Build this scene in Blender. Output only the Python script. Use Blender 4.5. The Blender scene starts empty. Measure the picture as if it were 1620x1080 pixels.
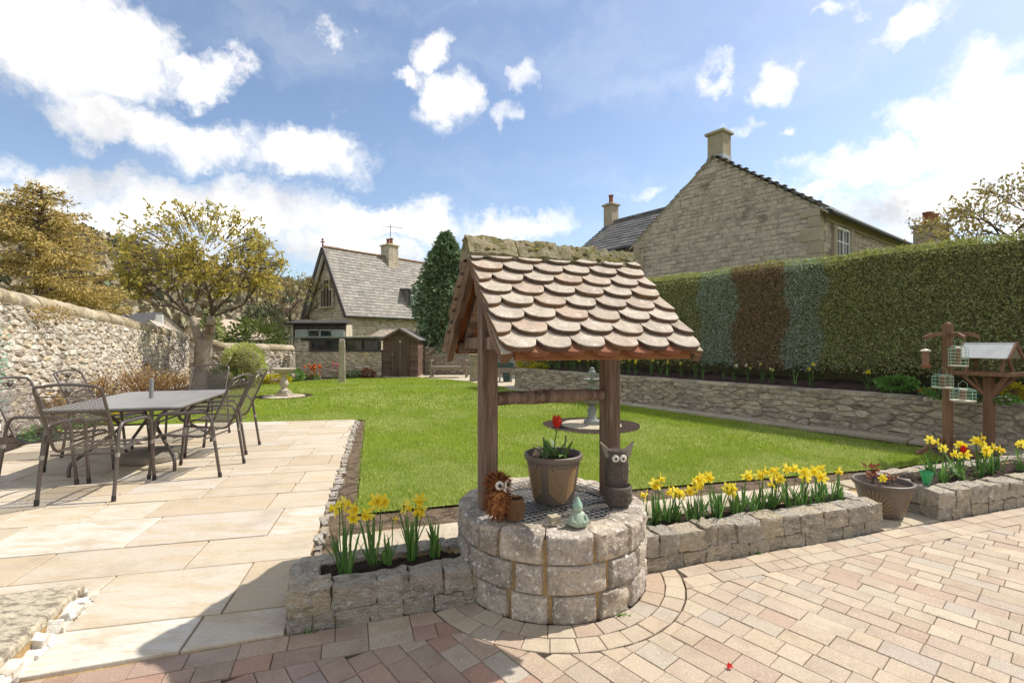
import bpy, bmesh, math, random
import numpy as np
from mathutils import Vector, Matrix, noise as mnoise

random.seed(7)
rng = np.random.default_rng(11)
scene = bpy.context.scene
col = scene.collection
PI = math.pi

# ---------------------------------------------------------------- camera
cam_data = bpy.data.cameras.new("camera")
cam_data.sensor_width = 36.0
cam_data.lens = 17.0
cam_data.clip_start = 0.05
cam_data.clip_end = 3000
cam = bpy.data.objects.new("camera", cam_data)
cam.location = (0, 0, 1.4)
cam.rotation_euler = (math.radians(90), 0, 0)
col.objects.link(cam)
scene.camera = cam

# ---------------------------------------------------------------- light
SUN = Vector((0.71, 0.30, 1.0)).normalized()
sun_data = bpy.data.lights.new("sun", 'SUN')
sun_data.energy = 2.0
sun_data.angle = math.radians(0.55)
sun_data.color = (1.0, 0.955, 0.89)
sun = bpy.data.objects.new("sun", sun_data)
sun.rotation_euler = (-SUN).to_track_quat('-Z', 'Y').to_euler()
sun.location = (8, 4, 14)
col.objects.link(sun)
vs = scene.view_settings
vs.view_transform = 'Standard'
vs.look = 'None'
vs.exposure = 1.52
vs.gamma = 1.0
vs.use_curve_mapping = False
scene.cycles.max_bounces = 6
scene.cycles.diffuse_bounces = 3
scene.cycles.transparent_max_bounces = 12
scene.cycles.sample_clamp_indirect = 6.0

world = bpy.data.worlds.new("World")
scene.world = world
world.use_nodes = True
wt = world.node_tree
for n in list(wt.nodes):
    wt.nodes.remove(n)
def WN(t, **kw):
    n = wt.nodes.new(t)
    for k, v in kw.items():
        setattr(n, k, v)
    return n
def WL(a, b):
    wt.links.new(a, b)
def wmath(op, a, b=None, c=None, clamp=False):
    n = WN('ShaderNodeMath', operation=op, use_clamp=clamp)
    for i, x in enumerate((a, b, c)):
        if x is None: continue
        if isinstance(x, (int, float)): n.inputs[i].default_value = x
        else: WL(x, n.inputs[i])
    return n.outputs[0]
def wvec(op, a, b=None):
    n = WN('ShaderNodeVectorMath', operation=op)
    for i, x in enumerate((a, b)):
        if x is None: continue
        if isinstance(x, (tuple, list, Vector)): n.inputs[i].default_value = tuple(x)
        else: WL(x, n.inputs[i])
    return n.outputs['Value'] if op in ('LENGTH', 'DOT_PRODUCT', 'DISTANCE') else n.outputs['Vector']
def wnoise(vec, scale, detail=6, rough=0.55):
    n = WN('ShaderNodeTexNoise')
    n.inputs['Scale'].default_value = scale
    n.inputs['Detail'].default_value = detail
    n.inputs['Roughness'].default_value = rough
    WL(vec, n.inputs['Vector'])
    return n
def wsmooth(x, a, b, lo=0.0, hi=1.0):
    n = WN('ShaderNodeMapRange', interpolation_type='SMOOTHSTEP')
    n.inputs['From Min'].default_value = a
    n.inputs['From Max'].default_value = b
    n.inputs['To Min'].default_value = lo
    n.inputs['To Max'].default_value = hi
    WL(x, n.inputs['Value'])
    return n.outputs['Result']
sky = WN('ShaderNodeTexSky', sky_type='NISHITA')
sky.sun_disc = False
sky.sun_elevation = math.asin(SUN.z)
sky.sun_rotation = math.atan2(SUN.x, SUN.y)
sky.altitude = 150
sky.air_density = 1.0
sky.dust_density = 1.0
sky.ozone_density = 2.2
tc = WN('ShaderNodeTexCoord')
D = tc.outputs['Generated']
warp = wnoise(D, 3.2, 4, 0.6)
warp2 = wnoise(D, 11.0, 5, 0.65)
half = (0.5, 0.5, 0.5)
wofs = wvec('ADD', wvec('MULTIPLY', wvec('SUBTRACT', warp.outputs['Color'], half), (0.20, 0.20, 0.15)),
            wvec('MULTIPLY', wvec('SUBTRACT', warp2.outputs['Color'], half), (0.15, 0.15, 0.12)))
P = wvec('ADD', D, wofs)
def pixdir(x, y):
    return Vector(((x - 810) / 765, 1, (540 - y) / 765)).normalized()
CLOUDS = [(60, 40, 250, 110, 1), (200, 60, 160, 90, 1), (340, 105, 85, 45, 1), (235, 175, 190, 60, 1), (330, 215, 150, 60, 1),
          (470, 238, 135, 55, 1), (120, 262, 210, 50, .92), (90, 150, 90, 40, .7), (350, 330, 330, 66, .95), (110, 330, 260, 70, .95), (600, 350, 160, 42, .9),
          (800, 352, 150, 34, .85), (560, 400, 280, 40, .8), (250, 400, 340, 60, .85), (690, 95, 46, 52, .82), (725, 168, 62, 56, .86), (655, 135, 40, 22, .8),
          (825, 122, 40, 32, .78), (805, 178, 36, 34, .74), (1010, 303, 60, 24, .74), (1118, 118, 40, 40, .74), (1200, 128, 66, 38, .8),
          (1175, 188, 48, 18, .72), (1255, 213, 26, 20, .72), (1300, 14, 55, 18, .72), (525, 40, 50, 26, .74), (1345, 68, 36, 16, .7),
          (1440, 30, 110, 36, .72), (1575, 100, 110, 70, .95), (1480, 185, 120, 60, .95), (1590, 200, 160, 110, 1), (1400, 262, 130, 50, .92),
          (1300, 275, 80, 40, .82), (1480, 330, 260, 60, .95), (1650, 320, 160, 120, .95), (1245, 320, 110, 30, .8)]
mask, mask_up = None, None
P_up = wvec('ADD', P, (SUN.x * 0.05, SUN.y * 0.05, 0.085))
for (cx, cy, rx, ry, amp) in CLOUDS:
    c = pixdir(cx, cy)
    lx = (pixdir(cx + rx, cy) - pixdir(cx - rx, cy)).length / 2
    lz = (pixdir(cx, cy + ry) - pixdir(cx, cy - ry)).length / 2
    def blob(PP):
        dv = wvec('MULTIPLY', wvec('SUBTRACT', PP, c), (1 / lx, 1 / lx, 1 / lz))
        return wsmooth(wvec('LENGTH', dv), 0.1, 1.6, amp, 0.0)
    m = blob(P)
    mask = m if mask is None else wmath('MAXIMUM', mask, m)
    if rx > 90:
        m = blob(P_up)
        mask_up = m if mask_up is None else wmath('MAXIMUM', mask_up, m)
# sky outside the view: broken cumulus, unseen cover thickened to add fill light
gen = wnoise(P, 1.6, 4, 0.55)
sep = WN('ShaderNodeSeparateXYZ'); WL(D, sep.inputs[0])
away = wsmooth(sep.outputs['Y'], 0.30, 0.62, 1.0, 0.0)
genm = wmath('MULTIPLY', wsmooth(gen.outputs['Fac'], 0.34, 0.57, 0.0, 1.0), away)
mask = wmath('MAXIMUM', mask, genm)
mask_up = wmath('MAXIMUM', mask_up, genm)
puff = wnoise(P, 6.0, 10, 0.62)
dens = wmath('ADD', mask, wmath('MULTIPLY', wmath('SUBTRACT', puff.outputs['Fac'], 0.5), 1.25))
alpha = wsmooth(dens, 0.32, 0.95)
# thin high streaks
streak = wnoise(wvec('MULTIPLY', P, (1.3, 1.3, 5.0)), 1.7, 4, 0.5)
cirrus = wmath('MULTIPLY', wsmooth(streak.outputs['Fac'], 0.45, 0.9), 0.30)
# lit tops and grey undersides: cloud standing between here and the sun shades it
low = wnoise(P, 4.2, 7, 0.58)
up = wmath('ADD', mask_up, wmath('MULTIPLY', wmath('SUBTRACT', low.outputs['Fac'], 0.52), 2.5))
litf = wsmooth(up, 0.25, 1.35, 1.0, 0.0)
core = wmath('MULTIPLY', wsmooth(dens, 0.8, 1.25), wsmooth(litf, 0.5, 1.0))
ramp0 = WN('ShaderNodeMix', data_type='RGBA')
ramp0.inputs['A'].default_value = (0.252, 0.258, 0.273, 1)
ramp0.inputs['B'].default_value = (0.445, 0.435, 0.42, 1)
WL(litf, ramp0.inputs['Factor'])
ramp = WN('ShaderNodeMix', data_type='RGBA')
ramp.inputs['B'].default_value = (3.1, 2.92, 2.66, 1)  # core radiance raised past sunlit cloud to add fill in the shade
WL(ramp0.outputs['Result'], ramp.inputs['A'])
WL(core, ramp.inputs['Factor'])
alpha = wmath('MAXIMUM', alpha, cirrus)
skyc = WN('ShaderNodeMix', data_type='RGBA', blend_type='MULTIPLY')
skyc.inputs['Factor'].default_value = 1.0
WL(sky.outputs[0], skyc.inputs['A'])
skyc.inputs['B'].default_value = (0.0675, 0.0645, 0.062, 1)
mix = WN('ShaderNodeMix', data_type='RGBA')
WL(alpha, mix.inputs['Factor'])
WL(skyc.outputs['Result'], mix.inputs['A'])
WL(ramp.outputs['Result'], mix.inputs['B'])
bg = WN('ShaderNodeBackground')
bg.inputs['Strength'].default_value = 1.0
WL(mix.outputs['Result'], bg.inputs['Color'])
wo = WN('ShaderNodeOutputWorld')
WL(bg.outputs[0], wo.inputs['Surface'])

# ---------------------------------------------------------------- helpers
def srgb(h):
    h = h.lstrip('#')
    out = []
    for i in (0, 2, 4):
        c = int(h[i:i + 2], 16) / 255
        out.append(c / 12.92 if c <= 0.04045 else ((c + 0.055) / 1.055) ** 2.4)
    return tuple(out)

def as_col(c):
    return srgb(c) if isinstance(c, str) else c

def mat(name, pal, stain=None, samt=0.6, sscale=4.0, slo=0.48, shi=0.66, fine=0.16, fscale=45.0, rough=0.85, bump=0.35,
        bscale=30.0, bdist=0.01, metallic=0.0, spec=0.3, stretch=(1, 1, 1), translucent=0.0, stain2=None, s2amt=0.6, s2scale=9.0,
        s2lo=0.58, s2hi=0.68, alpha=1.0, transmission=0.0, coord='Object', s2world=False, distort=0.0):
    """palette picked per piece, broad stains, fine grain and bump, all procedural"""
    m = bpy.data.materials.new(name)
    m.use_nodes = True
    t = m.node_tree
    N, L = t.nodes, t.links
    b = N['Principled BSDF']
    oi = N.new('ShaderNodeObjectInfo')
    at = N.new('ShaderNodeAttribute'); at.attribute_name = 'rnd'
    ad = N.new('ShaderNodeMath'); ad.operation = 'ADD'
    L.new(oi.outputs['Random'], ad.inputs[0]); L.new(at.outputs['Fac'], ad.inputs[1])
    fr = N.new('ShaderNodeMath'); fr.operation = 'FRACT'
    L.new(ad.outputs[0], fr.inputs[0])
    tcn = N.new('ShaderNodeTexCoord')
    sc = N.new('ShaderNodeVectorMath'); sc.operation = 'MULTIPLY'; sc.inputs[1].default_value = stretch
    L.new(tcn.outputs[coord], sc.inputs[0])
    of = N.new('ShaderNodeMath'); of.operation = 'MULTIPLY'; of.inputs[1].default_value = 37.0
    L.new(ad.outputs[0], of.inputs[0])
    vadd = N.new('ShaderNodeVectorMath'); vadd.operation = 'ADD'
    L.new(sc.outputs[0], vadd.inputs[0]); L.new(of.outputs[0], vadd.inputs[1])
    vec = vadd.outputs[0]
    def noise(scale, detail=5, r=0.6):
        n = N.new('ShaderNodeTexNoise')
        n.inputs['Scale'].default_value = scale; n.inputs['Detail'].default_value = detail; n.inputs['Roughness'].default_value = r; n.inputs['Distortion'].default_value = distort if scale < 8 else 0.0
        L.new(vec, n.inputs['Vector'])
        return n.outputs['Fac']
    def mrange(x, a, bb, lo, hi):
        n = N.new('ShaderNodeMapRange')
        n.inputs['From Min'].default_value = a; n.inputs['From Max'].default_value = bb
        n.inputs['To Min'].default_value = lo; n.inputs['To Max'].default_value = hi
        L.new(x, n.inputs['Value'])
        return n.outputs['Result']
    pal = [as_col(c) for c in pal]
    cr = N.new('ShaderNodeValToRGB')
    e = cr.color_ramp.elements
    e[0].position = 0; e[0].color = (*pal[0], 1)
    e[1].position = 1; e[1].color = (*pal[-1], 1)
    for i in range(1, len(pal) - 1):
        el = e.new(i / (len(pal) - 1)); el.color = (*pal[i], 1)
    L.new(fr.outputs[0], cr.inputs['Fac'])
    cur = cr.outputs['Color']
    def layer(cur, colr, amt, scale, lo, hi, world=False):
        nf = noise(scale)
        if world:      # stains that run on from piece to piece
            gp_ = N.new('ShaderNodeNewGeometry')
            n2 = N.new('ShaderNodeTexNoise'); n2.inputs['Scale'].default_value = scale; n2.inputs['Detail'].default_value = 6; n2.inputs['Roughness'].default_value = .65
            L.new(gp_.outputs['Position'], n2.inputs['Vector']); nf = n2.outputs['Fac']
        f = mrange(nf, lo, hi, 0.0, amt)
        mx = N.new('ShaderNodeMix'); mx.data_type = 'RGBA'
        L.new(f, mx.inputs['Factor']); L.new(cur, mx.inputs['A'])
        mx.inputs['B'].default_value = (*as_col(colr), 1)
        return mx.outputs['Result']
    if stain is not None: cur = layer(cur, stain, samt, sscale, slo, shi)
    if stain2 is not None: cur = layer(cur, stain2, s2amt, s2scale, s2lo, s2hi, s2world)
    if fine > 0:
        hv = N.new('ShaderNodeHueSaturation')
        L.new(mrange(noise(fscale, 4, 0.7), 0.3, 0.7, 1 - fine, 1 + fine), hv.inputs['Value'])
        L.new(cur, hv.inputs['Color'])
        cur = hv.outputs['Color']
    L.new(cur, b.inputs['Base Color'])
    b.inputs['Roughness'].default_value = rough
    b.inputs['Metallic'].default_value = metallic
    b.inputs['Specular IOR Level'].default_value = spec
    b.inputs['Alpha'].default_value = alpha
    b.inputs['Transmission Weight'].default_value = transmission
    if bump > 0:
        bp = N.new('ShaderNodeBump')
        bp.inputs['Strength'].default_value = bump; bp.inputs['Distance'].default_value = bdist
        L.new(noise(bscale, 7, 0.65), bp.inputs['Height'])
        L.new(bp.outputs[0], b.inputs['Normal'])
    if translucent > 0:
        tr = N.new('ShaderNodeBsdfTranslucent'); L.new(cur, tr.inputs['Color'])
        ms = N.new('ShaderNodeMixShader'); ms.inputs[0].default_value = translucent
        L.new(b.outputs[0], ms.inputs[1]); L.new(tr.outputs[0], ms.inputs[2])
        L.new(ms.outputs[0], N['Material Output'].inputs['Surface'])
    return m

class MB:
    """collects shapes for ONE mesh"""
    def __init__(s):
        s.v, s.f, s.r = [], [], []
    def add(s, verts, faces, r=0.0):
        o = len(s.v)
        s.v.extend([tuple(p) for p in verts])
        s.f.extend([tuple(i + o for i in f) for f in faces])
        s.r.extend([r] * len(verts))
        return s
    def box(s, c, d, rz=0.0, R=None, r=0.0, top=1.0, jit=0.0):
        hx, hy, hz = d[0] / 2, d[1] / 2, d[2] / 2
        pts = []
        for z, k in ((-hz, 1.0), (hz, top)):
            for x, y in ((-hx, -hy), (hx, -hy), (hx, hy), (-hx, hy)):
                pts.append(Vector((x * k + random.uniform(-jit, jit), y * k + random.uniform(-jit, jit), z + random.uniform(-jit, jit))))
        M = R if R is not None else Matrix.Rotation(rz, 3, 'Z')
        return s.add([M @ p + Vector(c) for p in pts], [(3, 2, 1, 0), (4, 5, 6, 7), (0, 1, 5, 4), (1, 2, 6, 5), (2, 3, 7, 6), (3, 0, 4, 7)], r)
    def bar(s, p, q, w, h, up=(0, 0, 1), r=0.0):
        p, q = Vector(p), Vector(q)
        d = (q - p); ln = d.length; d.normalize()
        up = Vector(up)
        x = d.cross(up)
        if x.length < 1e-4: x = d.cross(Vector((1, 0, 0)))
        x.normalize(); z = x.cross(d)
        R = Matrix((x, d, z)).transposed()
        return s.box((p + q) / 2, (w, ln, h), R=R, r=r)
    def tube(s, pts, rad, n=8, r=0.0, cap=True, flat=1.0):
        pts = [Vector(p) for p in pts]
        if not isinstance(rad, (list, tuple)): rad = [rad] * len(pts)
        V, F = [], []
        ref = None
        for i, p in enumerate(pts):
            a = pts[max(i - 1, 0)]; c = pts[min(i + 1, len(pts) - 1)]
            d = (c - a)
            if d.length < 1e-9: d = Vector((0, 0, 1))
            d.normalize()
            if ref is None:
                ref = Vector((0, 0, 1)) if abs(d.z) < 0.9 else Vector((1, 0, 0))
            x = d.cross(ref)
            if x.length < 1e-5: x = d.cross(Vector((0, 1, 0)))
            x.normalize(); y = x.cross(d); y.normalize(); ref = y
            for k in range(n):
                t = 2 * PI * k / n
                V.append(p + (x * math.cos(t) + y * math.sin(t) * flat) * rad[i])
        for i in range(len(pts) - 1):
            for k in range(n):
                F.append((i * n + k, i * n + (k + 1) % n, (i + 1) * n + (k + 1) % n, (i + 1) * n + k))
        if cap:
            F.append(tuple(range(n - 1, -1, -1)))
            F.append(tuple((len(pts) - 1) * n + k for k in range(n)))
        return s.add(V, F, r)
    def lathe(s, prof, n=24, c=(0, 0, 0), r=0.0, wob=0.0, seed=0, capb=True, capt=True):
        V, F = [], []
        for (rr, z) in prof:
            for k in range(n):
                t = 2 * PI * k / n
                q = rr
                if wob: q += wob * mnoise.noise(Vector((math.cos(t) * 2 + seed, math.sin(t) * 2, z * 9)))
                V.append((c[0] + q * math.cos(t), c[1] + q * math.sin(t), c[2] + z))
        m = len(prof)
        for i in range(m - 1):
            for k in range(n):
                F.append((i * n + k, i * n + (k + 1) % n, (i + 1) * n + (k + 1) % n, (i + 1) * n + k))
        if capb: F.append(tuple(range(n - 1, -1, -1)))
        if capt: F.append(tuple((m - 1) * n + k for k in range(n)))
        return s.add(V, F, r)
    def prism(s, poly, z0, z1, cham=0.0, r=0.0, tilt=(0, 0)):
        """upright prism of a plan polygon, chamfered top edge"""
        n = len(poly)
        cx = sum(p[0] for p in poly) / n; cy = sum(p[1] for p in poly) / n
        V = [(x, y, z0) for x, y in poly]
        def zt(x, y, z): return z + tilt[0] * (x - cx) + tilt[1] * (y - cy)
        F = []
        if cham > 0:
            V += [(x, y, zt(x, y, z1 - cham)) for x, y in poly]
            for x, y in poly:
                dx, dy = cx - x, cy - y; l = math.hypot(dx, dy) or 1
                V.append((x + dx / l * cham * 1.3, y + dy / l * cham * 1.3, zt(x, y, z1)))
            rings = 3
        else:
            V += [(x, y, zt(x, y, z1)) for x, y in poly]; rings = 2
        for k in range(rings - 1):
            for i in range(n):
                j = (i + 1) % n
                F.append((k * n + i, k * n + j, (k + 1) * n + j, (k + 1) * n + i))
        F.append(tuple((rings - 1) * n + i for i in range(n)))
        return s.add(V, F, r)
    def mesh(s, name, smooth=0.0):
        me = bpy.data.meshes.new(name)
        me.from_pydata(s.v, [], s.f)
        if any(s.r):
            a = me.attributes.new('rnd', 'FLOAT', 'POINT')
            a.data.foreach_set('value', s.r)
        if smooth:
            me.polygons.foreach_set('use_smooth', [True] * len(me.polygons))
            me.set_sharp_from_angle(angle=math.radians(smooth))
        me.update()
        return me
    def build(s, name, material, parent=None, loc=(0, 0, 0), rz=0.0, smooth=0.0, kind=None, bevel=0.0):
        return link(name, s.mesh(name, smooth), material, parent, loc, rz, kind, bevel)

def link(name, me, material=None, parent=None, loc=(0, 0, 0), rz=0.0, kind=None, bevel=0.0, scale=None, rot=None):
    if material is not None and not me.materials: me.materials.append(material)
    o = bpy.data.objects.new(name, me)
    col.objects.link(o)
    o.location = loc
    o.rotation_euler = rot if rot is not None else (0, 0, rz)
    if scale is not None: o.scale = scale
    if parent is not None: o.parent = parent
    if kind: o['kind'] = kind
    if bevel:
        b = o.modifiers.new('bevel', 'BEVEL'); b.width = bevel; b.segments = 2; b.limit_method = 'ANGLE'
    return o

def np_mesh(name, V, F, rnd=None, smooth=False):
    """fast mesh from numpy arrays: V (n,3), F (m,k) all faces k-sided"""
    me = bpy.data.meshes.new(name)
    n, (m, k) = len(V), F.shape
    me.vertices.add(n); me.vertices.foreach_set('co', np.asarray(V, np.float32).ravel())
    me.loops.add(m * k); me.loops.foreach_set('vertex_index', F.astype(np.int32).ravel())
    me.polygons.add(m)
    me.polygons.foreach_set('loop_start', np.arange(0, m * k, k, dtype=np.int32))
    if smooth: me.polygons.foreach_set('use_smooth', np.ones(m, bool))
    if rnd is not None:
        a = me.attributes.new('rnd', 'FLOAT', 'POINT'); a.data.foreach_set('value', np.asarray(rnd, np.float32))
    me.update(calc_edges=True)
    me.validate()
    return me

def thing(name, label, cat, loc=(0, 0, 0), rz=0.0, group=None):
    o = bpy.data.objects.new(name, None)
    o.empty_display_size = 0.1
    col.objects.link(o)
    o.location = loc; o.rotation_euler = (0, 0, rz)
    return tag(o, label, cat, group)

def tag(o, label, cat, group=None):
    o['label'] = label; o['category'] = cat
    if group: o['group'] = group
    return o

def struct(o):
    o['kind'] = 'structure'
    return o

def copy_tree(o, parent=None, loc=None, rz=None):
    c = o.copy(); col.objects.link(c)
    if parent is not None: c.parent = parent
    for ch in o.children: copy_tree(ch, c)
    if loc is not None: c.location = loc
    if rz is not None: c.rotation_euler = (0, 0, rz)
    return c

def clip(poly, p, n):
    """keep the part of a convex polygon where (q-p).n >= 0"""
    out = []
    m = len(poly)
    for i in range(m):
        a, b = poly[i], poly[(i + 1) % m]
        da = (a[0] - p[0]) * n[0] + (a[1] - p[1]) * n[1]
        db = (b[0] - p[0]) * n[0] + (b[1] - p[1]) * n[1]
        if da >= 0: out.append(a)
        if (da >= 0) != (db >= 0):
            t = da / (da - db)
            out.append((a[0] + (b[0] - a[0]) * t, a[1] + (b[1] - a[1]) * t))
    return out
def area(poly):
    return 0.5 * abs(sum(poly[i][0] * poly[(i + 1) % len(poly)][1] - poly[(i + 1) % len(poly)][0] * poly[i][1] for i in range(len(poly)))) if len(poly) > 2 else 0
def inset(poly, d):
    n = len(poly)
    s = sum(poly[i][0] * poly[(i + 1) % n][1] - poly[(i + 1) % n][0] * poly[i][1] for i in range(n))
    if s < 0: poly = poly[::-1]
    out = poly
    for i in range(n):
        a, b = poly[i], poly[(i + 1) % n]
        ex, ey = b[0] - a[0], b[1] - a[1]
        l = math.hypot(ex, ey)
        if l < 1e-6: continue
        nx, ny = -ey / l, ex / l
        out = clip(out, (a[0] + nx * d, a[1] + ny * d), (nx, ny))
        if len(out) < 3: return []
    return out
def inside(poly, x, y):
    """vectorised even-odd test"""
    x, y = np.asarray(x), np.asarray(y)
    r = np.zeros(x.shape, bool)
    n = len(poly); j = n - 1
    for i in range(n):
        xi, yi = poly[i]; xj, yj = poly[j]
        c = ((yi > y) != (yj > y)) & (x < (xj - xi) * (y - yi) / (yj - yi + 1e-12) + xi)
        r ^= c; j = i
    return r
def nz(x, y, z, s=1.0):
    return mnoise.noise(Vector((x * s, y * s, z * s)))

# the garden's own frame: a along the stone borders, b away from the camera
O0 = Vector((-1.075, 2.303)); AX = math.radians(18.4)
UA = Vector((math.cos(AX), math.sin(AX))); VB = Vector((-math.sin(AX), math.cos(AX)))
def W(a, b, z=0.0):
    p = O0 + UA * a + VB * b
    return Vector((p.x, p.y, z))

# ---- stones
def rock_unit(seed, cuts=5, rough=0.075, round_=0.09):
    bm = bmesh.new()
    bmesh.ops.create_cube(bm, size=1.0)
    bmesh.ops.subdivide_edges(bm, edges=bm.edges[:], cuts=cuts, use_grid_fill=True)
    for v in bm.verts:
        p = v.co
        q = Vector([math.copysign(abs(c) ** 1.0, c) for c in p])
        l = (abs(2 * p.x) ** 8 + abs(2 * p.y) ** 8 + abs(2 * p.z) ** 8) ** (1 / 8)
        q = p.lerp(p / max(l, 1e-6), round_ * 2)
        s = Vector((seed * 7.3, seed * 3.1, seed * 1.7))
        nv = mnoise.noise_vector(p * 2.3 + s) * rough + mnoise.noise_vector(p * 5.5 + s) * rough * 0.6 + mnoise.noise_vector(p * 11 + s) * rough * 0.5
        v.co = q + nv
    bmesh.ops.recalc_face_normals(bm, faces=bm.faces[:])
    me = bpy.data.meshes.new('stone')
    bm.to_mesh(me); bm.free()
    me.polygons.foreach_set('use_smooth', [True] * len(me.polygons))
    me.set_sharp_from_angle(angle=math.radians(38))
    return me
ROCKS = {}
def rock(name, material, c, d, rz=0.0, parent=None, i=None, tilt=0.0):
    key = (material.name, random.randrange(7) if i is None else i)
    if key not in ROCKS:
        me = rock_unit(key[1] + 1); me.materials.append(material); ROCKS[key] = me
    loc = Vector(c) - (parent.location if parent is not None else Vector())
    return link(name, ROCKS[key], None, parent, loc, scale=d, rot=(random.uniform(-tilt, tilt), random.uniform(-tilt, tilt), rz + random.choice((0, PI))))

def voronoi(w, h, sx, sz, jitter=0.42, seed=0):
    """irregular rubble cells filling a w by h rectangle"""
    r = random.Random(seed)
    nx, ny = max(1, round(w / sx)), max(1, round(h / sz))
    pts = {}
    for j in range(-1, ny + 1):
        for i in range(-1, nx + 1):
            o = 0.5 if j % 2 else 0.0
            pts[(i, j)] = ((i + 0.5 + o * 0.9 + r.uniform(-jitter, jitter)) * w / nx, (j + 0.5 + r.uniform(-jitter, jitter) * 0.9) * h / ny)
    k = sx / sz * 0.85
    cells = []
    for (i, j), p in pts.items():
        poly = [(0, 0), (w, 0), (w, h), (0, h)]
        for dj in (-2, -1, 0, 1, 2):
            for di in (-2, -1, 0, 1, 2):
                q = pts.get((i + di, j + dj))
                if q is None or q is p: continue
                mx, mz = (p[0] + q[0]) / 2, (p[1] + q[1]) / 2
                poly = clip(poly, (mx, mz), ((p[0] - q[0]), (p[1] - q[1]) * k * k))
                if len(poly) < 3: break
            if len(poly) < 3: break
        if len(poly) >= 3 and area(poly) > 0.15 * sx * sz: cells.append(poly)
    return cells

def cell_stone(poly, depth, proud, seed, gap, ftilt=0.25):
    """faceted stone whose face is the polygon (s, z); y towards the viewer is +"""
    p = inset(poly, gap)
    if len(p) < 3 or area(p) < 1e-4: return None
    # soften very long edges by adding midpoints
    q = []
    for i in range(len(p)):
        a, b = p[i], p[(i + 1) % len(p)]
        l = math.hypot(a[0] - b[0], a[1] - b[1])
        if l < gap * 0.8: continue
        q.append(a)
        if l > 0.09: q.append(((a[0] + b[0]) / 2 + random.uniform(-.07, .07) * l * .6, (a[1] + b[1]) / 2 + random.uniform(-.07, .07) * l * .6))
    p = q
    n = len(p)
    if n < 3: return None
    cx = sum(a[0] for a in p) / n; cz = sum(a[1] for a in p) / n
    tx, tz = random.uniform(-ftilt, ftilt), random.uniform(-ftilt, ftilt)
    pr = proud * random.uniform(0.4, 1.25)
    V = [(x, -depth, z) for x, z in p]
    V += [(x, pr * 0.25 + random.uniform(-.15, .15) * proud, z) for x, z in p]
    for x, z in p:
        k = random.uniform(0.6, 0.82)
        X, Z = cx + (x - cx) * k, cz + (z - cz) * k
        V.append((X, pr + tx * (X - cx) + tz * (Z - cz) + random.uniform(-.25, .25) * proud, Z))
    V.append((cx + random.uniform(-.1, .1) * 0.1, pr * random.uniform(0.8, 1.25), cz))
    F = []
    for r_ in range(2):
        for i in range(n):
            j = (i + 1) % n
            F.append((r_ * n + j, r_ * n + i, (r_ + 1) * n + i, (r_ + 1) * n + j))
    for i in range(n):
        F.append((2 * n + (i + 1) % n, 2 * n + i, 3 * n))
    return V, F, (cx, cz)

def rubble_face(parent, p0, p1, zlo, zhi0, zhi1, sx, sz, material, seed, depth=0.06, proud=0.03, gap=0.006, rank=None, keep=300, name='stone', jitter=0.42, cells=None):
    """stones on the vertical face from p0 to p1 (plan points); the face looks to the right of p1-p0 ... i.e. towards (dy,-dx)"""
    p0, p1 = Vector(p0), Vector(p1)
    d = p1 - p0; w = d.length; d.normalize()
    nrm = Vector((d.y, -d.x))
    H = max(zhi0, zhi1) - zlo
    if cells is None: cells = voronoi(w, H, sx, sz, jitter, seed)
    out = []
    for ci, poly in enumerate(cells):
        # cut off under the sloping top
        if abs(zhi1 - zhi0) > 1e-4 or True:
            sl = (zhi1 - zhi0) / w
            poly = clip(poly, (0, zhi0 - zlo), (sl, -1) )
            if len(poly) < 3 or area(poly) < 0.1 * sx * sz: continue
        st = cell_stone(poly, depth, proud, seed + ci, gap)
        if st is None: continue
        V, F, (cx, cz) = st
        base = Vector((p0.x + d.x * cx, p0.y + d.y * cx, zlo + cz))
        VW = [(d.x * (x - cx) + nrm.x * y, d.y * (x - cx) + nrm.y * y, z - cz) for x, y, z in V]
        out.append((base, VW, F))
    return out

def place_stones(out, parent, material, keep=300, name='stone', smooth=0):
    """nearest stones as parts, the others joined"""
    out.sort(key=lambda s: (s[0].x ** 2 + s[0].y ** 2))
    rest = MB()
    for k, (base, V, F) in enumerate(out):
        if k < keep:
            m = MB(); m.add(V, F)
            m.build(name, material, parent, base - parent.location, smooth=smooth)
        else:
            rest.add([Vector(v) + base - parent.location for v in V], F, random.random())
    if rest.v:
        rest.build(name + 'work', material, parent, kind='stuff', smooth=smooth)

# ---- leaves
def leaf_cloud(P, N, size, seed=0, droop=0.0, aspect=0.5, spread=0.8, quad=False):
    """small leaf faces at points P around normals N; returns V, F, rnd"""
    r = np.random.default_rng(seed)
    n = len(P)
    P = np.asarray(P, float); N = np.asarray(N, float)
    N = N + r.normal(0, spread, (n, 3)); N[:, 2] -= droop
    N /= np.linalg.norm(N, axis=1, keepdims=True) + 1e-9
    A = np.cross(N, r.normal(0, 1, (n, 3))); A /= np.linalg.norm(A, axis=1, keepdims=True) + 1e-9
    s = (size if np.ndim(size) else np.full(n, size)) * r.uniform(0.6, 1.35, n)
    s = s[:, None]
    if quad:
        V = np.stack([P, P + N * s * 0.5 + A * s * aspect * 0.5, P + N * s, P + N * s * 0.5 - A * s * aspect * 0.5], 1).reshape(-1, 3)
        F = np.arange(4 * n).reshape(n, 4); k = 4
    else:
        V = np.stack([P - A * s * aspect * 0.5, P + A * s * aspect * 0.5, P + N * s], 1).reshape(-1, 3)
        F = np.arange(3 * n).reshape(n, 3); k = 3
    R = np.repeat(r.uniform(0, 1, n), k)
    return V, F, R

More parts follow.
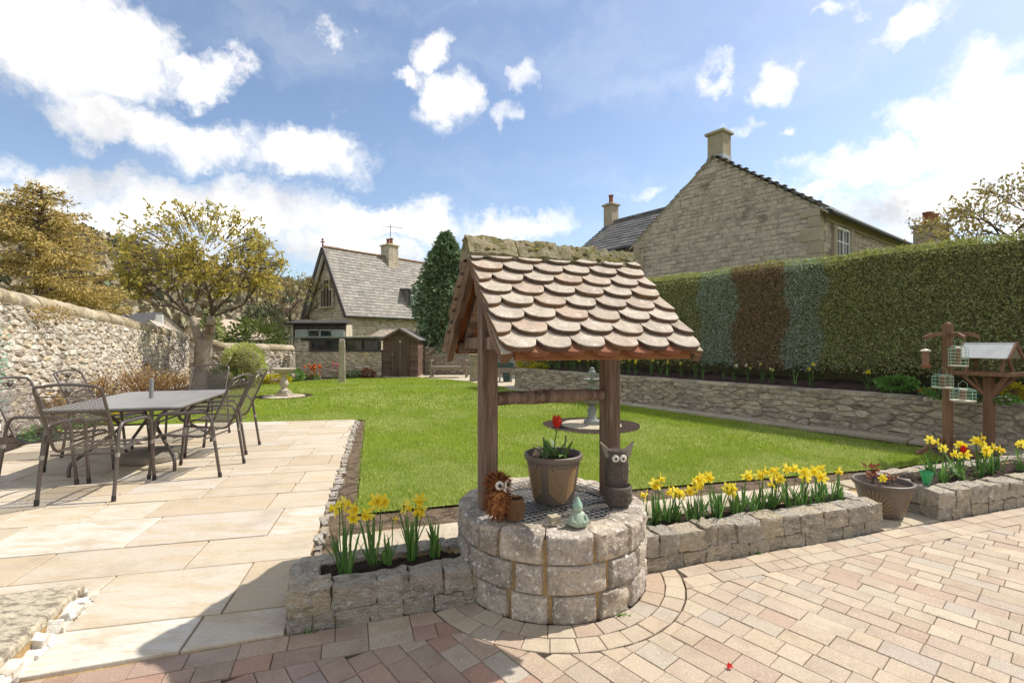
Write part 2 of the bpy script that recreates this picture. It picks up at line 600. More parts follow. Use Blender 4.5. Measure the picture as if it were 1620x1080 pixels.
def sheet(name, poly, z, material, kind='structure', parent=None):
    me = bpy.data.meshes.new(name)
    me.from_pydata([(x, y, z) for x, y in poly], [], [tuple(range(len(poly)))])
    bm = bmesh.new(); bm.from_mesh(me)
    bmesh.ops.triangulate(bm, faces=bm.faces[:])
    for f in bm.faces:
        if f.normal.z < 0: f.normal_flip()
    bm.to_mesh(me); bm.free()
    return link(name, me, material, parent, kind=kind)

# ---------------------------------------------------------------- materials
M_soil = mat('soil', ['#3a2c22', '#45352a'], stain='#241a14', samt=.8, sscale=14, fine=.35, fscale=90, rough=.95, bump=1.0, bscale=60, bdist=.03)
M_bedsoil = mat('bed_soil', ['#4a3c33'], stain='#2c211b', samt=.8, sscale=6, fine=.35, fscale=60, rough=.95, bump=1.0, bscale=35, bdist=.04)
M_ground = mat('ground', ['#5d6a34'], stain='#6d6a42', sscale=.2, fine=.2, fscale=3, rough=.95, bump=.2, bscale=2)
M_sand = mat('joint_sand', ['#564939'], stain='#332a21', samt=.7, sscale=9, fine=.3, fscale=120, bump=.8, bscale=90)
M_paver = mat('paver', ['#b3a28e', '#ab9a86', '#b8a890', '#ae9a87', '#b8ab93', '#a7957f', '#ab9480', '#a79d8e', '#b2a088', '#b0a48f'],
              stain='#8c7867', samt=.35, sscale=5, fine=.22, fscale=150, rough=.9, bump=.5, bscale=140, bdist=.004, stain2='#d2c6b0', s2amt=.45, s2scale=90, s2lo=.58, s2hi=.68)
M_slab = mat('sandstone_slab', ['#beb3a1', '#b9ac96', '#c6beb0', '#b2a189', '#c0b39c', '#bbb1a3', '#b4a48b', '#c8c0b2'],
             stain='#b3a183', samt=.7, sscale=2.0, slo=.46, shi=.62, fine=.12, fscale=40, rough=.85, spec=.2, bump=.45, bscale=12, bdist=.006, stretch=(.8, 3.2, 1), distort=1.6,
             stain2='#93836c', s2amt=.5, s2scale=2.2, s2lo=.52, s2hi=.75, s2world=True)
M_mortar = mat('mortar', ['#ad9064'], stain='#7d6a50', samt=.6, sscale=8, fine=.25, fscale=70, rough=.95, bump=.9, bscale=50, bdist=.015)
M_greymortar = mat('grey_mortar', ['#a2978a'], stain='#5b544a', samt=.7, sscale=5, fine=.3, fscale=50, rough=.95, bump=1.0, bscale=30, bdist=.02)
M_lime = mat('limestone', ['#b3a799', '#bfb2a1', '#a89d91', '#c4b5a0', '#b7aa98', '#bcad98'], stain='#7b7268', samt=.6, sscale=8, slo=.47, shi=.62, fine=.3, fscale=55,
             rough=.95, bump=1.0, bscale=34, bdist=.02, stain2='#ece7de', s2amt=.9, s2scale=42, s2lo=.58, s2hi=.66)
M_limeplant = mat('planter_stone', ['#cfc3b1', '#d7c9b2', '#c3b8a8', '#d8c6a6', '#cec3b2'], stain='#857a6c', samt=.65, sscale=2.2, slo=.5, shi=.66, fine=.3, fscale=14,
                  rough=.95, bump=1.0, bscale=9, bdist=.06, stain2='#e8e3d8', s2amt=.8, s2scale=5, s2lo=.53, s2hi=.66)
M_rubble = mat('rubble', ['#c4b9a8', '#ab9e8b', '#d0c6b6', '#b6a58d', '#beb3a3', '#a09384', '#c9b695'], stain='#6c6256', samt=.65, sscale=4, fine=.25, fscale=30,
               rough=.95, bump=.9, bscale=22, bdist=.02, stain2='#efe9df', s2amt=.6, s2scale=7, s2lo=.52, s2hi=.66)
M_retain = mat('retaining_stone', ['#b0a28e', '#bdae97', '#a29686', '#c4b49c', '#b0a088'], stain='#6a6154', samt=.7, sscale=3, slo=.47, shi=.64, fine=.3, fscale=26,
               rough=.95, bump=1.0, bscale=18, bdist=.03, stain2='#b5aa98', s2amt=.6, s2scale=5, s2lo=.58, s2hi=.7)
M_cope = mat('coping', ['#a89b84', '#b5a78e', '#98896f', '#a3947a'], stain='#6d614e', samt=.7, sscale=3.5, fine=.25, fscale=30, rough=.95, bump=.9, bscale=20, bdist=.02,
             stain2='#cdbf9d', s2amt=.6, s2scale=6)
M_gable = mat('gable_stone', ['#b9ac9a', '#c0b39f', '#aea292', '#c4b6a1', '#baad99', '#b3a795'], stain='#655f58', samt=.5, sscale=2.5, fine=.2, fscale=14, rough=.95, bump=.8, bscale=8, bdist=.03,
              stain2='#4d4641', s2amt=.75, s2scale=1.5, s2lo=.57, s2hi=.72, s2world=True)
M_dress = mat('dressed_stone', ['#aa9e88', '#a2967f'], stain='#8b7a5c', samt=.5, sscale=2, fine=.12, fscale=20, rough=.9, bump=.4, bscale=20)
M_cottage = mat('cottage_stone', ['#c9bba4', '#b5a893', '#d3c5ad', '#bdaf99', '#ccb894'], stain='#7a6e60', samt=.6, sscale=2, fine=.25, fscale=10, rough=.95, bump=.8, bscale=8, bdist=.03)
M_slate = mat('slate', ['#8c867c', '#7e7970', '#979085', '#867f75', '#9c958a', '#90887c'], stain='#6a665f', samt=.6, sscale=1.2, fine=.2, fscale=8, rough=.75, bump=.4, bscale=9, spec=.4)
M_darkslate = mat('dark_slate', ['#6b6864', '#5f5d5a', '#75716b', '#7b766e'], stain='#4c4a46', samt=.5, sscale=1.5, fine=.2, fscale=9, rough=.7, bump=.4, bscale=9, spec=.4)
M_tile = mat('clay_tile', ['#ac9f8e', '#b5a997', '#a39584', '#bcb09d', '#ab9c8a', '#b39d88', '#a89f92'], stain='#857767', samt=.5, sscale=11, fine=.2, fscale=70, rough=.9, bump=.8, bscale=60, bdist=.005,
             stain2='#cabfae', s2amt=.6, s2scale=18, s2lo=.54, s2hi=.66)
M_tail = mat('tile_tail', ['#6a5344', '#5e4a3e', '#735a46', '#7b5a42', '#645648'], stain='#4a4032', samt=.6, sscale=14, fine=.2, fscale=60, rough=.95, bump=.5, bscale=50, bdist=.004, stain2='#6a6238', s2amt=.4, s2scale=25)  # darker clay edge, with the shade on the unlit tails put into the colour
M_clay = mat('clay_edge', ['#8a5a40', '#7d5039', '#946548'], stain='#7a4a33', samt=.5, sscale=9, fine=.15, rough=.9, bump=.4, bscale=60)
M_moss = mat('mossy_ridge', ['#8f8468', '#7f765f', '#9a8e70'], stain='#5d5a2c', samt=.85, sscale=12, slo=.44, shi=.6, fine=.3, fscale=60, rough=1, bump=1.0, bscale=40, bdist=.02,
             stain2='#3c3427', s2amt=.8, s2scale=20, s2lo=.6, s2hi=.68)
M_wood = mat('well_timber', ['#86705f', '#7b6656', '#8f7967'], stain='#57453a', samt=.75, sscale=22, slo=.46, shi=.6, fine=.3, fscale=60, rough=.8, bump=.9, bscale=50, bdist=.006, stain2='#968372', s2amt=.6, s2scale=35, s2lo=.56, s2hi=.66, stretch=(1, 1, .08))
M_rawwood = mat('raw_timber', ['#9a6a45', '#8a5d3c'], stain='#6b452c', samt=.6, sscale=7, fine=.2, fscale=50, rough=.8, bump=.5, bscale=40, bdist=.004, stretch=(.1, 1, 1))
M_bark = mat('waney_board', ['#7d6650', '#6f5945'], stain='#4a392b', samt=.8, sscale=7, fine=.3, fscale=50, rough=.9, bump=1, bscale=30, bdist=.012, stretch=(1, .2, .2))
M_ply = mat('plywood', ['#b5763f', '#a86c3a'], stain='#8a5630', samt=.5, sscale=5, fine=.15, fscale=40, rough=.75, bump=.2)
M_wire = mat('galvanised_wire', ['#9a9c9c'], fine=.2, rough=.45, metallic=.7, bump=0)
M_gravel = mat('well_gravel', ['#8a857b'], stain='#4d4840', samt=.8, sscale=30, fine=.4, fscale=120, rough=.95, bump=1, bscale=70, bdist=.03)
M_pale = mat('pale_stone', ['#b8ab94', '#ad9f86', '#c0b49e', '#b2a48a'], stain='#94876f', samt=.6, sscale=3, fine=.2, fscale=40, rough=.95, bump=.6, bscale=25, bdist=.01)
M_grass = mat('grass', ['#6e8422', '#93a839', '#a3b643', '#b6c153', '#829830', '#d3d38c', '#9cb03e'], fine=0, bump=0, rough=.6, spec=.25, translucent=.35)
M_turf = mat('turf', ['#8a9a38'], stain='#b9bb68', samt=.8, sscale=1.3, slo=.4, shi=.65, fine=.45, fscale=60, rough=.9, bump=1, bscale=90, bdist=.03, stain2='#5f7a26', s2amt=.6, s2scale=3)

# ---------------------------------------------------------------- ground
g = sheet('ground', [(-900, -300), (900, -300), (900, 1500), (-900, 1500)], -0.09, M_ground)

PATIO_R0, PATIO_R1 = Vector((-1.085, 2.31)), Vector((-2.79, 8.61))
LAWN = [(-1.26, 3.93), (0.1, 4.33), (2.2, 4.86), (4.35, 5.40), (5.10, 5.72), (5.42, 6.33), (4.265, 7.957), (2.37, 10.635), (0.42, 13.35), (-0.35, 14.9), (-1.53, 16.75),
        (-2.7, 17.9), (-3.66, 18.6), (-5.0, 18.35), (-6.2, 17.8), (-7.3, 16.9), (-8.1, 15.4), (-8.0, 13.4), (-7.6, 11.2), (-7.2, 9.4), (-6.75, 8.0), (-2.62, 8.66)]
lawn = sheet('lawn', LAWN, 0.0, M_turf)
HOLES = [(1.33, 8.1, .82), (-5.8, 12.3, .72)]
def grass(name, dens_fn, dmin, dmax, hgt, wid, seed):
    r = np.random.default_rng(seed)
    xs = [p[0] for p in LAWN]; ys = [p[1] for p in LAWN]
    x0, x1, y0, y1 = min(xs), max(xs), max(min(ys), dmin), min(max(ys), dmax)
    n = int((x1 - x0) * (y1 - y0) * dens_fn)
    x = r.uniform(x0, x1, n); y = r.uniform(y0, y1, n)
    ex_, ey_ = r.normal(0, .022, n), r.normal(0, .022, n)
    k = inside(LAWN, x + ex_, y + ey_)
    for hx, hy, hr in HOLES: k &= (x - hx) ** 2 + (y - hy) ** 2 > hr * hr
    k &= np.abs(x) < y * 1.25 + 1.0
    x, y = x[k], y[k]; n = len(x)
    a = r.uniform(0, 2 * PI, n)
    lean = r.uniform(0.1, 0.9, n)
    mott = np.array([mnoise.noise(Vector((float(u) * 0.9, float(v) * 0.9, 0.3))) for u, v in zip(x, y)])
    mott += .45 * np.array([mnoise.noise(Vector((float(u) * 3.1, float(v) * 3.1, 7.3))) for u, v in zip(x, y)]) + .10 * np.sin((x * .9488 + y * .3159) * 2 * PI / 1.0)
    h = hgt * r.uniform(.5, 1.15, n) * (1 + .45 * mott)
    la = r.uniform(0, 2 * PI, n)
    dx, dy = np.cos(a) * wid / 2, np.sin(a) * wid / 2
    V = np.empty((n, 3, 3))
    V[:, 0] = np.stack([x - dx, y - dy, np.full(n, -.002)], 1)
    V[:, 1] = np.stack([x + dx, y + dy, np.full(n, -.002)], 1)
    V[:, 2] = np.stack([x + np.cos(la) * h * lean, y + np.sin(la) * h * lean, h], 1)
    rnd = np.clip(.42 + .6 * mott + r.normal(0, .17, n), 0.01, .985)
    return V.reshape(-1, 3), np.arange(3 * n).reshape(n, 3), np.repeat(rnd, 3)
parts = [grass('g', 12000, 3.8, 6.2, .034, .0046, 1), grass('g', 5600, 6.2, 10, .038, .0075, 2), grass('g', 1500, 10, 18.7, .05, .018, 3)]
Vg = np.concatenate([p[0] for p in parts]); Rg = np.concatenate([p[2] for p in parts])
go = link('grass', np_mesh('grass', Vg, np.arange(len(Vg)).reshape(-1, 3), Rg), M_grass, None, kind='stuff')
go['label'] = 'short mown green lawn grass with paler dry mottles'; go['category'] = 'grass'

M_debris = mat('leaf_debris', ['#75634e'], stain='#3f3226', samt=.8, sscale=9, slo=.46, shi=.6, fine=.4, fscale=70, rough=.95, bump=1, bscale=50, bdist=.03, stain2='#a08c70', s2amt=.7, s2scale=22)
# turf edge and soil strips
def strip(name, pts, w, z, material, side=1):
    L, R = [], []
    for i, p in enumerate(pts):
        a = Vector(pts[max(i - 1, 0)]); b = Vector(pts[min(i + 1, len(pts) - 1)])
        d = (b - a).normalized(); n = Vector((-d.y, d.x)) * side
        L.append(tuple(p)); R.append((p[0] + n.x * w, p[1] + n.y * w))
    return sheet(name, L + R[::-1], z, material)

bed_front = sheet('border_soil', [tuple(W(-.05, .3).xy), tuple(W(7.2, .3).xy), (6.3, 5.6), (5.6, 6.6), (5.2, 5.9), (4.35, 5.48), (2.2, 4.94), (-1.2, 4.02), (-2.6, 8.75), (-2.8, 8.62)], -0.02, M_debris)
# pale flagged path behind the planters
path = sheet('path', [tuple(W(.12, .40).xy), tuple(W(6.9, .40).xy), tuple(W(6.9, 1.0).xy), tuple(W(.45, 1.22).xy)], -0.012, M_mortar)
a = 0.2
while a < 6.8:
    for (b0, b1) in ((.42, .80), (.815, 1.16)):
        w_ = random.uniform(.45, .8)
        q = [tuple(W(x, y).xy) for x, y in ((a + .01, b0), (a + w_ - .01, b0), (a + w_ - .01, min(b1, 1.2 - .035 * a)), (a + .01, min(b1, 1.2 - .035 * a)))]
        if math.hypot(*(W(a + w_ / 2, .8).xy - Vector((.237, 2.95)))) < .62: continue
        m = MB(); c = sum((Vector(p) for p in q), Vector((0, 0))) / 4
        m.prism([(p[0] - c.x, p[1] - c.y) for p in q], -.03, .008 + random.uniform(-.003, .003), .006)
        m.build('flagstone', M_pale, path, (c.x, c.y, 0))
    a += random.uniform(.5, .72)
for (a0, a1) in ((4.04, 4.33), (4.34, 4.66)):
    m = MB(); q = [tuple(W(x, y).xy) for x, y in ((a0, .005), (a1, .005), (a1, .41), (a0, .41))]
    c = sum((Vector(p) for p in q), Vector((0, 0))) / 4
    m.prism([(p[0] - c.x, p[1] - c.y) for p in q], -.03, .006, .006); m.build('flagstone', M_pale, path, (c.x, c.y, 0))

# ---------------------------------------------------------------- patio
far_d = Vector((math.cos(math.radians(9)), math.sin(math.radians(9))))
wl = Vector((-.325, .946)); wr = Vector((.946, .325))
patio = sheet('patio', [(-9.5, -.7), tuple(W(0, 0).xy), tuple(PATIO_R1), (-6.75, 8.0), (-6.75, 7.0), (-5.9, 4.4)], -0.006, M_mortar)
pang = math.radians(13.5)
pu = Vector((math.cos(pang), math.sin(pang))); pv = Vector((-pu.y, pu.x))
rdir = (PATIO_R1 - PATIO_R0).normalized(); rn = Vector((-rdir.y, rdir.x))
random.seed(21)
y = -4.0
slabs = []
while y < 9.5:
    hgt = random.choice((.29, .44, .44, .59, .59))
    x = -9.0 + random.uniform(0, .8)
    while x < 3.2:
        ln = random.choice((.44, .59, .74, .89, .89, .74)) if hgt > .3 else random.choice((.44, .59, .74))
        if hgt > .5 and random.random() < .25:   # split course
            rects = [(x, y, x + ln, y + hgt / 2), (x, y + hgt / 2, x + ln, y + hgt)]
        else:
            rects = [(x, y, x + ln, y + hgt)]
        for (xa, ya, xb, yb) in rects:
            q = [O0 + pu * xx + pv * yy for xx, yy in ((xa, ya), (xb, ya), (xb, yb), (xa, yb))]
            q = [tuple(p) for p in q]
            q = clip(q, O0 + VB * .006, VB)
            q = clip(q, PATIO_R0, rn) if len(q) > 2 else q
            q = clip(q, PATIO_R1, Vector((far_d.y, -far_d.x))) if len(q) > 2 else q
            q = clip(q, Vector((-7.4, 7)) + wr * .62, wr) if len(q) > 2 else q
            if len(q) > 2 and area(q) > .006:
                q = inset(q, .0055)
                if len(q) > 2 and area(q) > .004: slabs.append(q)
        x += ln
    y += hgt
for q in slabs:
    c = Vector((sum(p[0] for p in q) / len(q), sum(p[1] for p in q) / len(q)))
    if c.y < .2 or c.x < -1.4 * c.y - 2.5: continue
    m = MB()
    m.prism([(p[0] - c.x, p[1] - c.y) for p in q], -.03, .012 + random.uniform(-.002, .002), .004, tilt=(random.uniform(-.002, .002), random.uniform(-.002, .002)))
    m.build('paving_slab', M_slab, patio, (c.x, c.y, 0), rz=0)
# loose stone edging between patio and lawn
edging = thing('stone_edging', 'row of small pale rubble stones edging the patio beside the lawn', 'edging', (-1.6, 4.2, 0))
for k in range(62):
    t = .07 + .93 * k / 62
    p = PATIO_R0.lerp(PATIO_R1, t)
    q = p - rn * random.uniform(.015, .05)
    rock('stone', M_rubble, (q.x, q.y, -.012 + random.uniform(-.01, .006)), (random.uniform(.05, .11), random.uniform(.04, .08), random.uniform(.05, .07)), AX + PI / 2 + random.uniform(-.3, .3), edging)

# low stone step at the corner of the picture
step = thing('stone_step', 'low stone step with a rough flag top at the patio corner', 'step', (-2.6, 1.9, 0))
sd = Vector((-.309, .951)); sr = Vector((.951, .309))
tp = Vector((-2.27, 2.57))
q = [tuple(tp), tuple(tp - sr * 1.6), tuple(tp - sr * 1.6 - sd * 1.9), tuple(tp - sd * 1.9)]
m = MB(); m.prism([(p[0] + 2.6, p[1] - 1.9) for p in q], -.02, .075, 0); m.build('mortar_bed', M_mortar, step)
# irregular flag
edge = []
for i in range(4):
    A_, B_ = Vector(q[i]), Vector(q[(i + 1) % 4])
    for k in range(12):
        P_ = A_.lerp(B_, k / 12)
        edge.append((P_.x + nz(P_.x, P_.y, 1, 9) * .016 + 2.6, P_.y + nz(P_.x, P_.y, 4, 9) * .016 - 1.9))
m = MB(); m.prism(edge, .078, .118, .012); 
M_flag = mat('lichen_flag', ['#b9ad95'], stain='#6a6152', samt=.75, sscale=14, slo=.47, shi=.6, fine=.25, fscale=60, rough=.95, bump=.8, bscale=30, bdist=.015, stretch=(1, 2.2, 1), stain2='#d8ccab', s2amt=.5, s2scale=5)
m.build('flag_top', M_flag, step)
M_white = mat('limewashed_stone', ['#dedad2', '#d3ccbe', '#e6e2da', '#c2b6a2'], stain='#a89a84', samt=.4, sscale=1.6, fine=.15, fscale=10, rough=.95, bump=.5, bscale=7, bdist=.02)
for k in range(46):
    p = tp - sd * (k * .041 + .015) + sr * random.uniform(.004, .022)
    rock('stone', M_white, (p.x, p.y, random.choice((.018, .055))), (random.uniform(.04, .085), random.uniform(.05, .075), random.uniform(.035, .055)), AX + PI / 2 + random.uniform(-.3, .3), step, tilt=.35)
for k in range(13):
    p = tp - sr * (k * .12 + .06)
    rock('stone', M_white, (p.x, p.y, .035), (.12, .06, .08), AX, step)

# ---------------------------------------------------------------- block paving
DC = Vector((.237, 2.95)); DR = .548
paving = sheet('block_paving', [tuple(W(-9, 0).xy), tuple(W(12, 0).xy), tuple(W(12, -9).xy), tuple(W(-9, -9).xy)], -0.010, M_sand)
def ringclip(q, R):
    c = Vector((sum(p[0] for p in q) / len(q), sum(p[1] for p in q) / len(q)))
    n = (c - DC)
    if n.length < R * .92: return []
    if n.length > R + .3: return q
    n.normalize()
    return clip(q, DC + n * R, n)
pavers = []
random.seed(5)
fr_ = Vector((math.cos(math.radians(-50)), math.sin(math.radians(-50)))); fq = Vector((-fr_.y, fr_.x))
row = -5.2
FO = Vector((1.2, 2.0))
while row < 5.2:
    rw = random.choice((.112, .112, .128))
    x = -6.0 + random.uniform(0, .2)
    while x < 5.5:
        ln = random.choice((.112, .15, .17, .205, .205))
        q = [tuple(FO + fr_ * xx + fq * yy) for xx, yy in ((x, row), (x + ln, row), (x + ln, row + rw), (x, row + rw))]
        c = FO + fr_ * (x + ln / 2) + fq * (row + rw / 2)
        x += ln
        if c.y < .2 or abs(c.x) > c.y * 1.4 + 2.0: continue
        q = clip(q, W(0, -.236).xy, -VB)
        if len(q) > 2: q = ringclip(q, DR + .012 + .218)
        if len(q) > 2 and area(q) > .002: pavers.append(q)
    row += rw
for (b0, b1, off) in ((-.004, -.118, 0), (-.120, -.234, .07)):
    x = -4.5 + off
    while x < 8.0:
        ln = random.choice((.112, .15, .205, .205))
        q = [tuple(W(xx, yy).xy) for xx, yy in ((x, b1), (x + ln, b1), (x + ln, b0), (x, b0))]
        x += ln
        q = ringclip(q, DR + .012 + .218)
        if len(q) > 2 and area(q) > .002: pavers.append(q)
for ri in range(2):
    r0 = DR + .012 + ri * .108; r1 = r0 + .106
    n = int(2 * PI * (r0 + r1) / 2 / .125)
    for k in range(n):
        t0 = 2 * PI * (k + .5 * ri) / n; t1 = t0 + 2 * PI / n
        q = [(DC.x + r * math.cos(t), DC.y + r * math.sin(t)) for r, t in ((r0, t0), (r1, t0), (r1, t1), (r0, t1))]
        if ((Vector(q[0]) + Vector(q[2])) / 2 - O0).dot(VB) < .02:
            q = clip(q, W(0, -.002).xy, -VB)
            if len(q) > 2 and area(q) > .002: pavers.append(q)
def view_rank(c):
    px = abs(c.x / max(c.y, .05)); py = 1.4 / max(c.y, .05)
    return (0 if (px < 1.06 and py < .71) else 100) + c.length
items = []
for q in pavers:
    q = inset(q, .0014)
    if len(q) < 3 or area(q) < .0015: continue
    c = Vector((sum(p[0] for p in q) / len(q), sum(p[1] for p in q) / len(q)))
    items.append((view_rank(c), c, q))
items.sort(key=lambda t: t[0])
M_paverredshade = mat('red_shaded_paver', ['#a58b75', '#9b8474', '#ab9680', '#9f7d6c', '#a69784', '#957e6b', '#a98672', '#988e83'], stain='#7a6555', samt=.4, sscale=5, fine=.22, fscale=150, rough=.9, bump=.5,
                 bscale=140, bdist=.004, stain2='#c9b9a2', s2amt=.4, s2scale=90, s2lo=.6, s2hi=.7)
rest, rest_red = MB(), MB()
for k, (_, c, q) in enumerate(items):
    z = random.uniform(-.0025, .0015)
    m = MB()
    m.prism([(p[0] - c.x, p[1] - c.y) for p in q], -.04, z, .003, tilt=(random.uniform(-.008, .008), random.uniform(-.008, .008)))
    # redder blocks on the patio side; the roof shadow's tint is coloured in too
    red = (c - O0).dot(UA) + .9 * (c - O0).dot(VB) + random.uniform(-.3, .3) < .45
    if k < 300: m.build('paver', M_paverredshade if red else M_paver, paving, (c.x, c.y, 0))
    else: (rest_red if red else rest).add([Vector(v) + Vector((c.x, c.y, 0)) for v in m.v], m.f, random.random())
rest.build('pavers', M_paver, paving, kind='stuff')
rest_red.build('pavers', M_paverredshade, paving, kind='stuff')
# a fallen red petal
petal = MB(); p = (.93, 2.065)
petal.add([(-.012, -.006, .004), (.012, -.004, .006), (.014, .008, .012), (-.008, .01, .005), (.002, .022, .014)], [(0, 1, 2, 3), (3, 2, 4)])
M_red = mat('tulip_red', ['#c8231c', '#b81a18'], fine=.1, rough=.5, bump=0, translucent=.25)
tag(petal.build('fallen_petal', M_red, None, (p[0], p[1], .004)), 'tiny red petal lying on the block paving', 'petal')

# ---------------------------------------------------------------- planters
def planter(a0, a1, depth, h, label, name='stone_planter', seed=0, left_end=True, right_end=True, toward=None):
    random.seed(seed)
    base = W((a0 + a1) / 2, depth / 2)
    t = thing(name, label, 'planter', base, 0, 'low stone planters along the paving')
    def local(p): return Vector((p.x - base.x, p.y - base.y, p.z))
    core = MB()
    tw = .10
    for (xa, xb, ya, yb, zt) in ((a0 + .03, a1 - .03, .022, .03 + tw, h - .035), (a0 + .03, a1 - .03, depth - .03 - tw, depth - .03, h - .035),
                             (a0 + .03, a0 + .03 + tw, .13, depth - .13, h - .035), (a1 - .03 - tw, a1 - .03, .13, depth - .13, h - .035)):
        q = [local(W(x, y)) for x, y in ((xa, ya), (xb, ya), (xb, yb), (xa, yb))]
        core.prism([(p.x, p.y) for p in q], -.03, zt)
    core.build('mortar', M_mortar, t)
    # soil heap
    nx, ny = int((a1 - a0) / .04), int(depth / .04)
    s = MB(); V = []; F = []
    for j in range(ny + 1):
        for i in range(nx + 1):
            a = a0 + .09 + (a1 - a0 - .18) * i / nx; b = .09 + (depth - .18) * j / ny
            p = local(W(a, b, h - .045 + .02 * math.sin(PI * j / ny) + .03 * nz(a, b, seed, 11) + random.uniform(-.009, .009)))
            V.append(p)
    for j in range(ny):
        for i in range(nx):
            k = j * (nx + 1) + i; F.append((k, k + 1, k + nx + 2, k + nx + 1))
    s.add(V, F); s.build('soil', M_soil, t)
    def course(b, z0, z1, dep, lens, outset=0.0, a_from=a0, a_to=a1, along=True):
        a = a_from
        while a < a_to - .03:
            l = min(random.uniform(*lens), a_to - a)
            if a_to - (a + l) < .07: l = a_to - a
            hh = (z1 - z0) * random.uniform(.92, 1.06)
            dd = dep * random.uniform(.9, 1.12)
            c = W(a + l / 2, b + random.uniform(-.006, .006), z0 + hh / 2 - .002) if along else W(b + random.uniform(-.006, .006), a + l / 2, z0 + hh / 2 - .002)
            rock('stone', M_limeplant, c, ((l - .002), dd, hh) if along else (dd, l - .002, hh), AX, t, tilt=.05)
            a += l
    m1 = h * .40
    course(.072, -.01, m1, .135, (.10, .22))
    course(.075, m1, h, .15, (.11, .24))
    course(depth - .06, h * .5, h - .005, .12, (.12, .26), a_from=a0 + .02, a_to=a1 - .02)
    course(depth - .06, -.01, h * .5, .11, (.16, .26))
    for end, on in ((a0 + .065, left_end), (a1 - .065, right_end)):
        if on:
            course(end, -.01, m1 * .98, .12, (.12, .2), a_from=.10, a_to=depth - .1, along=False)
            course(end, m1, h, .13, (.12, .2), a_from=.12, a_to=depth - .1, along=False)
    return t
pl1 = planter(.0, 1.00, .43, .20, 'short grey limestone planter between the patio and the wishing well', seed=31, right_end=False)
pl2 = planter(1.93, 4.02, .42, .215, 'long limestone planter full of daffodils right of the wishing well', seed=32, left_end=False)
pl3 = planter(4.64, 7.1, .62, .225, 'stone planter in front of the bird table, with a green glass scoop on it', seed=33)

# ---------------------------------------------------------------- left garden wall
LW = [(-6.4, 4.1, 2.33), (-7.4, 7.0, 2.2), (-8.54, 10.3, 2.02), (-10.3, 15.4, 1.66), (-9.5, 16.0, 1.36), (-8.15, 18.1, 1.26)]
lwall = thing('garden_wall', 'tall pale rubble stone wall with rounded coping behind the patio', 'wall', (-8.0, 9.0, 0))
core = MB(); stones = []
random.seed(77)
for i in range(len(LW) - 1):
    p0, p1 = Vector(LW[i][:2]), Vector(LW[i + 1][:2]); z0, z1 = LW[i][2] - .24, LW[i + 1][2] - .24
    d = (p1 - p0).normalized(); n = Vector((-d.y, d.x)) * .42
    q = [p0, p1 + d * .05, p1 + d * .05 + n, p0 + n]
    zz = [z0, z1, z1, z0]
    V = [(p.x + 8, p.y - 9, -.05) for p in q] + [(p.x + 8, p.y - 9, z) for p, z in zip(q, zz)]
    core.add(V, [(0, 1, 5, 4), (1, 2, 6, 5), (2, 3, 7, 6), (3, 0, 4, 7), (4, 5, 6, 7)])
    stones += rubble_face(lwall, p0, p1, 0.0, z0 + .01, z1 + .01, .20, .088, M_rubble, 100 + i, proud=.026, gap=.004, jitter=.36)
    # rounded coping
    L_ = (p1 - p0).length; s_ = 0.0
    while s_ < L_ - .02:
        l = min(random.uniform(.34, .62), L_ - s_)
        prof = [(-.20, -.02), (-.24, .04), (-.24, .12), (-.19, .20), (-.08, .25), (.08, .25), (.19, .20), (.24, .12), (.24, .04), (.20, -.02)]
        zc = z0 + (z1 - z0) * (s_ + l / 2) / L_ + random.uniform(-.012, .012)
        m = MB(); V = []
        ns = 4
        for e in range(ns + 1):
            k = .94 if e in (0, ns) else 1.0
            for (x, z) in prof:
                jj = .014 * nz(s_ + e * .13, x * 7, z * 7 + i, 3)
                V.append((-l / 2 + .006 + (l - .012) * e / ns, x * k + jj, z * k + jj))
        npf = len(prof)
        F = [(e * npf + k, (e + 1) * npf + k, (e + 1) * npf + k + 1, e * npf + k + 1) for e in range(ns) for k in range(npf - 1)]
        F += [tuple(range(npf)), tuple(ns * npf + k for k in range(npf - 1, -1, -1))]
        m.add(V, F)
        c = p0 + d * (s_ + l / 2) + Vector((-d.y, d.x)) * .2
        o = m.build('coping_stone', M_cope, lwall, (c.x + 8, c.y - 9, zc), rz=math.atan2(d.y, d.x), smooth=40)
        o.rotation_euler = (0, -math.atan2(z1 - z0, L_), math.atan2(d.y, d.x))
        s_ += l
core.build('wall_core', M_greymortar, lwall)
place_stones(stones, lwall, M_rubble, 300)
# upright slabs of stone set against the far end of it
for (x, y, w_, h_) in ((-8.55, 17.62, .16, .85), (-8.22, 17.78, .12, .9)):
    m = MB(); m.box((0, 0, h_ / 2), (w_, .1, h_), .4, jit=.01)
    m.build('upright_stone', M_retain, lwall, (x + 8, y - 9, 0))
# pipe-like stone ledge in the wall
m = MB(); m.box((0, 0, 0), (.55, .12, .07), math.atan2(.946, -.325), jit=.008)
m.build('ledge', M_greymortar, lwall, (-9.15 + 8, 12.2 - 9, .88))

# bed along it
sheet('wall_bed', [(-5.7, 4.2), (-6.78, 7.3), (-6.8, 8.1), (-7.25, 9.4), (-7.65, 11.2), (-8.05, 13.4), (-8.15, 15.4), (-7.3, 16.9), (-8.1, 18.1), (-9.3, 17.5), (-10.3, 17.1), (-10.6, 16.0), (-8.6, 10.3), (-7.45, 7.0), (-6.45, 4.1)], 0.012, M_bedsoil)

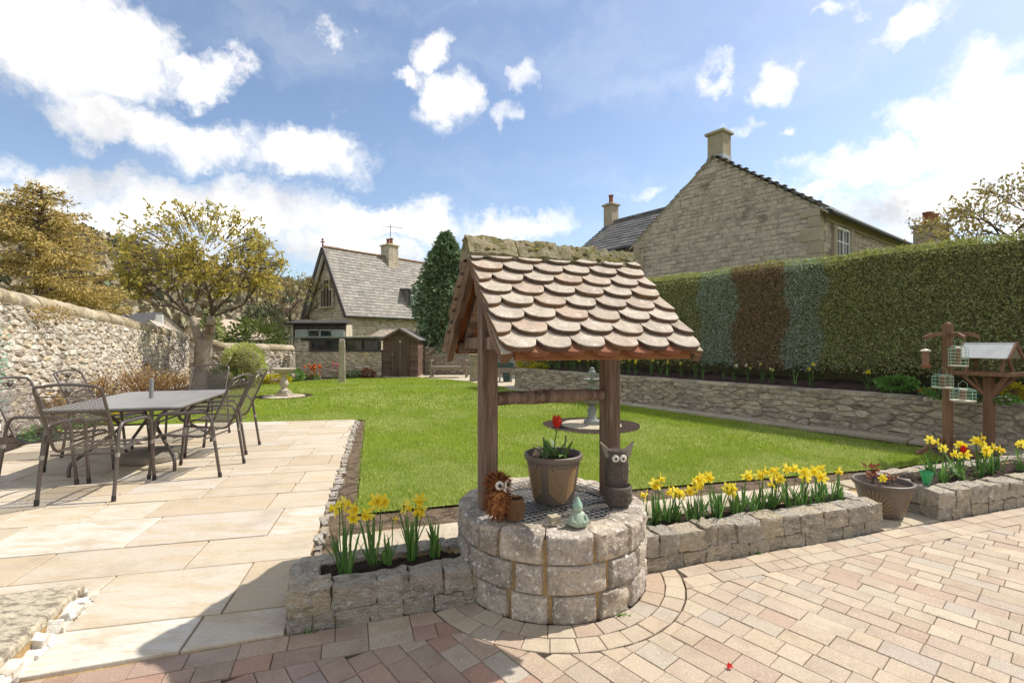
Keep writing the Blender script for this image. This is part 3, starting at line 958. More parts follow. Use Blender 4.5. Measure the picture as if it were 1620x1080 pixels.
# ---------------------------------------------------------------- retaining wall, raised bed and kerb
RW0, RWd = Vector((4.52, 8.43)), Vector((-.61, .79)).normalized()
RN = Vector((-RWd.y, -RWd.x * -1))
RN = Vector((.79, .61)).normalized()          # away from the lawn
rwall = thing('retaining_wall', 'long low rough stone retaining wall between the lawn and the hedge bed', 'wall', (4.5, 8.5, 0))
A_, B_ = RW0 + RWd * 7.25, RW0 - RWd * 5.2
core = MB()
q = [A_, B_, B_ + RN * .3, A_ + RN * .3]
V = [(p.x - 4.5, p.y - 8.5, z) for z in (-.05, .575) for p in q]
core.add(V, [(0, 1, 5, 4), (1, 2, 6, 5), (2, 3, 7, 6), (3, 0, 4, 7), (4, 5, 6, 7)])
core.build('wall_core', M_greymortar, rwall)
stones = rubble_face(rwall, A_, B_, 0.0, .57, .57, .24, .08, M_retain, 300, proud=.026, gap=.003)
stones += rubble_face(rwall, A_ + RN * .3, A_, 0.0, .57, .57, .2, .10, M_retain, 340, proud=.022, gap=.004)
place_stones(stones, rwall, M_retain, 300)
random.seed(9)
s_ = 0
while s_ < 12.3:
    l = random.uniform(.3, .7)
    c = A_ + (B_ - A_).normalized() * (s_ + l / 2) + RN * .14
    m = MB(); m.box((0, 0, 0), (l - .008, .31 + random.uniform(-.02, .02), .045), jit=.008)
    m.build('capping_stone', M_retain, rwall, (c.x - 4.5, c.y - 8.5, .595), rz=math.atan2(-RWd.y, -RWd.x))
    s_ += l
kerb = sheet('kerb_path', [tuple(p) for p in (A_ - RN * .40, B_ - RN * .36, B_, A_)], .006, M_mortar)
s_ = 0
while s_ < 12.3:
    l = random.uniform(.45, .9)
    c = A_ + (B_ - A_).normalized() * (s_ + l / 2) - RN * .19
    m = MB(); m.box((0, 0, 0), (l - .012, .34, .05), jit=.006)
    m.build('flagstone', M_pale, kerb, (c.x, c.y, .012), rz=math.atan2(-RWd.y, -RWd.x))
    s_ += l
# soil of the raised bed, gently uneven
nx, ny = 60, 8
V, F = [], []
for j in range(ny + 1):
    for i in range(nx + 1):
        p = A_.lerp(B_, i / nx) + RN * (.27 + 2.0 * j / ny)
        V.append((p.x, p.y, .555 + .16 * min(j, 4) / 4 + .05 * nz(p.x, p.y, 0, 2.2) + random.uniform(-.012, .012)))
for j in range(ny):
    for i in range(nx):
        k = j * (nx + 1) + i; F.append((k + nx + 1, k + nx + 2, k + 1, k))
m = MB(); m.add(V, F); struct(m.build('raised_bed', M_bedsoil, None))
# far sitting-out paving
sheet('far_paving', [(-3.75, 18.75), (-1.55, 16.72), (-.35, 14.95), (.25, 13.75), (.4, 14.4), (2.2, 15.9), (1.6, 20.5), (-3.75, 20.5)], .004, M_pale)

# ---------------------------------------------------------------- wishing well
well = thing('wishing_well', 'round stone wishing well with timber posts and a scalloped clay tile roof', 'well', (DC.x, DC.y, 0), AX)
random.seed(41)
m = MB(); m.lathe([(.536, -.02), (.538, .10), (.538, .30), (.528, .405), (.36, .408)], 48, capt=False, capb=False)
m.build('mortar', M_mortar, well, smooth=40)
m = MB(); m.lathe([(.40, .395), (.2, .398), (.01, .40)], 32, capb=False); m.build('gravel_bed', M_gravel, well)
def ring_stone(t0, t1, z0, z1, top, seed):
    g = .004
    nt = max(6, int((t1 - t0) / .03))
    if top:
        prof = [(.505, z0 + g), (.550, z0 + .004), (.558, z0 + .012), (.560, z0 + .055), (.560, z1 - .05), (.557, z1 - .010), (.543, z1 - .001), (.49, z1), (.44, z1 + .003), (.385, z1 - .003), (.37, z1 - .03)]
    else:
        prof = [(.505, z0 + g), (.550, z0 + .004), (.558, z0 + .012), (.561, z0 + .05), (.561, z1 - .05), (.558, z1 - .012), (.550, z1 - .004), (.505, z1 - g)]
    fine_ = []
    for k in range(len(prof) - 1):
        seg = max(1, round(math.hypot(prof[k + 1][0] - prof[k][0], prof[k + 1][1] - prof[k][1]) / .018))
        fine_ += [(prof[k][0] + (prof[k + 1][0] - prof[k][0]) * i / seg, prof[k][1] + (prof[k + 1][1] - prof[k][1]) * i / seg) for i in range(seg)]
    prof = fine_ + [prof[-1]]
    V, F = [], []
    npf = len(prof)
    for e in range(nt + 1):
        u = e / nt
        t = t0 + .007 + (t1 - t0 - .014) * u
        ec = 1 - (abs(2 * u - 1) ** 24)
        for k, (r, z) in enumerate(prof):
            rr = .515 + (r - .515) * (.25 + .75 * ec) if r > .515 else r
            d1 = nz(t * 5 + seed * 3, z * 16, r * 9 + seed) * .013 + nz(t * 18 + seed, z * 40, seed * 2.0 + r * 20) * .009 + nz(t * 45, z * 80, seed * 5.0 + r * 60) * .006
            if r < .48 and top: V.append((rr * math.cos(t), rr * math.sin(t), z + d1 * .6)); continue
            V.append(((rr + d1) * math.cos(t), (rr + d1) * math.sin(t), z + d1 * .45))
    for e in range(nt):
        for k in range(npf - 1):
            F.append((e * npf + k, (e + 1) * npf + k, (e + 1) * npf + k + 1, e * npf + k + 1))
    F.append(tuple(range(npf))); F.append(tuple(nt * npf + k for k in range(npf - 1, -1, -1)))
    m = MB(); m.add(V, F, 0)
    return m
for ci, (z0, z1) in enumerate(((-.01, .135), (.135, .285), (.285, .43))):
    ns_ = (15, 14, 15)[ci]; t = .21 * ci + .1
    cuts = [t + 2 * PI * (k + (random.uniform(-.22, .22) if 0 < k < ns_ else 0)) / ns_ for k in range(ns_ + 1)]
    for i in range(len(cuts) - 1):
        ring_stone(cuts[i], cuts[i + 1], z0, z1, ci == 2, ci * 20 + i).build('stone', M_lime, well, smooth=50)
m = MB()
for k in range(-11, 12):
    c = k * .036; h = math.sqrt(max(0, .41 ** 2 - c * c))
    if h > .02:
        m.box((0.0, c, .4385), (2 * h, .0032, .0028)); m.box((c, 0.0, .4415), (.0032, 2 * h, .0028))
m.build('wire_mesh', M_wire, well, rz=.25)

def post(x):
    m = MB(); m.box((0, 0, .985), (.098, .098, 1.13 + .38))
    return m.build('post', M_wood, well, (x, 0, .0), bevel=.005)
post(-.40); post(.405)
m = MB(); m.tube([(-.355 + .71 * k / 6, .0, 1.063 + (.004 if k % 2 else 0)) for k in range(7)], [.043, .041, .043, .044, .042, .04, .036], 14, flat=.95)
m.build('roller', M_wood, well, smooth=50)

RZ, EY, EZ = 1.925, .685, 1.345          # ridge height, eave reach, eave height
sl = math.atan2(RZ - EZ, EY); SL = math.hypot(RZ - EZ, EY)
X0, X1 = -.535, .575
def on_roof(side, x, s, h):
    """s down the slope from the ridge, h above it"""
    return Vector((x, side * (s * math.cos(sl) + h * math.sin(sl)), RZ - s * math.sin(sl) + h * math.cos(sl)))
# decks, battens, barge boards
for side in (-1, 1):
    m = MB()
    c = [on_roof(side, x, s, h) for x, s in ((X0 + .06, .03), (X1 - .06, .03), (X1 - .06, SL - .03), (X0 + .06, SL - .03)) for h in (-.030, -.016)]
    V = [c[0], c[2], c[4], c[6], c[1], c[3], c[5], c[7]]
    m.add(V, [(3, 2, 1, 0), (4, 5, 6, 7), (0, 1, 5, 4), (1, 2, 6, 5), (2, 3, 7, 6), (3, 0, 4, 7)])
    m.build('roof_deck', M_ply, well)
    for x in (X0 + .04, X1 - .04):
        m = MB(); V = []; ns = 14
        for k in range(ns + 1):
            s = .02 + (SL - .02) * k / ns
            j = .012 * nz(k * .7, side * 3.0, x * 9)
            wd = (.085 if side > 0 else .05) + .02 * nz(k * .45, x * 5, side)
            for (h, dx) in ((-.018, -.022), (-.018, .022), (-.018 - wd, .018 + j), (-.018 - wd + j, -.022 + j)):
                V.append(on_roof(side, x + dx, s, h))
        F = [(k * 4 + i, (k + 1) * 4 + i, (k + 1) * 4 + (i + 1) % 4, k * 4 + (i + 1) % 4) for k in range(ns) for i in range(4)]
        F += [(0, 1, 2, 3), (ns * 4 + 3, ns * 4 + 2, ns * 4 + 1, ns * 4)]
        m.add(V, F); m.build('barge_board', M_bark, well, smooth=30)
    m = MB(); m.bar(on_roof(side, X0 + .08, SL - .02, -.03), on_roof(side, X1 - .08, SL - .02, -.03), .02, .045)
    m.build('eave_batten', M_rawwood, well, bevel=.003)
    m = MB(); m.box((.01, side * (EY - .13), EZ + .015), (.92, .06, .065)); m.build('wall_plate', M_wood, well, bevel=.004)
for x in (-.40, .405):
    for dy in (-1, 1):
        m = MB(); m.box((x, dy * .285, EZ + .045), (.055, .47, .07)); m.build('tie_beam', M_wood, well, bevel=.004)
# rafters behind the deck
for side in (-1, 1):
    for x in (-.40, .405):
        m = MB(); m.bar(on_roof(side, x, .02, -.062), on_roof(side, x, SL - .06, -.062), .05, .06, up=(0, side * math.sin(sl), math.cos(sl)))
        m.build('rafter', M_wood, well)
# tiles: scalloped, thick, each a piece of its own
TW, TL, TT = .178, .20, .026
def tile_mesh(lo, hi):
    """clay tile between x=lo and x=hi (fractions of the width), rounded tail"""
    pts = [(lo * TW, 0.0), (hi * TW, 0.0)]
    arc = []
    for k in range(11):
        u = 1 - k / 10
        x = (u - .5) * TW * .985
        if x < lo * TW - 1e-6 or x > hi * TW + 1e-6: continue
        arc.append((x, TL - .075 + .075 * math.sqrt(max(0, 1 - (2 * abs(u - .5)) ** 2.4))))
    pts = [(lo * TW, 0), (hi * TW, 0)] 
    if hi < .5 - 1e-6: arc = [(hi * TW, arc[0][1] if arc else TL)] + arc
    if lo > -.5 + 1e-6: arc = arc + [(lo * TW, arc[-1][1] if arc else TL)]
    pts += arc
    n = len(pts)
    V = [(x, -y, 0) for x, y in pts] + [(x, -y, TT - .003) for x, y in pts] + [(x * .985, -y + (.003 if y > .02 else 0), TT) for x, y in pts]
    F = [tuple(range(n))] + [(r * n + (i + 1) % n, r * n + i, (r + 1) * n + i, (r + 1) * n + (i + 1) % n) for r in range(2) for i in range(n)] + [tuple(2 * n + i for i in range(n - 1, -1, -1))]
    m = MB(); m.add(V, F)
    me = m.mesh('tile')
    bm = bmesh.new(); bm.from_mesh(me); bmesh.ops.recalc_face_normals(bm, faces=bm.faces[:]); bm.to_mesh(me); bm.free()
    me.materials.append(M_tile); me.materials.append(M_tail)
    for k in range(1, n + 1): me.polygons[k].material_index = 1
    return me
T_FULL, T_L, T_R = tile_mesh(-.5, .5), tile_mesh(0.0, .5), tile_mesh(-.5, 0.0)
T_UNDER = tile_mesh(-.5, .5); T_UNDER.materials.clear(); T_UNDER.materials.append(M_clay)
random.seed(3)
rows = 8
for side in (-1, 1):
    for k in range(-1, rows):
        s_tail = SL + .02 - max(k, 0) * .107 - (0 if k >= 0 else -.004)
        half = (k % 2 == 1) or k == -1
        xs = []
        if half:
            xs = [(X0, T_L)] + [(X0 + TW * (i + 1), T_FULL) for i in range(5)] + [(X0 + TW * 6, T_R)]
        else:
            xs = [(X0 + TW * (i + .5), T_FULL) for i in range(6)]
        for x, me in xs:
            if k == -1 and me is T_FULL: me = T_UNDER
            hb = -.004 if k == -1 else .026
            dx = random.uniform(-.004, .004); ds = random.uniform(-.006, .006)
            top = on_roof(side, x + dx, s_tail - TL + ds, -.014 if k >= 0 else -.014)
            tail = on_roof(side, x + dx, s_tail + ds, hb + random.uniform(-.002, .004))
            yv = (top - tail).normalized()
            xv = Vector((1, 0, 0)) if side < 0 else Vector((-1, 0, 0))
            zv = xv.cross(yv).normalized(); xv = yv.cross(zv)
            me2 = me
            if side > 0 and me is T_L: me2 = T_R
            elif side > 0 and me is T_R: me2 = T_L
            o = link('tile', me2, None, well, top)
            R = Matrix((xv, yv, zv)).transposed()
            R = R @ Matrix.Rotation(random.uniform(-.02, .02), 3, 'Z')
            o.rotation_euler = R.to_euler()
# ridge stones, mossy
random.seed(12)
cuts = [X0 - .005, -.245, .03, .30, X1 - .02]
for i in range(4):
    xa, xb = cuts[i] + .004, cuts[i + 1] - .004
    m = MB(); V = []
    prof = [(-.118, -.088), (-.128, -.062), (-.075, .0), (-.035, .042), (0, .054), (.035, .042), (.075, .0), (.128, -.062), (.118, -.088)]
    ns = 16; npf = len(prof)
    for e in range(ns + 1):
        x = xa + (xb - xa) * e / ns
        for (y_, z_) in prof:
            j = .015 * nz(x * 30, y_ * 25, z_ * 25 + i) + .014 * nz(x * 9, y_ * 12, i * 3.0)
            V.append((x, y_ * (1 + j * 2), RZ + .032 + z_ + j * (1.0 + .6 * i / 3) - (.012 * i)))
    F = [(e * npf + k, e * npf + k + 1, (e + 1) * npf + k + 1, (e + 1) * npf + k) for e in range(ns) for k in range(npf - 1)]
    F += [tuple(range(npf - 1, -1, -1)), tuple(ns * npf + k for k in range(npf)), ] 
    m.add(V, F)
    rd = m.build('ridge_stone', M_moss, well, smooth=50)
    # moss cushions
    mm = MB()
    for _ in range(30 + 12 * i):
        x = random.uniform(xa, xb); y_ = random.uniform(-.11, .11)
        z_ = RZ + .032 - .012 * i + (.05 - abs(y_) * .85)
        r_ = random.uniform(.006, .024)
        mm.lathe([(r_ * .9, -.004), (r_, .003), (r_ * .6, r_ * .6), (.001, r_ * .75)], 7, (x, y_, z_), r=random.random())
    M_mossy = bpy.data.materials.get('moss_cushion') or mat('moss_cushion', ['#6f6a34', '#8a7f3f', '#4a4424', '#a8955c', '#3f3826', '#8a6a34'], fine=.3, fscale=200, rough=1, bump=1, bscale=150, bdist=.004)
    mm.build('moss', M_mossy, rd, kind='stuff')

# ---------------------------------------------------------------- things standing on the well
TOPZ = .4435
def wl_(a, b): # world point on the well top from camera-plan coords
    return (a, b, TOPZ)
M_pot = mat('taupe_plastic', ['#6d6157'], stain='#5b5048', samt=.5, sscale=5, fine=.1, rough=.5, bump=.1, bscale=90, spec=.4)
M_potrib = mat('brass_ribs', ['#b08d5c', '#a2835a'], fine=.15, rough=.45, bump=0, spec=.5)
def flower_pot(name, label, loc, r_top, r_bot, h, pattern, group=None, rz=0.0):
    t = thing(name, label, 'flower pot', loc, rz, group)
    m = MB()
    m.lathe([(r_bot * .92, 0), (r_bot, .01), (r_top * .93, h * .84), (r_top * .94, h * .86), (r_top * 1.0, h * .88), (r_top * 1.03, h * .93), (r_top * 1.02, h * .985), (r_top * .985, h), (r_top * .93, h * .99), (r_top * .9, h * .9), (r_top * .88, h * .84)], 48, capt=False)
    m.build('pot', M_pot, t, smooth=35)
    m = MB(); V = []; 
    prof = [(r_top * .90, h * .85), (r_top * .6, h * .88), (r_top * .3, h * .9), (.005, h * .9)]
    m.lathe(prof, 28, wob=.008, capb=False); m.build('soil', M_soil, t)
    m = MB()
    def wallpt(th, u, off=.0015):
        r = r_bot + (r_top * .93 - r_bot) * u + off
        return Vector((r * math.sin(th), -r * math.cos(th), .01 + (h * .83) * u))
    if pattern == 'palm':
        for c0 in [k * 2 * PI / 4 + .35 for k in range(4)]:
            for k in range(13):
                u0 = .02 + k * .066
                for sg in (-1, 1):
                    pts = [wallpt(c0 + sg * w_ * .62, min(.93, u0 + .30 * w_ ** 1.15)) for w_ in (0, .33, .66, 1.0) if u0 + .30 * w_ ** 1.15 < .95]
                    if len(pts) > 1: m.tube(pts, .0026, 4)
    else:
        for c0 in [k * 2 * PI / 3 + .5 for k in range(3)]:
            for k in range(15):
                an = -1.35 + 2.7 * k / 14
                pts = [wallpt(c0 + math.sin(an) * q_ * .85, .06 + math.cos(an) * q_ * .85) for q_ in (.1, .55, 1.0)]
                m.tube(pts, .003, 4)
    m.build('relief_pattern', M_potrib, t)
    return t
pot1 = flower_pot('flower_pot', 'tall taupe plastic pot with feather relief standing on the wishing well', (.25, 2.93, TOPZ), .172, .122, .285, 'palm')

M_tleaf = mat('tulip_leaf', ['#5f8040', '#6d8c4a', '#54753a'], stain='#8aa070', samt=.3, sscale=8, fine=.1, rough=.5, bump=0, translucent=.25)
def blade(m, base, az, lean, length, width, fold=.0, r=0.0, n=5, droop=1.2):
    """a strap leaf that arches over"""
    d = Vector((math.cos(az), math.sin(az), 0)); s = Vector((-d.y, d.x, 0))
    V = []; p = Vector(base); ang = lean
    for k in range(n + 1):
        u = k / n
        w = width * (1 - .25 * u) * (1 if u < .75 else max(.04, (1 - u) / .25)) * .5
        V += [p - s * w, p + s * w]
        st = length / n
        p = p + (d * math.sin(ang) + Vector((0, 0, 1)) * math.cos(ang)) * st
        ang += droop * lean / n
    F = [(2 * k, 2 * k + 1, 2 * k + 3, 2 * k + 2) for k in range(n)]
    m.add(V, F, r)
def tulip_head(parent, loc, size, material, open_=.25):
    for k in range(6):
        m = MB(); az = k * PI / 3
        V = []; n = 4
        for i in range(n + 1):
            u = i / n
            rr = size * (.30 * math.sin(PI * min(u * .8 + .12, 1)) + open_ * u * u * .6)
            w = size * .52 * math.sin(PI * (u * .86 + .1)) * (1 if u < .95 else .3)
            c = Vector((math.cos(az) * rr, math.sin(az) * rr, size * 1.1 * u)); s = Vector((-math.sin(az), math.cos(az), 0))
            V += [c - s * w / 2, c + s * w / 2]
        m.add(V, [(2 * i, 2 * i + 1, 2 * i + 3, 2 * i + 2) for i in range(n)], random.random() * .3 + .01)
        m.build('petal', material, parent, loc, smooth=60)
random.seed(8)
tul = thing('tulip_plant', 'red striped tulip with broad leaves growing in the pot on the well', 'flower', (.25, 2.93, TOPZ + .25))
m = MB()
for (x, y) in ((-.05, -.02), (.0, .0), (.065, -.02), (.03, .03)):
    for k in range(4):
        blade(m, (x, y, 0), random.uniform(0, 2 * PI), random.uniform(.25, .9), random.uniform(.10, .17), random.uniform(.025, .042), r=random.random() * .9 + .05)
m.build('leaves', M_tleaf, tul, smooth=60)
m = MB(); m.tube([(.0, 0, 0), (.008, 0, .08), (.022, -.005, .19)], .0035, 6); m.tube([(-.055, -.02, 0), (-.06, -.02, .13)], [.003, .006], 6); m.tube([(.06, -.02, 0), (.075, -.02, .14)], [.003, .006], 6)
m.build('stems', M_tleaf, tul, smooth=60)
M_redstripe = mat('striped_petal', ['#c9221c', '#d8382a', '#b51a18'], stain='#e8b9a6', samt=.6, sscale=30, slo=.6, shi=.7, fine=.1, rough=.45, bump=0, translucent=.25)
tulip_head(tul, (.022, -.005, .185), .072, M_redstripe, .38)

def shaggy(m, center, rad, n, ln, r0=0.1, zmin=-9, width=.006, down=.6):
    """fibres over an ellipsoid"""
    for _ in range(n):
        v = Vector((random.gauss(0, 1), random.gauss(0, 1), random.gauss(0, 1))).normalized()
        p = Vector(center) + Vector((v.x * rad[0], v.y * rad[1], v.z * rad[2]))
        d = (v + Vector((random.uniform(-.4, .4), random.uniform(-.4, .4), -down + random.uniform(-.3, .3)))).normalized()
        s = d.cross(v); 
        if s.length < .05: s = d.orthogonal()
        s.normalize()
        l = ln * random.uniform(.5, 1.3)
        m.add([p - s * width, p + s * width, p + d * l], [(0, 1, 2)], random.random() * .9 + .05)
M_rust = mat('rust_fibre', ['#7a4526', '#8f5a33', '#5c3018', '#a9713f', '#6b3a1e', '#94603a'], fine=.2, rough=.8, bump=0)
M_dark = mat('black_bead', ['#15120f'], fine=0, rough=.25, bump=0, spec=.5)
M_eye = mat('eye_disc', ['#d9d4c6'], stain='#b5ae9c', samt=.4, sscale=40, fine=.1, rough=.4, bump=0)
M_wicker = mat('wicker', ['#6b4a30', '#5a3d28', '#7a5a3c'], fine=.3, fscale=120, rough=.85, bump=.6, bscale=90, bdist=.004)
M_grey = mat('grey_fibre', ['#6d6358', '#5c534a', '#7d7366', '#4f4740', '#8a8072'], fine=.25, fscale=120, rough=.95, bump=.8, bscale=100, bdist=.006)
# rusty brown owl
random.seed(19)
bo = thing('owl_ornament', 'shaggy rust-brown fibre owl ornament with a wicker basket by the well post', 'ornament', (-.075, 2.60, TOPZ), -.15)
m = MB(); m.lathe([(.012, .028), (.04, .04), (.058, .075), (.06, .11), (.048, .15), (.03, .165)], 16, wob=.012); shaggy(m, (0, 0, .10), (.056, .05, .07), 620, .04)
m.build('body', M_rust, bo)
m = MB(); m.lathe([(.02, .15), (.047, .165), (.054, .195), (.045, .222), (.012, .235)], 16, wob=.008); shaggy(m, (.0, 0, .20), (.052, .048, .04), 460, .03, down=-.15)
hd = m.build('head', M_rust, bo)
for (x, y) in ((.018, -.05), (.05, -.02)):
    m = MB(); m.lathe([(.022, -.004), (.024, .002), (.018, .006), (.001, .007)], 16)
    o = m.build('eye', M_eye, hd, (x, y, .198)); o.rotation_euler = (PI / 2, 0, math.atan2(y, x) + PI / 2)
    m = MB(); m.lathe([(.010, .0), (.009, .007), (.001, .010)], 12); p = m.build('pupil', M_dark, hd, (x * 1.1, y * 1.1, .198)); p.rotation_euler = o.rotation_euler
m = MB(); m.lathe([(.008, 0), (.006, .012), (.001, .028)], 8); o = m.build('beak', M_eye, hd, (.04, -.045, .18)); o.rotation_euler = (math.radians(115), 0, .7)
for x in (-.02, .025):
    m = MB()
    m.tube([(x, 0, .035), (x, -.004, .006)], .004, 6)
    for k in (-1, 0, 1): m.tube([(x, -.004, .005), (x + k * .016, -.03, .003)], [.004, .002], 5)
    m.build('foot', M_rawwood, bo)
m = MB(); m.lathe([(.03, 0), (.048, .012), (.056, .05), (.05, .10), (.042, .115), (.036, .11), (.03, .06)], 18, (.085, .02, 0), wob=.006, capt=False)
for k in range(9): m.lathe([(.055 - abs(k - 4) * .0016, .008 + k * .012), (.06 - abs(k - 4) * .0018, .014 + k * .012), (.055 - abs(k - 4) * .0016, .019 + k * .012)], 18, (.085, .02, 0), r=.3, capb=False, capt=False)
m.build('basket', M_wicker, bo)
# grey owl with basket
random.seed(23)
go_ = thing('owl_ornament', 'grey woven owl ornament with pointed ears and big white eyes in a basket', 'ornament', (.625, 2.875, TOPZ), .08)
prof = [(.05, .07), (.066, .10), (.071, .15), (.07, .20), (.065, .24), (.066, .27), (.068, .30), (.066, .312), (.04, .304), (.01, .300)]
m = MB(); m.lathe(prof, 22, wob=.006); V0 = len(m.v)
m.v = [(x * 1.0, y * .62, z) for x, y, z in m.v]
for sg in (-1, 1):
    m.add([(sg * .07, -.026, .27), (sg * .07, .026, .27), (sg * .03, .022, .300), (sg * .03, -.022, .300), (sg * .104, 0, .362), (sg * .098, .004, .362)],
          [(0, 1, 5, 4), (1, 2, 5), (2, 3, 4, 5), (3, 0, 4)] if sg > 0 else [(4, 5, 1, 0), (5, 2, 1), (5, 4, 3, 2), (4, 0, 3)], .2)
shaggy(m, (0, 0, .2), (.07, .045, .13), 900, .012, width=.003, down=.9)
bd = m.build('body', M_grey, go_, smooth=50)
for sg in (-1, 1):
    m = MB(); m.lathe([(.020, -.01), (.0215, .002), (.017, .006), (.001, .007)], 18); o = m.build('eye', M_eye, bd, (sg * .023, -.046, .272)); o.rotation_euler = (PI / 2, 0, sg * .15)
    m = MB(); m.lathe([(.008, .0), (.007, .0095), (.001, .0115)], 12); o = m.build('pupil', M_dark, bd, (sg * .021, -.046, .271)); o.rotation_euler = (PI / 2, 0, sg * .15)
m = MB(); m.lathe([(.007, 0), (.005, .01), (.001, .02)], 8); o = m.build('beak', M_grey, bd, (0, -.042, .255)); o.rotation_euler = (math.radians(130), 0, 0)
m = MB(); m.lathe([(.06, 0), (.075, .012), (.083, .05), (.08, .10), (.072, .112), (.066, .10), (.06, .05)], 24, (0, -.012, 0), wob=.005, capt=False)
for k in range(8): m.lathe([(.078 + .004 * math.sin(k), .008 + k * .0125), (.087 - abs(k - 4) * .0012, .0135 + k * .0125), (.078, .0195 + k * .0125)], 24, (0, -.012, 0), wob=.006, seed=k, r=.4, capb=False, capt=False)
shaggy(m, (0, -.012, .055), (.083, .083, .05), 260, .02, width=.003, down=.2)
m.build('basket', M_grey, go_)
# little pale green figure and a pebble
M_verdi = mat('pale_green_stone', ['#9fae98'], stain='#b9b9a4', samt=.6, sscale=20, fine=.15, fscale=90, rough=.85, bump=.6, bscale=60, bdist=.006)
fg = thing('garden_figurine', 'small pale green stone figurine with a pointed hat on the well rim', 'figurine', (.345, 2.54, TOPZ - .004), .2)
m = MB(); m.lathe([(.045, 0), (.054, .008), (.05, .028), (.038, .05), (.033, .062), (.02, .072)], 16, wob=.008)
for sg in (-1, 1): m.tube([(sg * .03, -.02, .055), (sg * .042, -.035, .03), (sg * .015, -.045, .022)], [.011, .011, .009], 7)
m.build('body', M_verdi, fg, smooth=60)
m = MB(); m.lathe([(.012, .068), (.024, .076), (.026, .092), (.018, .105)], 14, wob=.002); m.tube([(0, -.024, .088), (0, -.031, .085)], [.005, .003], 6); m.build('head', M_verdi, fg, smooth=60)
m = MB(); m.lathe([(.027, .095), (.025, .105), (.014, .128), (.006, .142), (.001, .147)], 14); m.build('hat', mat('green_hat', ['#8fae9c'], stain='#9fb8a8', samt=.5, sscale=20, fine=.1, rough=.8, bump=.4, bscale=60), fg, smooth=60)
random.seed(2)
pb = rock('pebble', M_pale, (.222, 2.555, TOPZ + .018), (.058, .05, .042), .4, None)
tag(pb, 'rounded grey pebble on the well rim beside the green figurine', 'stone')

# ---------------------------------------------------------------- daffodils and other flowers
M_dleaf = mat('daffodil_leaf', ['#4f7536', '#5f8540', '#6f9348', '#466a38', '#7b9a4c'], fine=.08, rough=.5, bump=0, translucent=.3)
M_yel = mat('daffodil_yellow', ['#f7e650', '#f2dc3a', '#f9eb6a'], fine=.06, rough=.5, bump=0, translucent=.35)
M_trump = mat('trumpet_yellow', ['#f4dc38', '#efd22c'], fine=.06, rough=.5, bump=0, translucent=.25)
M_white_p = mat('white_petal', ['#e9e6d6'], fine=.05, rough=.5, bump=0, translucent=.3)
M_orange = mat('orange_petal', ['#d9601c', '#e07a1f', '#cf4318'], fine=.08, rough=.5, bump=0, translucent=.3)
def daff_flower(parent, loc, face, size, petal=M_yel, trump=M_trump):
    """six petals round a frilled trumpet; face = direction it looks"""
    f = Vector(face).normalized()
    x = f.cross(Vector((0, 0, 1))); x.normalize(); y = x.cross(f)
    def P_(u, v, w): return x * u + y * v + f * w
    m = MB()
    for k in range(6):
        a = k * PI / 3 + (.1 if k % 2 else 0)
        c, s = math.cos(a), math.sin(a)
        b = .02 if k % 2 else -.0
        pts = [(0.10, 0, .02), (.28, .17, .05 + b), (.52, .15, .02 + b), (.68, 0, -.06 + b), (.52, -.15, .02 + b), (.28, -.17, .05 + b)]
        V = [P_(size * (c * p - s * q), size * (s * p + c * q), size * w) for p, q, w in pts]
        mid = P_(size * c * .4, size * s * .4, size * (-.02 + b))
        m.add(V + [mid], [(i, (i + 1) % 6, 6) for i in range(6)], .05 + .9 * random.random())
    fl = m.build('flower', petal, parent, loc)
    m = MB(); n = 10; V = []
    for (r, w) in ((.13, .0), (.17, .22), (.20, .38), (.27, .46)):
        for k in range(n):
            a = 2 * PI * k / n; rr = r * (1 + (.12 if (k % 2 and w > .4) else 0))
            V.append(P_(size * rr * math.cos(a), size * rr * math.sin(a), size * w))
    F = [(i * n + k, i * n + (k + 1) % n, (i + 1) * n + (k + 1) % n, (i + 1) * n + k) for i in range(3) for k in range(n)] + [tuple(range(n))]
    m.add(V, F); m.build('trumpet', trump, fl)
def daffodil(loc, h, nleaf, flowers, label, group, petal=M_yel, trump=M_trump, lw=.017, size=.068, face=None, name='daffodil', cat='daffodil', lean=(.03, .42)):
    t = thing(name, label, cat, loc, 0, group)
    m = MB()
    for k in range(nleaf):
        az = random.uniform(0, 2 * PI)
        blade(m, (random.uniform(-.025, .025), random.uniform(-.018, .018), -.02), az, random.uniform(*lean), h * random.uniform(.5, 1.05), lw * random.uniform(.75, 1.2), r=.03 + .94 * random.random(), n=4, droop=1.0)
    m.build('leaves', M_dleaf, t)
    for k in range(flowers):
        top = Vector((random.uniform(-.055, .055), random.uniform(-.045, .045), h * random.uniform(.84, 1.2)))
        fc = Vector(face) if face else Vector((random.uniform(-.9, 1), random.uniform(-1, .5), random.uniform(-.35, .25)))
        fc.normalize()
        st = MB(); st.tube([(top.x * .3, top.y * .3, -.02), (top.x * .7, top.y * .7, top.z * .6), tuple(top - fc * .012 + Vector((0, 0, .004))), tuple(top)], .0032, 5)
        st.build('stem', M_dleaf, t)
        daff_flower(t, top, fc, size * random.uniform(.9, 1.15), petal, trump)
    return t
random.seed(50)
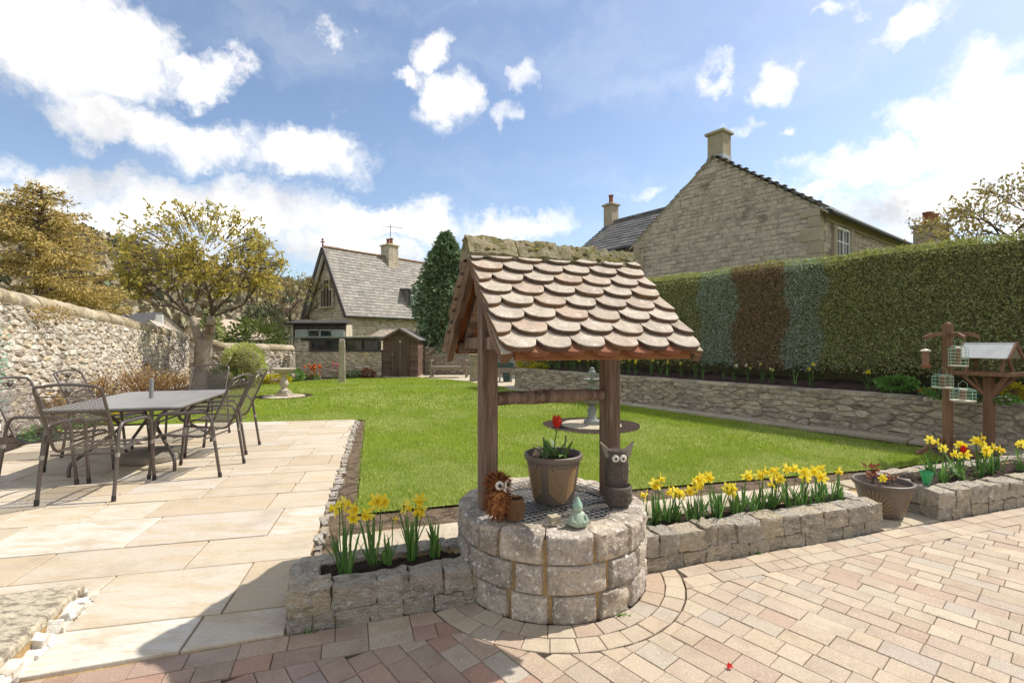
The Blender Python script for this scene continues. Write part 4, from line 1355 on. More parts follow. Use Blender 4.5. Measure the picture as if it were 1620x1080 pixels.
# three clumps with names of their own, in the short planter
HS = .155
def pix(x, y, z):
    d = (1.4 - z) * 765 / (y - 540); return ((x - 810) / 765 * d, d, z)
daffodil(pix(546, 912, HS), .33, 18, 4, 'daffodil clump nearest the patio corner of the short stone planter', 'daffodils in the short planter')
daffodil(pix(590, 902, HS), .33, 16, 3, 'second daffodil clump from the patio in the short stone planter', 'daffodils in the short planter')
daffodil(pix(614, 897, HS), .24, 6, 1, 'small thin daffodil clump in the middle of the short stone planter', 'daffodils in the short planter', size=.04)
daffodil(pix(652, 890, HS), .35, 18, 4, 'tall daffodil clump nearest the lawn corner in the short planter', 'daffodils in the short planter')
daffodil(pix(688, 886, HS), .32, 16, 0, 'flowerless daffodil leaves beside the well in the short planter', 'daffodils in the short planter', cat='leaf clump')
ORD = ('first second third fourth fifth sixth seventh eighth ninth tenth eleventh twelfth thirteenth fourteenth fifteenth sixteenth seventeenth eighteenth nineteenth twentieth twenty-first twenty-second twenty-third twenty-fourth twenty-fifth '
       'twenty-sixth twenty-seventh twenty-eighth twenty-ninth thirtieth thirty-first thirty-second thirty-third thirty-fourth thirty-fifth thirty-sixth thirty-seventh thirty-eighth thirty-ninth fortieth').split()
NFL = ('no flower', 'one flower', 'two flowers', 'three flowers')
# the long row in the long planter
fl_seq = [0, 1, 2, 0, 3, 2, 2, 1, 0, 3, 1, 0, 2, 1, 3, 2, 1, 2, 2, 1, 0, 1]
for k, nf in enumerate(fl_seq):
    a = 2.00 + (3.92 - 2.00) * (k + random.uniform(.1, .6)) / len(fl_seq)
    b = .19 + random.uniform(-.035, .06)
    p = W(a, b, .165)
    daffodil(p, random.uniform(.21, .31), random.randint(10, 17), nf, ORD[k] + ' daffodil clump from the well in the long planter, with ' + NFL[nf], 'daffodils in the long planter')
# planter in front of the bird table
for k, nf in enumerate([1, 2, 2, 3, 3, 2, 3, 3, 2, 3, 2, 2]):
    a = 4.98 + 1.75 * (k + random.uniform(.1, .7)) / 12
    p = W(a, random.uniform(.20, .42), .175)
    daffodil(p, random.uniform(.23, .31), random.randint(11, 16), nf, ORD[k] + ' daffodil clump from the green scoop in the bird table planter, with ' + NFL[nf], 'daffodils in the bird table planter')
lone = thing('tulip_plant', 'single red tulip among the daffodils in front of the bird table', 'flower', pix(1524, 765, .18))
m = MB()
for k in range(6): blade(m, (0, 0, 0), random.uniform(0, 6.28), random.uniform(.2, .7), random.uniform(.14, .2), .035, r=random.random(), n=5)
m.build('leaves', M_tleaf, lone)
m = MB(); m.tube([(0, 0, 0), (.005, 0, .15), (0, 0, .27)], .004, 6); m.build('stem', M_tleaf, lone)
tulip_head(lone, (0, 0, .265), .06, M_red, .05)
# the raised bed in front of the hedge
nth = 0
for k in range(40):
    t = 6.9 - 8.6 * ((k + random.uniform(.1, .9)) / 40) ** 1.4
    p = RW0 + RWd * t + RN * random.uniform(.42, .85)
    if k > 33 and random.random() < .5: continue
    nf = random.choice((0, 1, 1, 2)) if k > 12 else random.choice((1, 2, 2, 3))
    daffodil((p.x, p.y, .66), random.uniform(.22, .33), random.randint(5, 9), nf, ORD[nth] + ' bulb plant from the golden shrub end under the hedge, with ' + NFL[nf], 'daffodils under the hedge', lw=.012, size=.062, lean=(.1, .5), petal=M_yel if random.random() < .75 else M_white_p, face=None)
    nth += 1

def leafy(name, label, cat, loc, rad, n, size, material, seed, group=None, stem=True, quad=True, flowers=None, flat=1.0, hollow=.55, core=None, aspect=.5, spread=.8, stems=7):
    """a small plant: many leaves through an ellipsoid, stems inside"""
    r = np.random.default_rng(seed)
    t = thing(name, label, cat, loc, 0, group)
    v = r.normal(0, 1, (n, 3)); v /= np.linalg.norm(v, axis=1, keepdims=True)
    k = r.uniform(hollow, 1.0, n)[:, None] * (1 + .18 * np.array([mnoise.noise(Vector(q) * 2.3 + Vector((seed, 0, 0))) for q in v])[:, None])
    P_ = v * k * np.array(rad)
    P_[:, 2] = np.abs(P_[:, 2]) * flat if flat < 0 else P_[:, 2] + rad[2]
    P_[:, 2] = np.maximum(P_[:, 2], .01)
    V, F, R = leaf_cloud(P_, v, size, seed, aspect=aspect, spread=spread, quad=quad)
    link('foliage', np_mesh('foliage', V, F, R), material, t)
    if stem:
        m = MB(); random.seed(seed)
        for _ in range(stems):
            az = random.uniform(0, 6.28); q = random.uniform(.3, .8)
            m.tube([(0, 0, -.02), (math.cos(az) * rad[0] * q * .5, math.sin(az) * rad[1] * q * .5, rad[2] * .9), (math.cos(az) * rad[0] * q, math.sin(az) * rad[1] * q, rad[2] * 1.5)], [.012, .008, .004] if rad[2] > .3 else [.004, .003, .002], 5)
        m.build('stems', M_branch, t)
    if core is not None:
        m = MB(); m.lathe([(rad[0] * .5, .02), (rad[0] * .72, rad[2] * .6), (rad[0] * .75, rad[2]), (rad[0] * .5, rad[2] * 1.55), (.01, rad[2] * 1.72)], 12, wob=.1 * rad[0]); m.build('inner_twigs', core, t)
    if flowers:
        fm, fn, fs = flowers
        v = r.normal(0, 1, (fn, 3)); v[:, 2] = np.abs(v[:, 2]); v /= np.linalg.norm(v, axis=1, keepdims=True)
        P2 = v * np.array(rad) * 1.03; P2[:, 2] += rad[2]
        Ps, Ns = [], []
        for p, q in zip(P2, v):
            for j in range(5):
                a = j * 2 * PI / 5; Ps.append(p); Ns.append(q * .6 + np.array([math.cos(a), math.sin(a), .2]))
        V, F, R = leaf_cloud(np.array(Ps), np.array(Ns), fs, seed + 1, aspect=.9, spread=.1, quad=True)
        link('blossoms', np_mesh('blossoms', V, F, R), fm, t)
    return t
M_branch = mat('branch_bark', ['#6b5b4b', '#5e5044'], stain='#463a30', samt=.6, sscale=6, fine=.25, fscale=40, rough=.95, bump=.8, bscale=25, bdist=.01)
M_green = mat('bright_leaf', ['#5f8a3a', '#73994a', '#537a34', '#86a65a'], fine=.08, rough=.55, bump=0, translucent=.3)
M_gold = mat('golden_leaf', ['#b3a51e', '#c9b92a', '#98911f', '#d6c83c'], fine=.08, rough=.55, bump=0, translucent=.3)
M_pink = mat('pink_petal', ['#d4477f', '#e0639a'], fine=.05, rough=.5, bump=0, translucent=.3)
M_viol = mat('violet_petal', ['#4a3a8c', '#5d4aa0'], fine=.05, rough=.5, bump=0, translucent=.3)
def bed(x, y, z=.66):
    # point of the raised bed seen along this direction
    return pix(x, y, z)
leafy('bed_plant', 'rounded green sedum mound in the raised bed under the hedge', 'plant', bed(1418, 617), (.27, .24, .10), 900, .055, M_green, 61, aspect=.6)
leafy('primrose', 'orange primrose between the feeder pole and the green mound', 'flower', bed(1467, 623), (.09, .08, .035), 90, .05, M_green, 62, flowers=(M_orange, 16, .022), aspect=.6)
leafy('primrose', 'pink primrose left of the bird table post', 'flower', bed(1533, 631), (.12, .09, .035), 110, .05, M_green, 63, flowers=(M_pink, 24, .024), aspect=.6)
leafy('primrose', 'violet primrose just left of the bird table post', 'flower', bed(1549, 634), (.07, .06, .03), 80, .045, M_green, 64, flowers=(M_viol, 14, .022), aspect=.6)
leafy('primrose', 'violet primrose right of the bird table post', 'flower', bed(1571, 634), (.07, .06, .03), 80, .045, M_green, 65, flowers=(M_viol, 12, .022), aspect=.6)
leafy('primrose', 'white primrose near the golden bush at the picture edge', 'flower', bed(1592, 637), (.13, .08, .035), 120, .05, M_green, 66, flowers=(M_white_p, 22, .022), aspect=.6)
leafy('golden_bush', 'small round golden bush on the raised bed beyond the bird table', 'bush', (6.55, 6.32, .62), (.17, .17, .12), 1300, .03, M_gold, 67, hollow=.6)
leafy('golden_bush', 'golden shrub at the far end of the retaining wall', 'bush', (.42, 14.55, .56), (.28, .25, .19), 1500, .05, M_gold, 68, hollow=.5)
leafy('golden_bush', 'low golden shrub spilling over the far retaining wall', 'bush', (.80, 14.0, .56), (.26, .2, .10), 1000, .045, M_gold, 69, hollow=.5)
leafy('bed_plant', 'low green seedling clump beside the feeder pole in the raised bed', 'plant', bed(1487, 627), (.16, .1, .06), 250, .07, M_green, 70, aspect=.35)

# second pot, low and ribbed, between the planters
pot2 = flower_pot('flower_pot', 'wide brown plastic pot with sunburst relief standing between two planters', (2.99, 3.90, .008), .205, .135, .275, 'sun', rz=.6)
ro = thing('pot_plant', 'sparse red-leaved shrub and yellow daffodil in the wide brown pot', 'plant', (2.99, 3.90, .25))
m = MB(); random.seed(4)
M_redleaf = mat('red_leaf', ['#8c4a34', '#a3603f', '#7d3d2e', '#b98a58'], fine=.1, rough=.5, bump=0, translucent=.3)
Ps = []
for (x, y) in ((-.06, .02), (-.09, .0), (.08, .01), (-.04, .05)):
    hh = random.uniform(.12, .22) if x < 0 else .06
    m.tube([(x, y, 0), (x + .01, y, hh * .5), (x - .005, y, hh)], [.004, .003, .002], 5)
    for _ in range(22): Ps.append((x + random.uniform(-.03, .03), y + random.uniform(-.03, .03), hh * random.uniform(.35, 1.05)))
m.build('stems', M_branch, ro)
V, F, R = leaf_cloud(np.array(Ps), np.random.default_rng(4).normal(0, 1, (len(Ps), 3)) + np.array([0, 0, .7]), .035, 5, quad=True)
link('leaves', np_mesh('leaves', V, F, R), M_redleaf, ro)
m = MB(); m.tube([(-.1, -.1, 0), (-.105, -.12, .06), (-.10, -.13, .085)], .003, 5); m.build('stem', M_dleaf, ro)
daff_flower(ro, (-.10, -.13, .085), (-.2, -1, .1), .055)
# green glass scoop with a wooden handle, on the planter end
M_gglass = mat('green_glass', ['#4fae78'], fine=.05, rough=.15, bump=0, spec=.6, transmission=.35, translucent=.3)
sc_ = thing('garden_scoop', 'pale green glass scoop standing upside down on the stone planter', 'scoop', pix(1466, 766, .23))
m = MB(); m.lathe([(.022, 0), (.03, .03), (.042, .075), (.05, .105), (.047, .105), (.038, .07), (.02, .006)], 20, capt=False)
m.build('cup', M_gglass, sc_, smooth=60)
m = MB(); m.tube([(0, 0, .003), (0, 0, .012)], .024, 12); m.build('base', M_gglass, sc_)

# ---------------------------------------------------------------- patio furniture
M_frame = mat('taupe_steel', ['#5f5650'], fine=.08, rough=.42, bump=0, metallic=.35, spec=.5)
M_collar = mat('pale_collar', ['#8f867d'], fine=.1, rough=.5, bump=0, spec=.4)
M_mesh = mat('steel_mesh', ['#6d655e'], fine=.05, rough=.5, bump=0, metallic=.3, spec=.5)
M_cap = mat('rubber_cap', ['#3a332f'], fine=.1, rough=.7, bump=0)
def fillet(pts, rad, n=5):
    """round the corners of a polyline"""
    pts = [Vector(p) for p in pts]; out = [pts[0]]
    for i in range(1, len(pts) - 1):
        a, b, c = pts[i - 1], pts[i], pts[i + 1]
        d1 = (a - b); d2 = (c - b)
        r = min(rad, d1.length * .48, d2.length * .48)
        p, q = b + d1.normalized() * r, b + d2.normalized() * r
        for k in range(n + 1):
            t = k / n
            out.append(p * (1 - t) ** 2 + b * 2 * t * (1 - t) + q * t * t)
    out.append(pts[-1]); return out
def make_chair(label):
    t = thing('garden_chair', label, 'chair', (0, 0, 0), 0, 'mesh garden chairs round the patio table')
    sw = .285
    for sg in (-1, 1):
        x = sg * sw
        m = MB(); pts = fillet([(x, -.34, .012), (x * .985, -.255, .60), (x * .985, -.21, .665), (x * .985, .20, .655), (x * .99, .27, .60), (x, .33, .012)], .075)
        m.tube(pts, .0155, 8); m.build('side_frame', M_frame, t, smooth=50)
        for (y0, y1, z) in ((-.34, -.255, .40), (.33, .27, .40)):
            f = z / .6; yy = y0 + (y1 - y0) * f
            m = MB(); m.tube([(x, yy + (y0 - y1) * .04, z - .025), (x, yy, z + .01)], .019, 8); m.build('collar', M_collar, t, smooth=50)
        for y in (-.342, .332):
            m = MB(); m.tube([(x, y, 0), (x, y * .985, .05)], .0185, 8); m.build('foot_cap', M_cap, t, smooth=50)
    # one bent frame carries seat and back
    w = .245
    prof = fillet([(0, .285, .415), (0, .255, .44), (0, -.19, .405), (0, -.425, .965)], .09, 7)
    side = [Vector((w, p.y, p.z)) for p in prof]
    top = fillet([side[-1] - (side[-1] - side[-2]).normalized() * .0, (w * .96, -.452, 1.005), (w * .3, -.463, 1.028), (-w * .3, -.463, 1.028), (-w * .96, -.452, 1.005), Vector((-w, side[-1].y, side[-1].z))], .06, 5)
    loop = side[:-1] + top + [Vector((-p.x, p.y, p.z)) for p in reversed(side[:-1])]
    m = MB(); m.tube(loop, .0125, 8); m.tube([(w, .285, .415), (-w, .285, .415)], .0125, 8)
    fr = m.build('seat_back_frame', M_frame, t, smooth=50)
    # stretched profile arclength for the mesh
    pr = [Vector((0, p.y, p.z)) for p in prof]
    L_ = [0]
    for i in range(len(pr) - 1): L_.append(L_[-1] + (pr[i + 1] - pr[i]).length)
    T = L_[-1] - .045
    def at(s):
        s = min(max(s, 0), L_[-1] - 1e-6)
        for i in range(len(pr) - 1):
            if s <= L_[i + 1]:
                k = (s - L_[i]) / (L_[i + 1] - L_[i]); return pr[i].lerp(pr[i + 1], k)
        return pr[-1]
    m = MB(); ww = w - .008
    pitch, slope, wd = .0195, .44, .0058
    span = 2 * ww * slope
    nseg = 5
    for fam in (-1, 1):
        s0 = -span
        while s0 < T:
            V = []
            cnt = 0
            prev = None
            for k in range(nseg + 1):
                u = k / nseg
                x = fam * (-ww + 2 * ww * u); s = s0 + span * u
                ok = 0 <= s <= T
                if ok:
                    p = at(s); q = at(min(s + wd, L_[-1]))
                    V += [(x, p.y, p.z + .001), (x, q.y, q.z + .001)]; cnt += 1
                elif cnt: break
            if cnt > 1: m.add(V, [(2 * i, 2 * i + 1, 2 * i + 3, 2 * i + 2) for i in range(cnt - 1)], 0)
            s0 += pitch
    m.build('mesh_seat', M_mesh, t)
    m = MB(); e = at(T); m.tube([(-w, e.y, e.z), (w, e.y, e.z)], .006, 6); m.build('top_rail', M_frame, t)
    # scroll ornament below the crest
    m = MB(); yb, zb = -.447, .99
    for sg in (-1, 1):
        pts = [Vector((sg * (.03 + .19 * k / 8), yb + .012 * math.sin(k), e.z + .012 + .05 * math.sin(PI * k / 8) ** 1.0)) for k in range(9)]
        m.tube(pts, .004, 5)
        pts = [Vector((sg * (.03 + .16 * k / 8), yb + .004, e.z + .062 - .045 * math.sin(PI * k / 8))) for k in range(9)]
        m.tube(pts, .004, 5)
    m.lathe([(.004, 0), (.022, .02), (.026, .045), (.01, .062)], 10, (0, yb + .006, e.z + .004))
    m.build('scroll', M_frame, t, smooth=60)
    for (y, z) in ((.12, .425), (-.16, .40)):
        m = MB(); m.tube([(-sw, y - .02, z - .012), (sw, y - .02, z - .012)], .009, 6); m.build('crossbar', M_frame, t)
    return t
chair0 = make_chair('')
spots = [((-3.805, 4.475), .20, 'mesh chair with its back to the camera at the near end of the table'),
         ((-4.60, 4.92), -PI / 2 + .17, 'mesh chair cut by the picture edge on the wall side of the table'),
         ((-3.36, 5.19), PI / 2 + .12, 'mesh chair in side view nearest the lawn side of the table'),
         ((-3.66, 6.14), PI / 2 + .22, 'mesh chair behind the side-view chair, beside the lawn'),
         ((-4.52, 6.98), PI + .20, 'mesh chair facing the camera at the far end of the table'),
         ((-5.12, 6.14), -PI / 2 + .22, 'mesh chair on the wall side near the dry shrubs')]
for i, ((x, y), rz, lab) in enumerate(spots):
    c = chair0 if i == 0 else copy_tree(chair0)
    c.location = (x, y, .012); c.rotation_euler = (0, 0, rz); c['label'] = lab
tb = thing('patio_table', 'grey rectangular metal garden table with rounded corners on the sandstone patio', 'table', (-4.25, 5.70, .012), .27)
M_top = mat('table_top', ['#8a8784'], stain='#75716d', samt=.4, sscale=2.5, fine=.06, rough=.4, bump=.05, spec=.5, stretch=(1, .3, 1))
def rrect(w, l, r, n=6):
    out = []
    for (cx, cy, a0) in ((w - r, l - r, 0), (-w + r, l - r, 90), (-w + r, -l + r, 180), (w - r, -l + r, 270)):
        for k in range(n + 1):
            a = math.radians(a0 + 90 * k / n); out.append((cx + r * math.cos(a), cy + r * math.sin(a)))
    return out
m = MB(); m.prism(rrect(.60, .915, .10), .700, .722, .005); m.build('table_top', M_top, tb)
m = MB(); pts = [Vector((x, y, .692)) for x, y in rrect(.585, .90, .10)]; m.tube(pts + [pts[0]], .012, 6, cap=False); m.build('rim', M_frame, tb)
for sx in (-1, 1):
    for sy in (-1, 1):
        m = MB()
        pts = fillet([(sx * .47, sy * .66, 0), (sx * .47, sy * .655, .13), (sx * .16, sy * .30, .44), (sx * .22, sy * .36, .56), (sx * .42, sy * .62, .69)], .13)
        m.tube(pts, .018, 8); m.build('leg', M_frame, tb, smooth=50)
for sy in (-1, 1):
    m = MB(); m.tube([(-.22, sy * .36, .47), (.22, sy * .36, .47)], .011, 7); m.build('stretcher', M_frame, tb)
m = MB(); m.tube([(.17, -.36, .47), (.17, .36, .47)], .011, 7); m.tube([(-.17, -.36, .47), (-.17, .36, .47)], .011, 7); m.build('stretcher', M_frame, tb)
pb_ = thing('parasol_base', 'round concrete parasol base with a pole stub through the table', 'parasol base', (-4.25, 5.70, .012), 0)
M_conc = mat('concrete', ['#8d8578', '#857d70'], stain='#6a6257', samt=.6, sscale=6, fine=.2, fscale=60, rough=.9, bump=.5, bscale=50, bdist=.006)
m = MB(); m.lathe([(.31, 0), (.325, .015), (.325, .065), (.31, .085), (.06, .10), (.05, .10)], 40); m.build('disc', M_conc, pb_, smooth=35)
m = MB(); m.lathe([(.034, .10), (.034, .30), (.04, .31), (.04, .36), (.03, .365)], 16); m.tube([(.03, 0, .33), (.075, 0, .335)], .012, 8); m.build('socket', M_frame, pb_, smooth=40)
M_pole = mat('grey_pole', ['#8b8a88'], fine=.05, rough=.4, bump=0, metallic=.3)
m = MB(); m.tube([(0, 0, .30), (0, 0, .955)], .0235, 14); m.build('pole', M_pole, pb_, smooth=40)

# ---------------------------------------------------------------- lawn ornaments
M_cast = mat('cast_stone', ['#b3a996', '#a89e8c'], stain='#7b7264', samt=.7, sscale=7, fine=.2, fscale=50, rough=.95, bump=.6, bscale=40, bdist=.008)
M_lead = mat('grey_cast_stone', ['#8d9089', '#7f837d'], stain='#646963', samt=.6, sscale=6, fine=.2, fscale=50, rough=.9, bump=.5, bscale=40, bdist=.008)
for (x, y, R_, r_, nm, sq) in ((1.33, 8.1, .81, .50, 'fountain_bed', 0), (-5.8, 12.3, .72, .5, 'birdbath_bed', 0)):
    circ = [(x + R_ * (1 + .03 * math.sin(5 * t)) * math.cos(t), y + R_ * math.sin(t)) for t in np.linspace(0, 2 * PI, 40, endpoint=False)]
    bd_ = sheet(nm, circ, .006, M_soil)
    n = 9
    for k in range(n):
        t0, t1 = 2 * PI * k / n + .015, 2 * PI * (k + 1) / n - .015
        q = [(r * math.cos(t), r * math.sin(t)) for r, ts in ((.17, (t0, t1)), (r_, (t1, (t0 + t1) / 2, t0))) for t in ts]
        c = (x, y, 0); m = MB(); m.prism(q, -.01, .022 + random.uniform(-.004, .004), .006); m.build('flagstone', M_pale, bd_, (x, y, 0))
    m = MB(); m.prism([(.168 * math.cos(t), .168 * math.sin(t)) for t in np.linspace(0, 2 * PI, 24, endpoint=False)], -.01, .02); m.build('flagstone', M_pale, bd_, (x, y, 0))
ft = thing('garden_fountain', 'grey two-tier cast stone fountain with a ball finial on the lawn', 'fountain', (1.34, 8.1, .02))
m = MB(); m.box((0, 0, .03), (.24, .24, .06)); m.lathe([(.11, .06), (.095, .08), (.075, .11), (.07, .18), (.085, .22), (.075, .25), (.055, .28), (.055, .31), (.08, .33)], 20); m.build('pedestal', M_lead, ft, smooth=40)
m = MB(); m.lathe([(.05, .33), (.13, .36), (.20, .42), (.235, .46), (.245, .47), (.235, .475), (.19, .45), (.08, .42), (.03, .42)], 28, capt=False); m.build('lower_bowl', M_lead, ft, smooth=40)
m = MB(); m.lathe([(.06, .42), (.05, .47), (.04, .52), (.05, .60), (.04, .66), (.05, .69)], 16); m.build('column', M_lead, ft, smooth=40)
m = MB(); m.lathe([(.03, .69), (.09, .715), (.135, .745), (.14, .755), (.11, .75), (.03, .735)], 24, capt=False); m.build('upper_bowl', M_lead, ft, smooth=40)
m = MB(); m.lathe([(.03, .73), (.028, .79), (.045, .815), (.06, .85), (.055, .885), (.035, .905), (.025, .91), (.04, .925), (.03, .945), (.005, .95)], 18); m.build('finial', M_lead, ft, smooth=50)
bb = thing('bird_bath', 'pale stone bird bath on a baluster pedestal near the far wall', 'bird bath', (-5.8, 12.3, .02))
m = MB(); m.box((0, 0, .03), (.34, .34, .06)); m.box((0, 0, .09), (.26, .26, .06)); m.build('plinth', M_cast, bb, bevel=.008)
m = MB(); m.lathe([(.11, .12), (.12, .14), (.08, .17), (.06, .20), (.09, .25), (.115, .30), (.10, .36), (.06, .45), (.055, .52), (.09, .56)], 20); m.build('baluster', M_cast, bb, smooth=50)
m = MB(); m.lathe([(.08, .56), (.20, .60), (.27, .655), (.285, .685), (.28, .70), (.24, .69), (.10, .65), (.01, .645)], 28); m.build('bowl', M_cast, bb, smooth=40)
gp = thing('standing_stone', 'upright grey stone gatepost standing on the far lawn', 'stone post', (-5.80, 16.5, 0))
m = MB(); V = []
for k, z in enumerate((-.05, .3, .6, .9, 1.2, 1.42, 1.49)):
    w_ = .105 - .012 * k / 6 + .008 * nz(k * .9, 0, 0) - (.03 if k == 6 else 0)
    for (sx, sy) in ((-1, -1), (1, -1), (1, 1), (-1, 1)): V.append((sx * w_ + .01 * nz(k, sx, sy), sy * w_ * .85, z))
F = [(k * 4 + i, k * 4 + (i + 1) % 4, (k + 1) * 4 + (i + 1) % 4, (k + 1) * 4 + i) for k in range(6) for i in range(4)] + [(24, 25, 26, 27)]
m.add(V, F); m.build('shaft', M_cast, gp, bevel=.012, rz=.25)
# ---------------------------------------------------------------- bird feeders
M_fence = mat('feeder_timber', ['#7d5f49', '#8a6a52'], stain='#5f4635', samt=.6, sscale=7, fine=.2, fscale=50, rough=.85, bump=.5, bscale=40, bdist=.004, stretch=(1, 1, .1))
M_gwire = mat('green_wire', ['#8fb59a', '#9cc0a6'], fine=.05, rough=.4, bump=0, spec=.5)
M_seed = mat('bird_seed', ['#8a6a52'], stain='#5d4436', samt=.8, sscale=60, fine=.4, fscale=150, rough=.8, bump=.6, bscale=120, bdist=.004)
M_tin = mat('pale_tin', ['#cfc3ae'], fine=.1, rough=.5, bump=0)
fp = thing('feeder_pole', 'wooden bird feeder pole with crossed arms beside the retaining wall', 'feeder pole', (5.28, 5.86, 0))
m = MB(); m.box((0, 0, .80), (.072, .072, 1.62)); m.box((0, 0, 1.625), (.072, .072, .04), top=.15); m.build('post', M_fence, fp)
for rz, l in ((0.05, .70), (PI / 2 - .25, .62)):
    m = MB(); V = []
    for sg in (-1, 1): pass
    xs = [(-l / 2, -.02, 0.0), (-l / 2 + .10, .015, .035), (0, .03, .035), (l / 2 - .10, .022, .035), (l / 2, -.012, 0.0)]
    V = []
    for (x, zt, h_) in xs:
        for (dy, z) in ((-.012, zt - .03), (.012, zt - .03), (.012, zt + .005 + h_ * .2), (-.012, zt + .005 + h_ * .2)): V.append((x, dy - (.049 if rz < 1 else 0), z + (0 if rz < 1 else .0)))
    F = [(i * 4 + k, i * 4 + (k + 1) % 4, (i + 1) * 4 + (k + 1) % 4, (i + 1) * 4 + k) for i in range(4) for k in range(4)] + [(3, 2, 1, 0), (16, 17, 18, 19)]
    m.add(V, F); m.build('arm', M_fence, fp, (0, 0, 1.475), rz=rz)
for az in (PI * .95, -PI * .35):
    m = MB(); m.bar((math.cos(az) * .05, math.sin(az) * .05, .22), (math.cos(az) * .34, math.sin(az) * .34, .02), .03, .045); m.build('brace', M_fence, fp)
def cage_feeder(loc, r, h, label, inner, dome=True):
    t = thing('cage_feeder', label, 'bird feeder', loc, 0, 'caged bird feeders on the pole')
    m = MB(); n = 12
    for k in range(n):
        a = 2 * PI * k / n; c, s = math.cos(a), math.sin(a)
        pts = [(c * r, s * r, 0), (c * r, s * r, h * .82), (c * r * .8, s * r * .8, h * .95), (c * .02, s * .02, h)] if dome else [(c * r, s * r, 0), (c * r, s * r, h)]
        m.tube(pts, .0022, 4)
    for z in np.linspace(0, h * .82, max(3, int(h / .035))):
        pts = [(r * math.cos(a), r * math.sin(a), z) for a in np.linspace(0, 2 * PI, 17)]
        m.tube(pts, .0022, 4, cap=False)
    m.build('cage', M_gwire, t)
    m = MB(); m.lathe([(inner, .01), (inner, h * .85), (inner * .8, h * .9)], 14); m.build('seed_tube', M_seed, t, smooth=40)
    m = MB(); m.lathe([(inner * 1.3, h * .86), (inner * 1.3, h * .9), (.005, h * .95)], 14); m.lathe([(r * 1.02, -.012), (r * 1.02, 0)], 18); m.build('lid_and_tray', M_tin, t, smooth=40)
    m = MB(); m.tube([(-r * .5, 0, h * .9), (-r * .45, 0, h + .05), (0, 0, h + .085), (r * .45, 0, h + .05), (r * .5, 0, h * .9)], .002, 5); m.build('handle', M_gwire, t)
    return t
cage_feeder((5.26, 5.70, 1.12), .09, .23, 'tall green wire cage feeder hanging highest on the pole', .03)
cage_feeder((5.13, 5.76, .86), .10, .15, 'squat green wire cage feeder behind the pole, second lowest', .03)
cage_feeder((5.24, 5.62, .72), .115, .14, 'lowest wide green wire cage feeder with a pale block inside', .035)
tf = thing('tube_feeder', 'small tubular seed feeder hanging from the arm tip of the feeder pole', 'bird feeder', (4.96, 5.80, 1.085))
m = MB(); m.lathe([(.036, .03), (.036, .19), (.03, .2)], 16); m.build('seed_tube', M_seed, tf, smooth=40)
m = MB(); m.lathe([(.052, .195), (.054, .205), (.03, .222), (.004, .228)], 18); m.build('lid', M_tin, tf, smooth=40)
m = MB(); m.lathe([(.045, 0), (.048, .018), (.036, .035)], 18); m.build('base', M_clay, tf, smooth=40)
m = MB(); m.tube([(0, 0, .22), (0, 0, .375)], .0025, 5); m.build('hook', M_wire, tf)
bt = thing('bird_table', 'wooden bird table with a pitched grey felt roof on a braced post', 'bird table', (5.82, 5.90, 0), -1.13)
m = MB(); m.box((0, 0, .47), (.085, .085, 1.0)); m.build('post', M_fence, bt)
for (dx, dy) in ((-1, -.6), (1, -.6), (1, .6), (-1, .6)):
    m = MB(); m.bar((dx * .03, dy * .03, .74), (dx * .20, dy * .22, .985), .035, .035); m.build('brace', M_fence, bt)
m = MB(); m.box((0, 0, .995), (.50, .38, .02)); m.build('tray', M_fence, bt)
for (x, y, sx, sy) in ((0, -.19, .52, .022), (0, .19, .52, .022), (-.25, 0, .022, .36), (.25, 0, .022, .36)):
    m = MB(); m.box((x, y, 1.012), (sx, sy, .05)); m.build('tray_edge', M_fence, bt, bevel=.003)
for (sx, sy) in ((-1, -1), (1, -1), (1, 1), (-1, 1)):
    m = MB(); m.bar((sx * .17, sy * .14, 1.01), (sx * .15, sy * .05, 1.22), .045, .022, up=(1, 0, 0)); m.build('roof_post', M_fence, bt)
M_felt = mat('grey_felt', ['#cbcbc6'], stain='#b0b0aa', samt=.5, sscale=8, fine=.12, fscale=120, rough=.9, bump=.3, bscale=120, bdist=.002)
for sg in (-1, 1):
    m = MB()
    R = Matrix.Rotation(sg * -math.radians(43), 3, 'X')
    m.box(R @ Vector((0, sg * .125, 0)) + Vector((0, 0, 1.375)), (.47, .27, .012), R=R); m.build('roof_panel', M_felt, bt, bevel=.003)
    for x in (-.245, .245):
        m = MB(); m.box(R @ Vector((x, sg * .132, -.006)) + Vector((0, 0, 1.378)), (.02, .285, .04), R=R); m.build('barge_board', M_fence, bt)

# small weeds in the joints at the foot of the planters
random.seed(301)
for (a_, b_, lab) in ((.10, -.012, 'tiny green weed at the patio corner of the short planter'), (1.62, -.36, 'tiny weed in the paving joint in front of the well'), (2.85, -.012, 'tiny weed at the foot of the long planter')):
    t = thing('weed', lab, 'weed', W(a_, b_, .0), 0)
    m = MB()
    for _ in range(14): blade(m, (random.uniform(-.03, .03), random.uniform(-.006, .006), 0), random.uniform(0, 6.28), random.uniform(.4, 1.2), random.uniform(.015, .04), .006, r=random.random(), n=3)
    m.build('leaves', M_green, t)

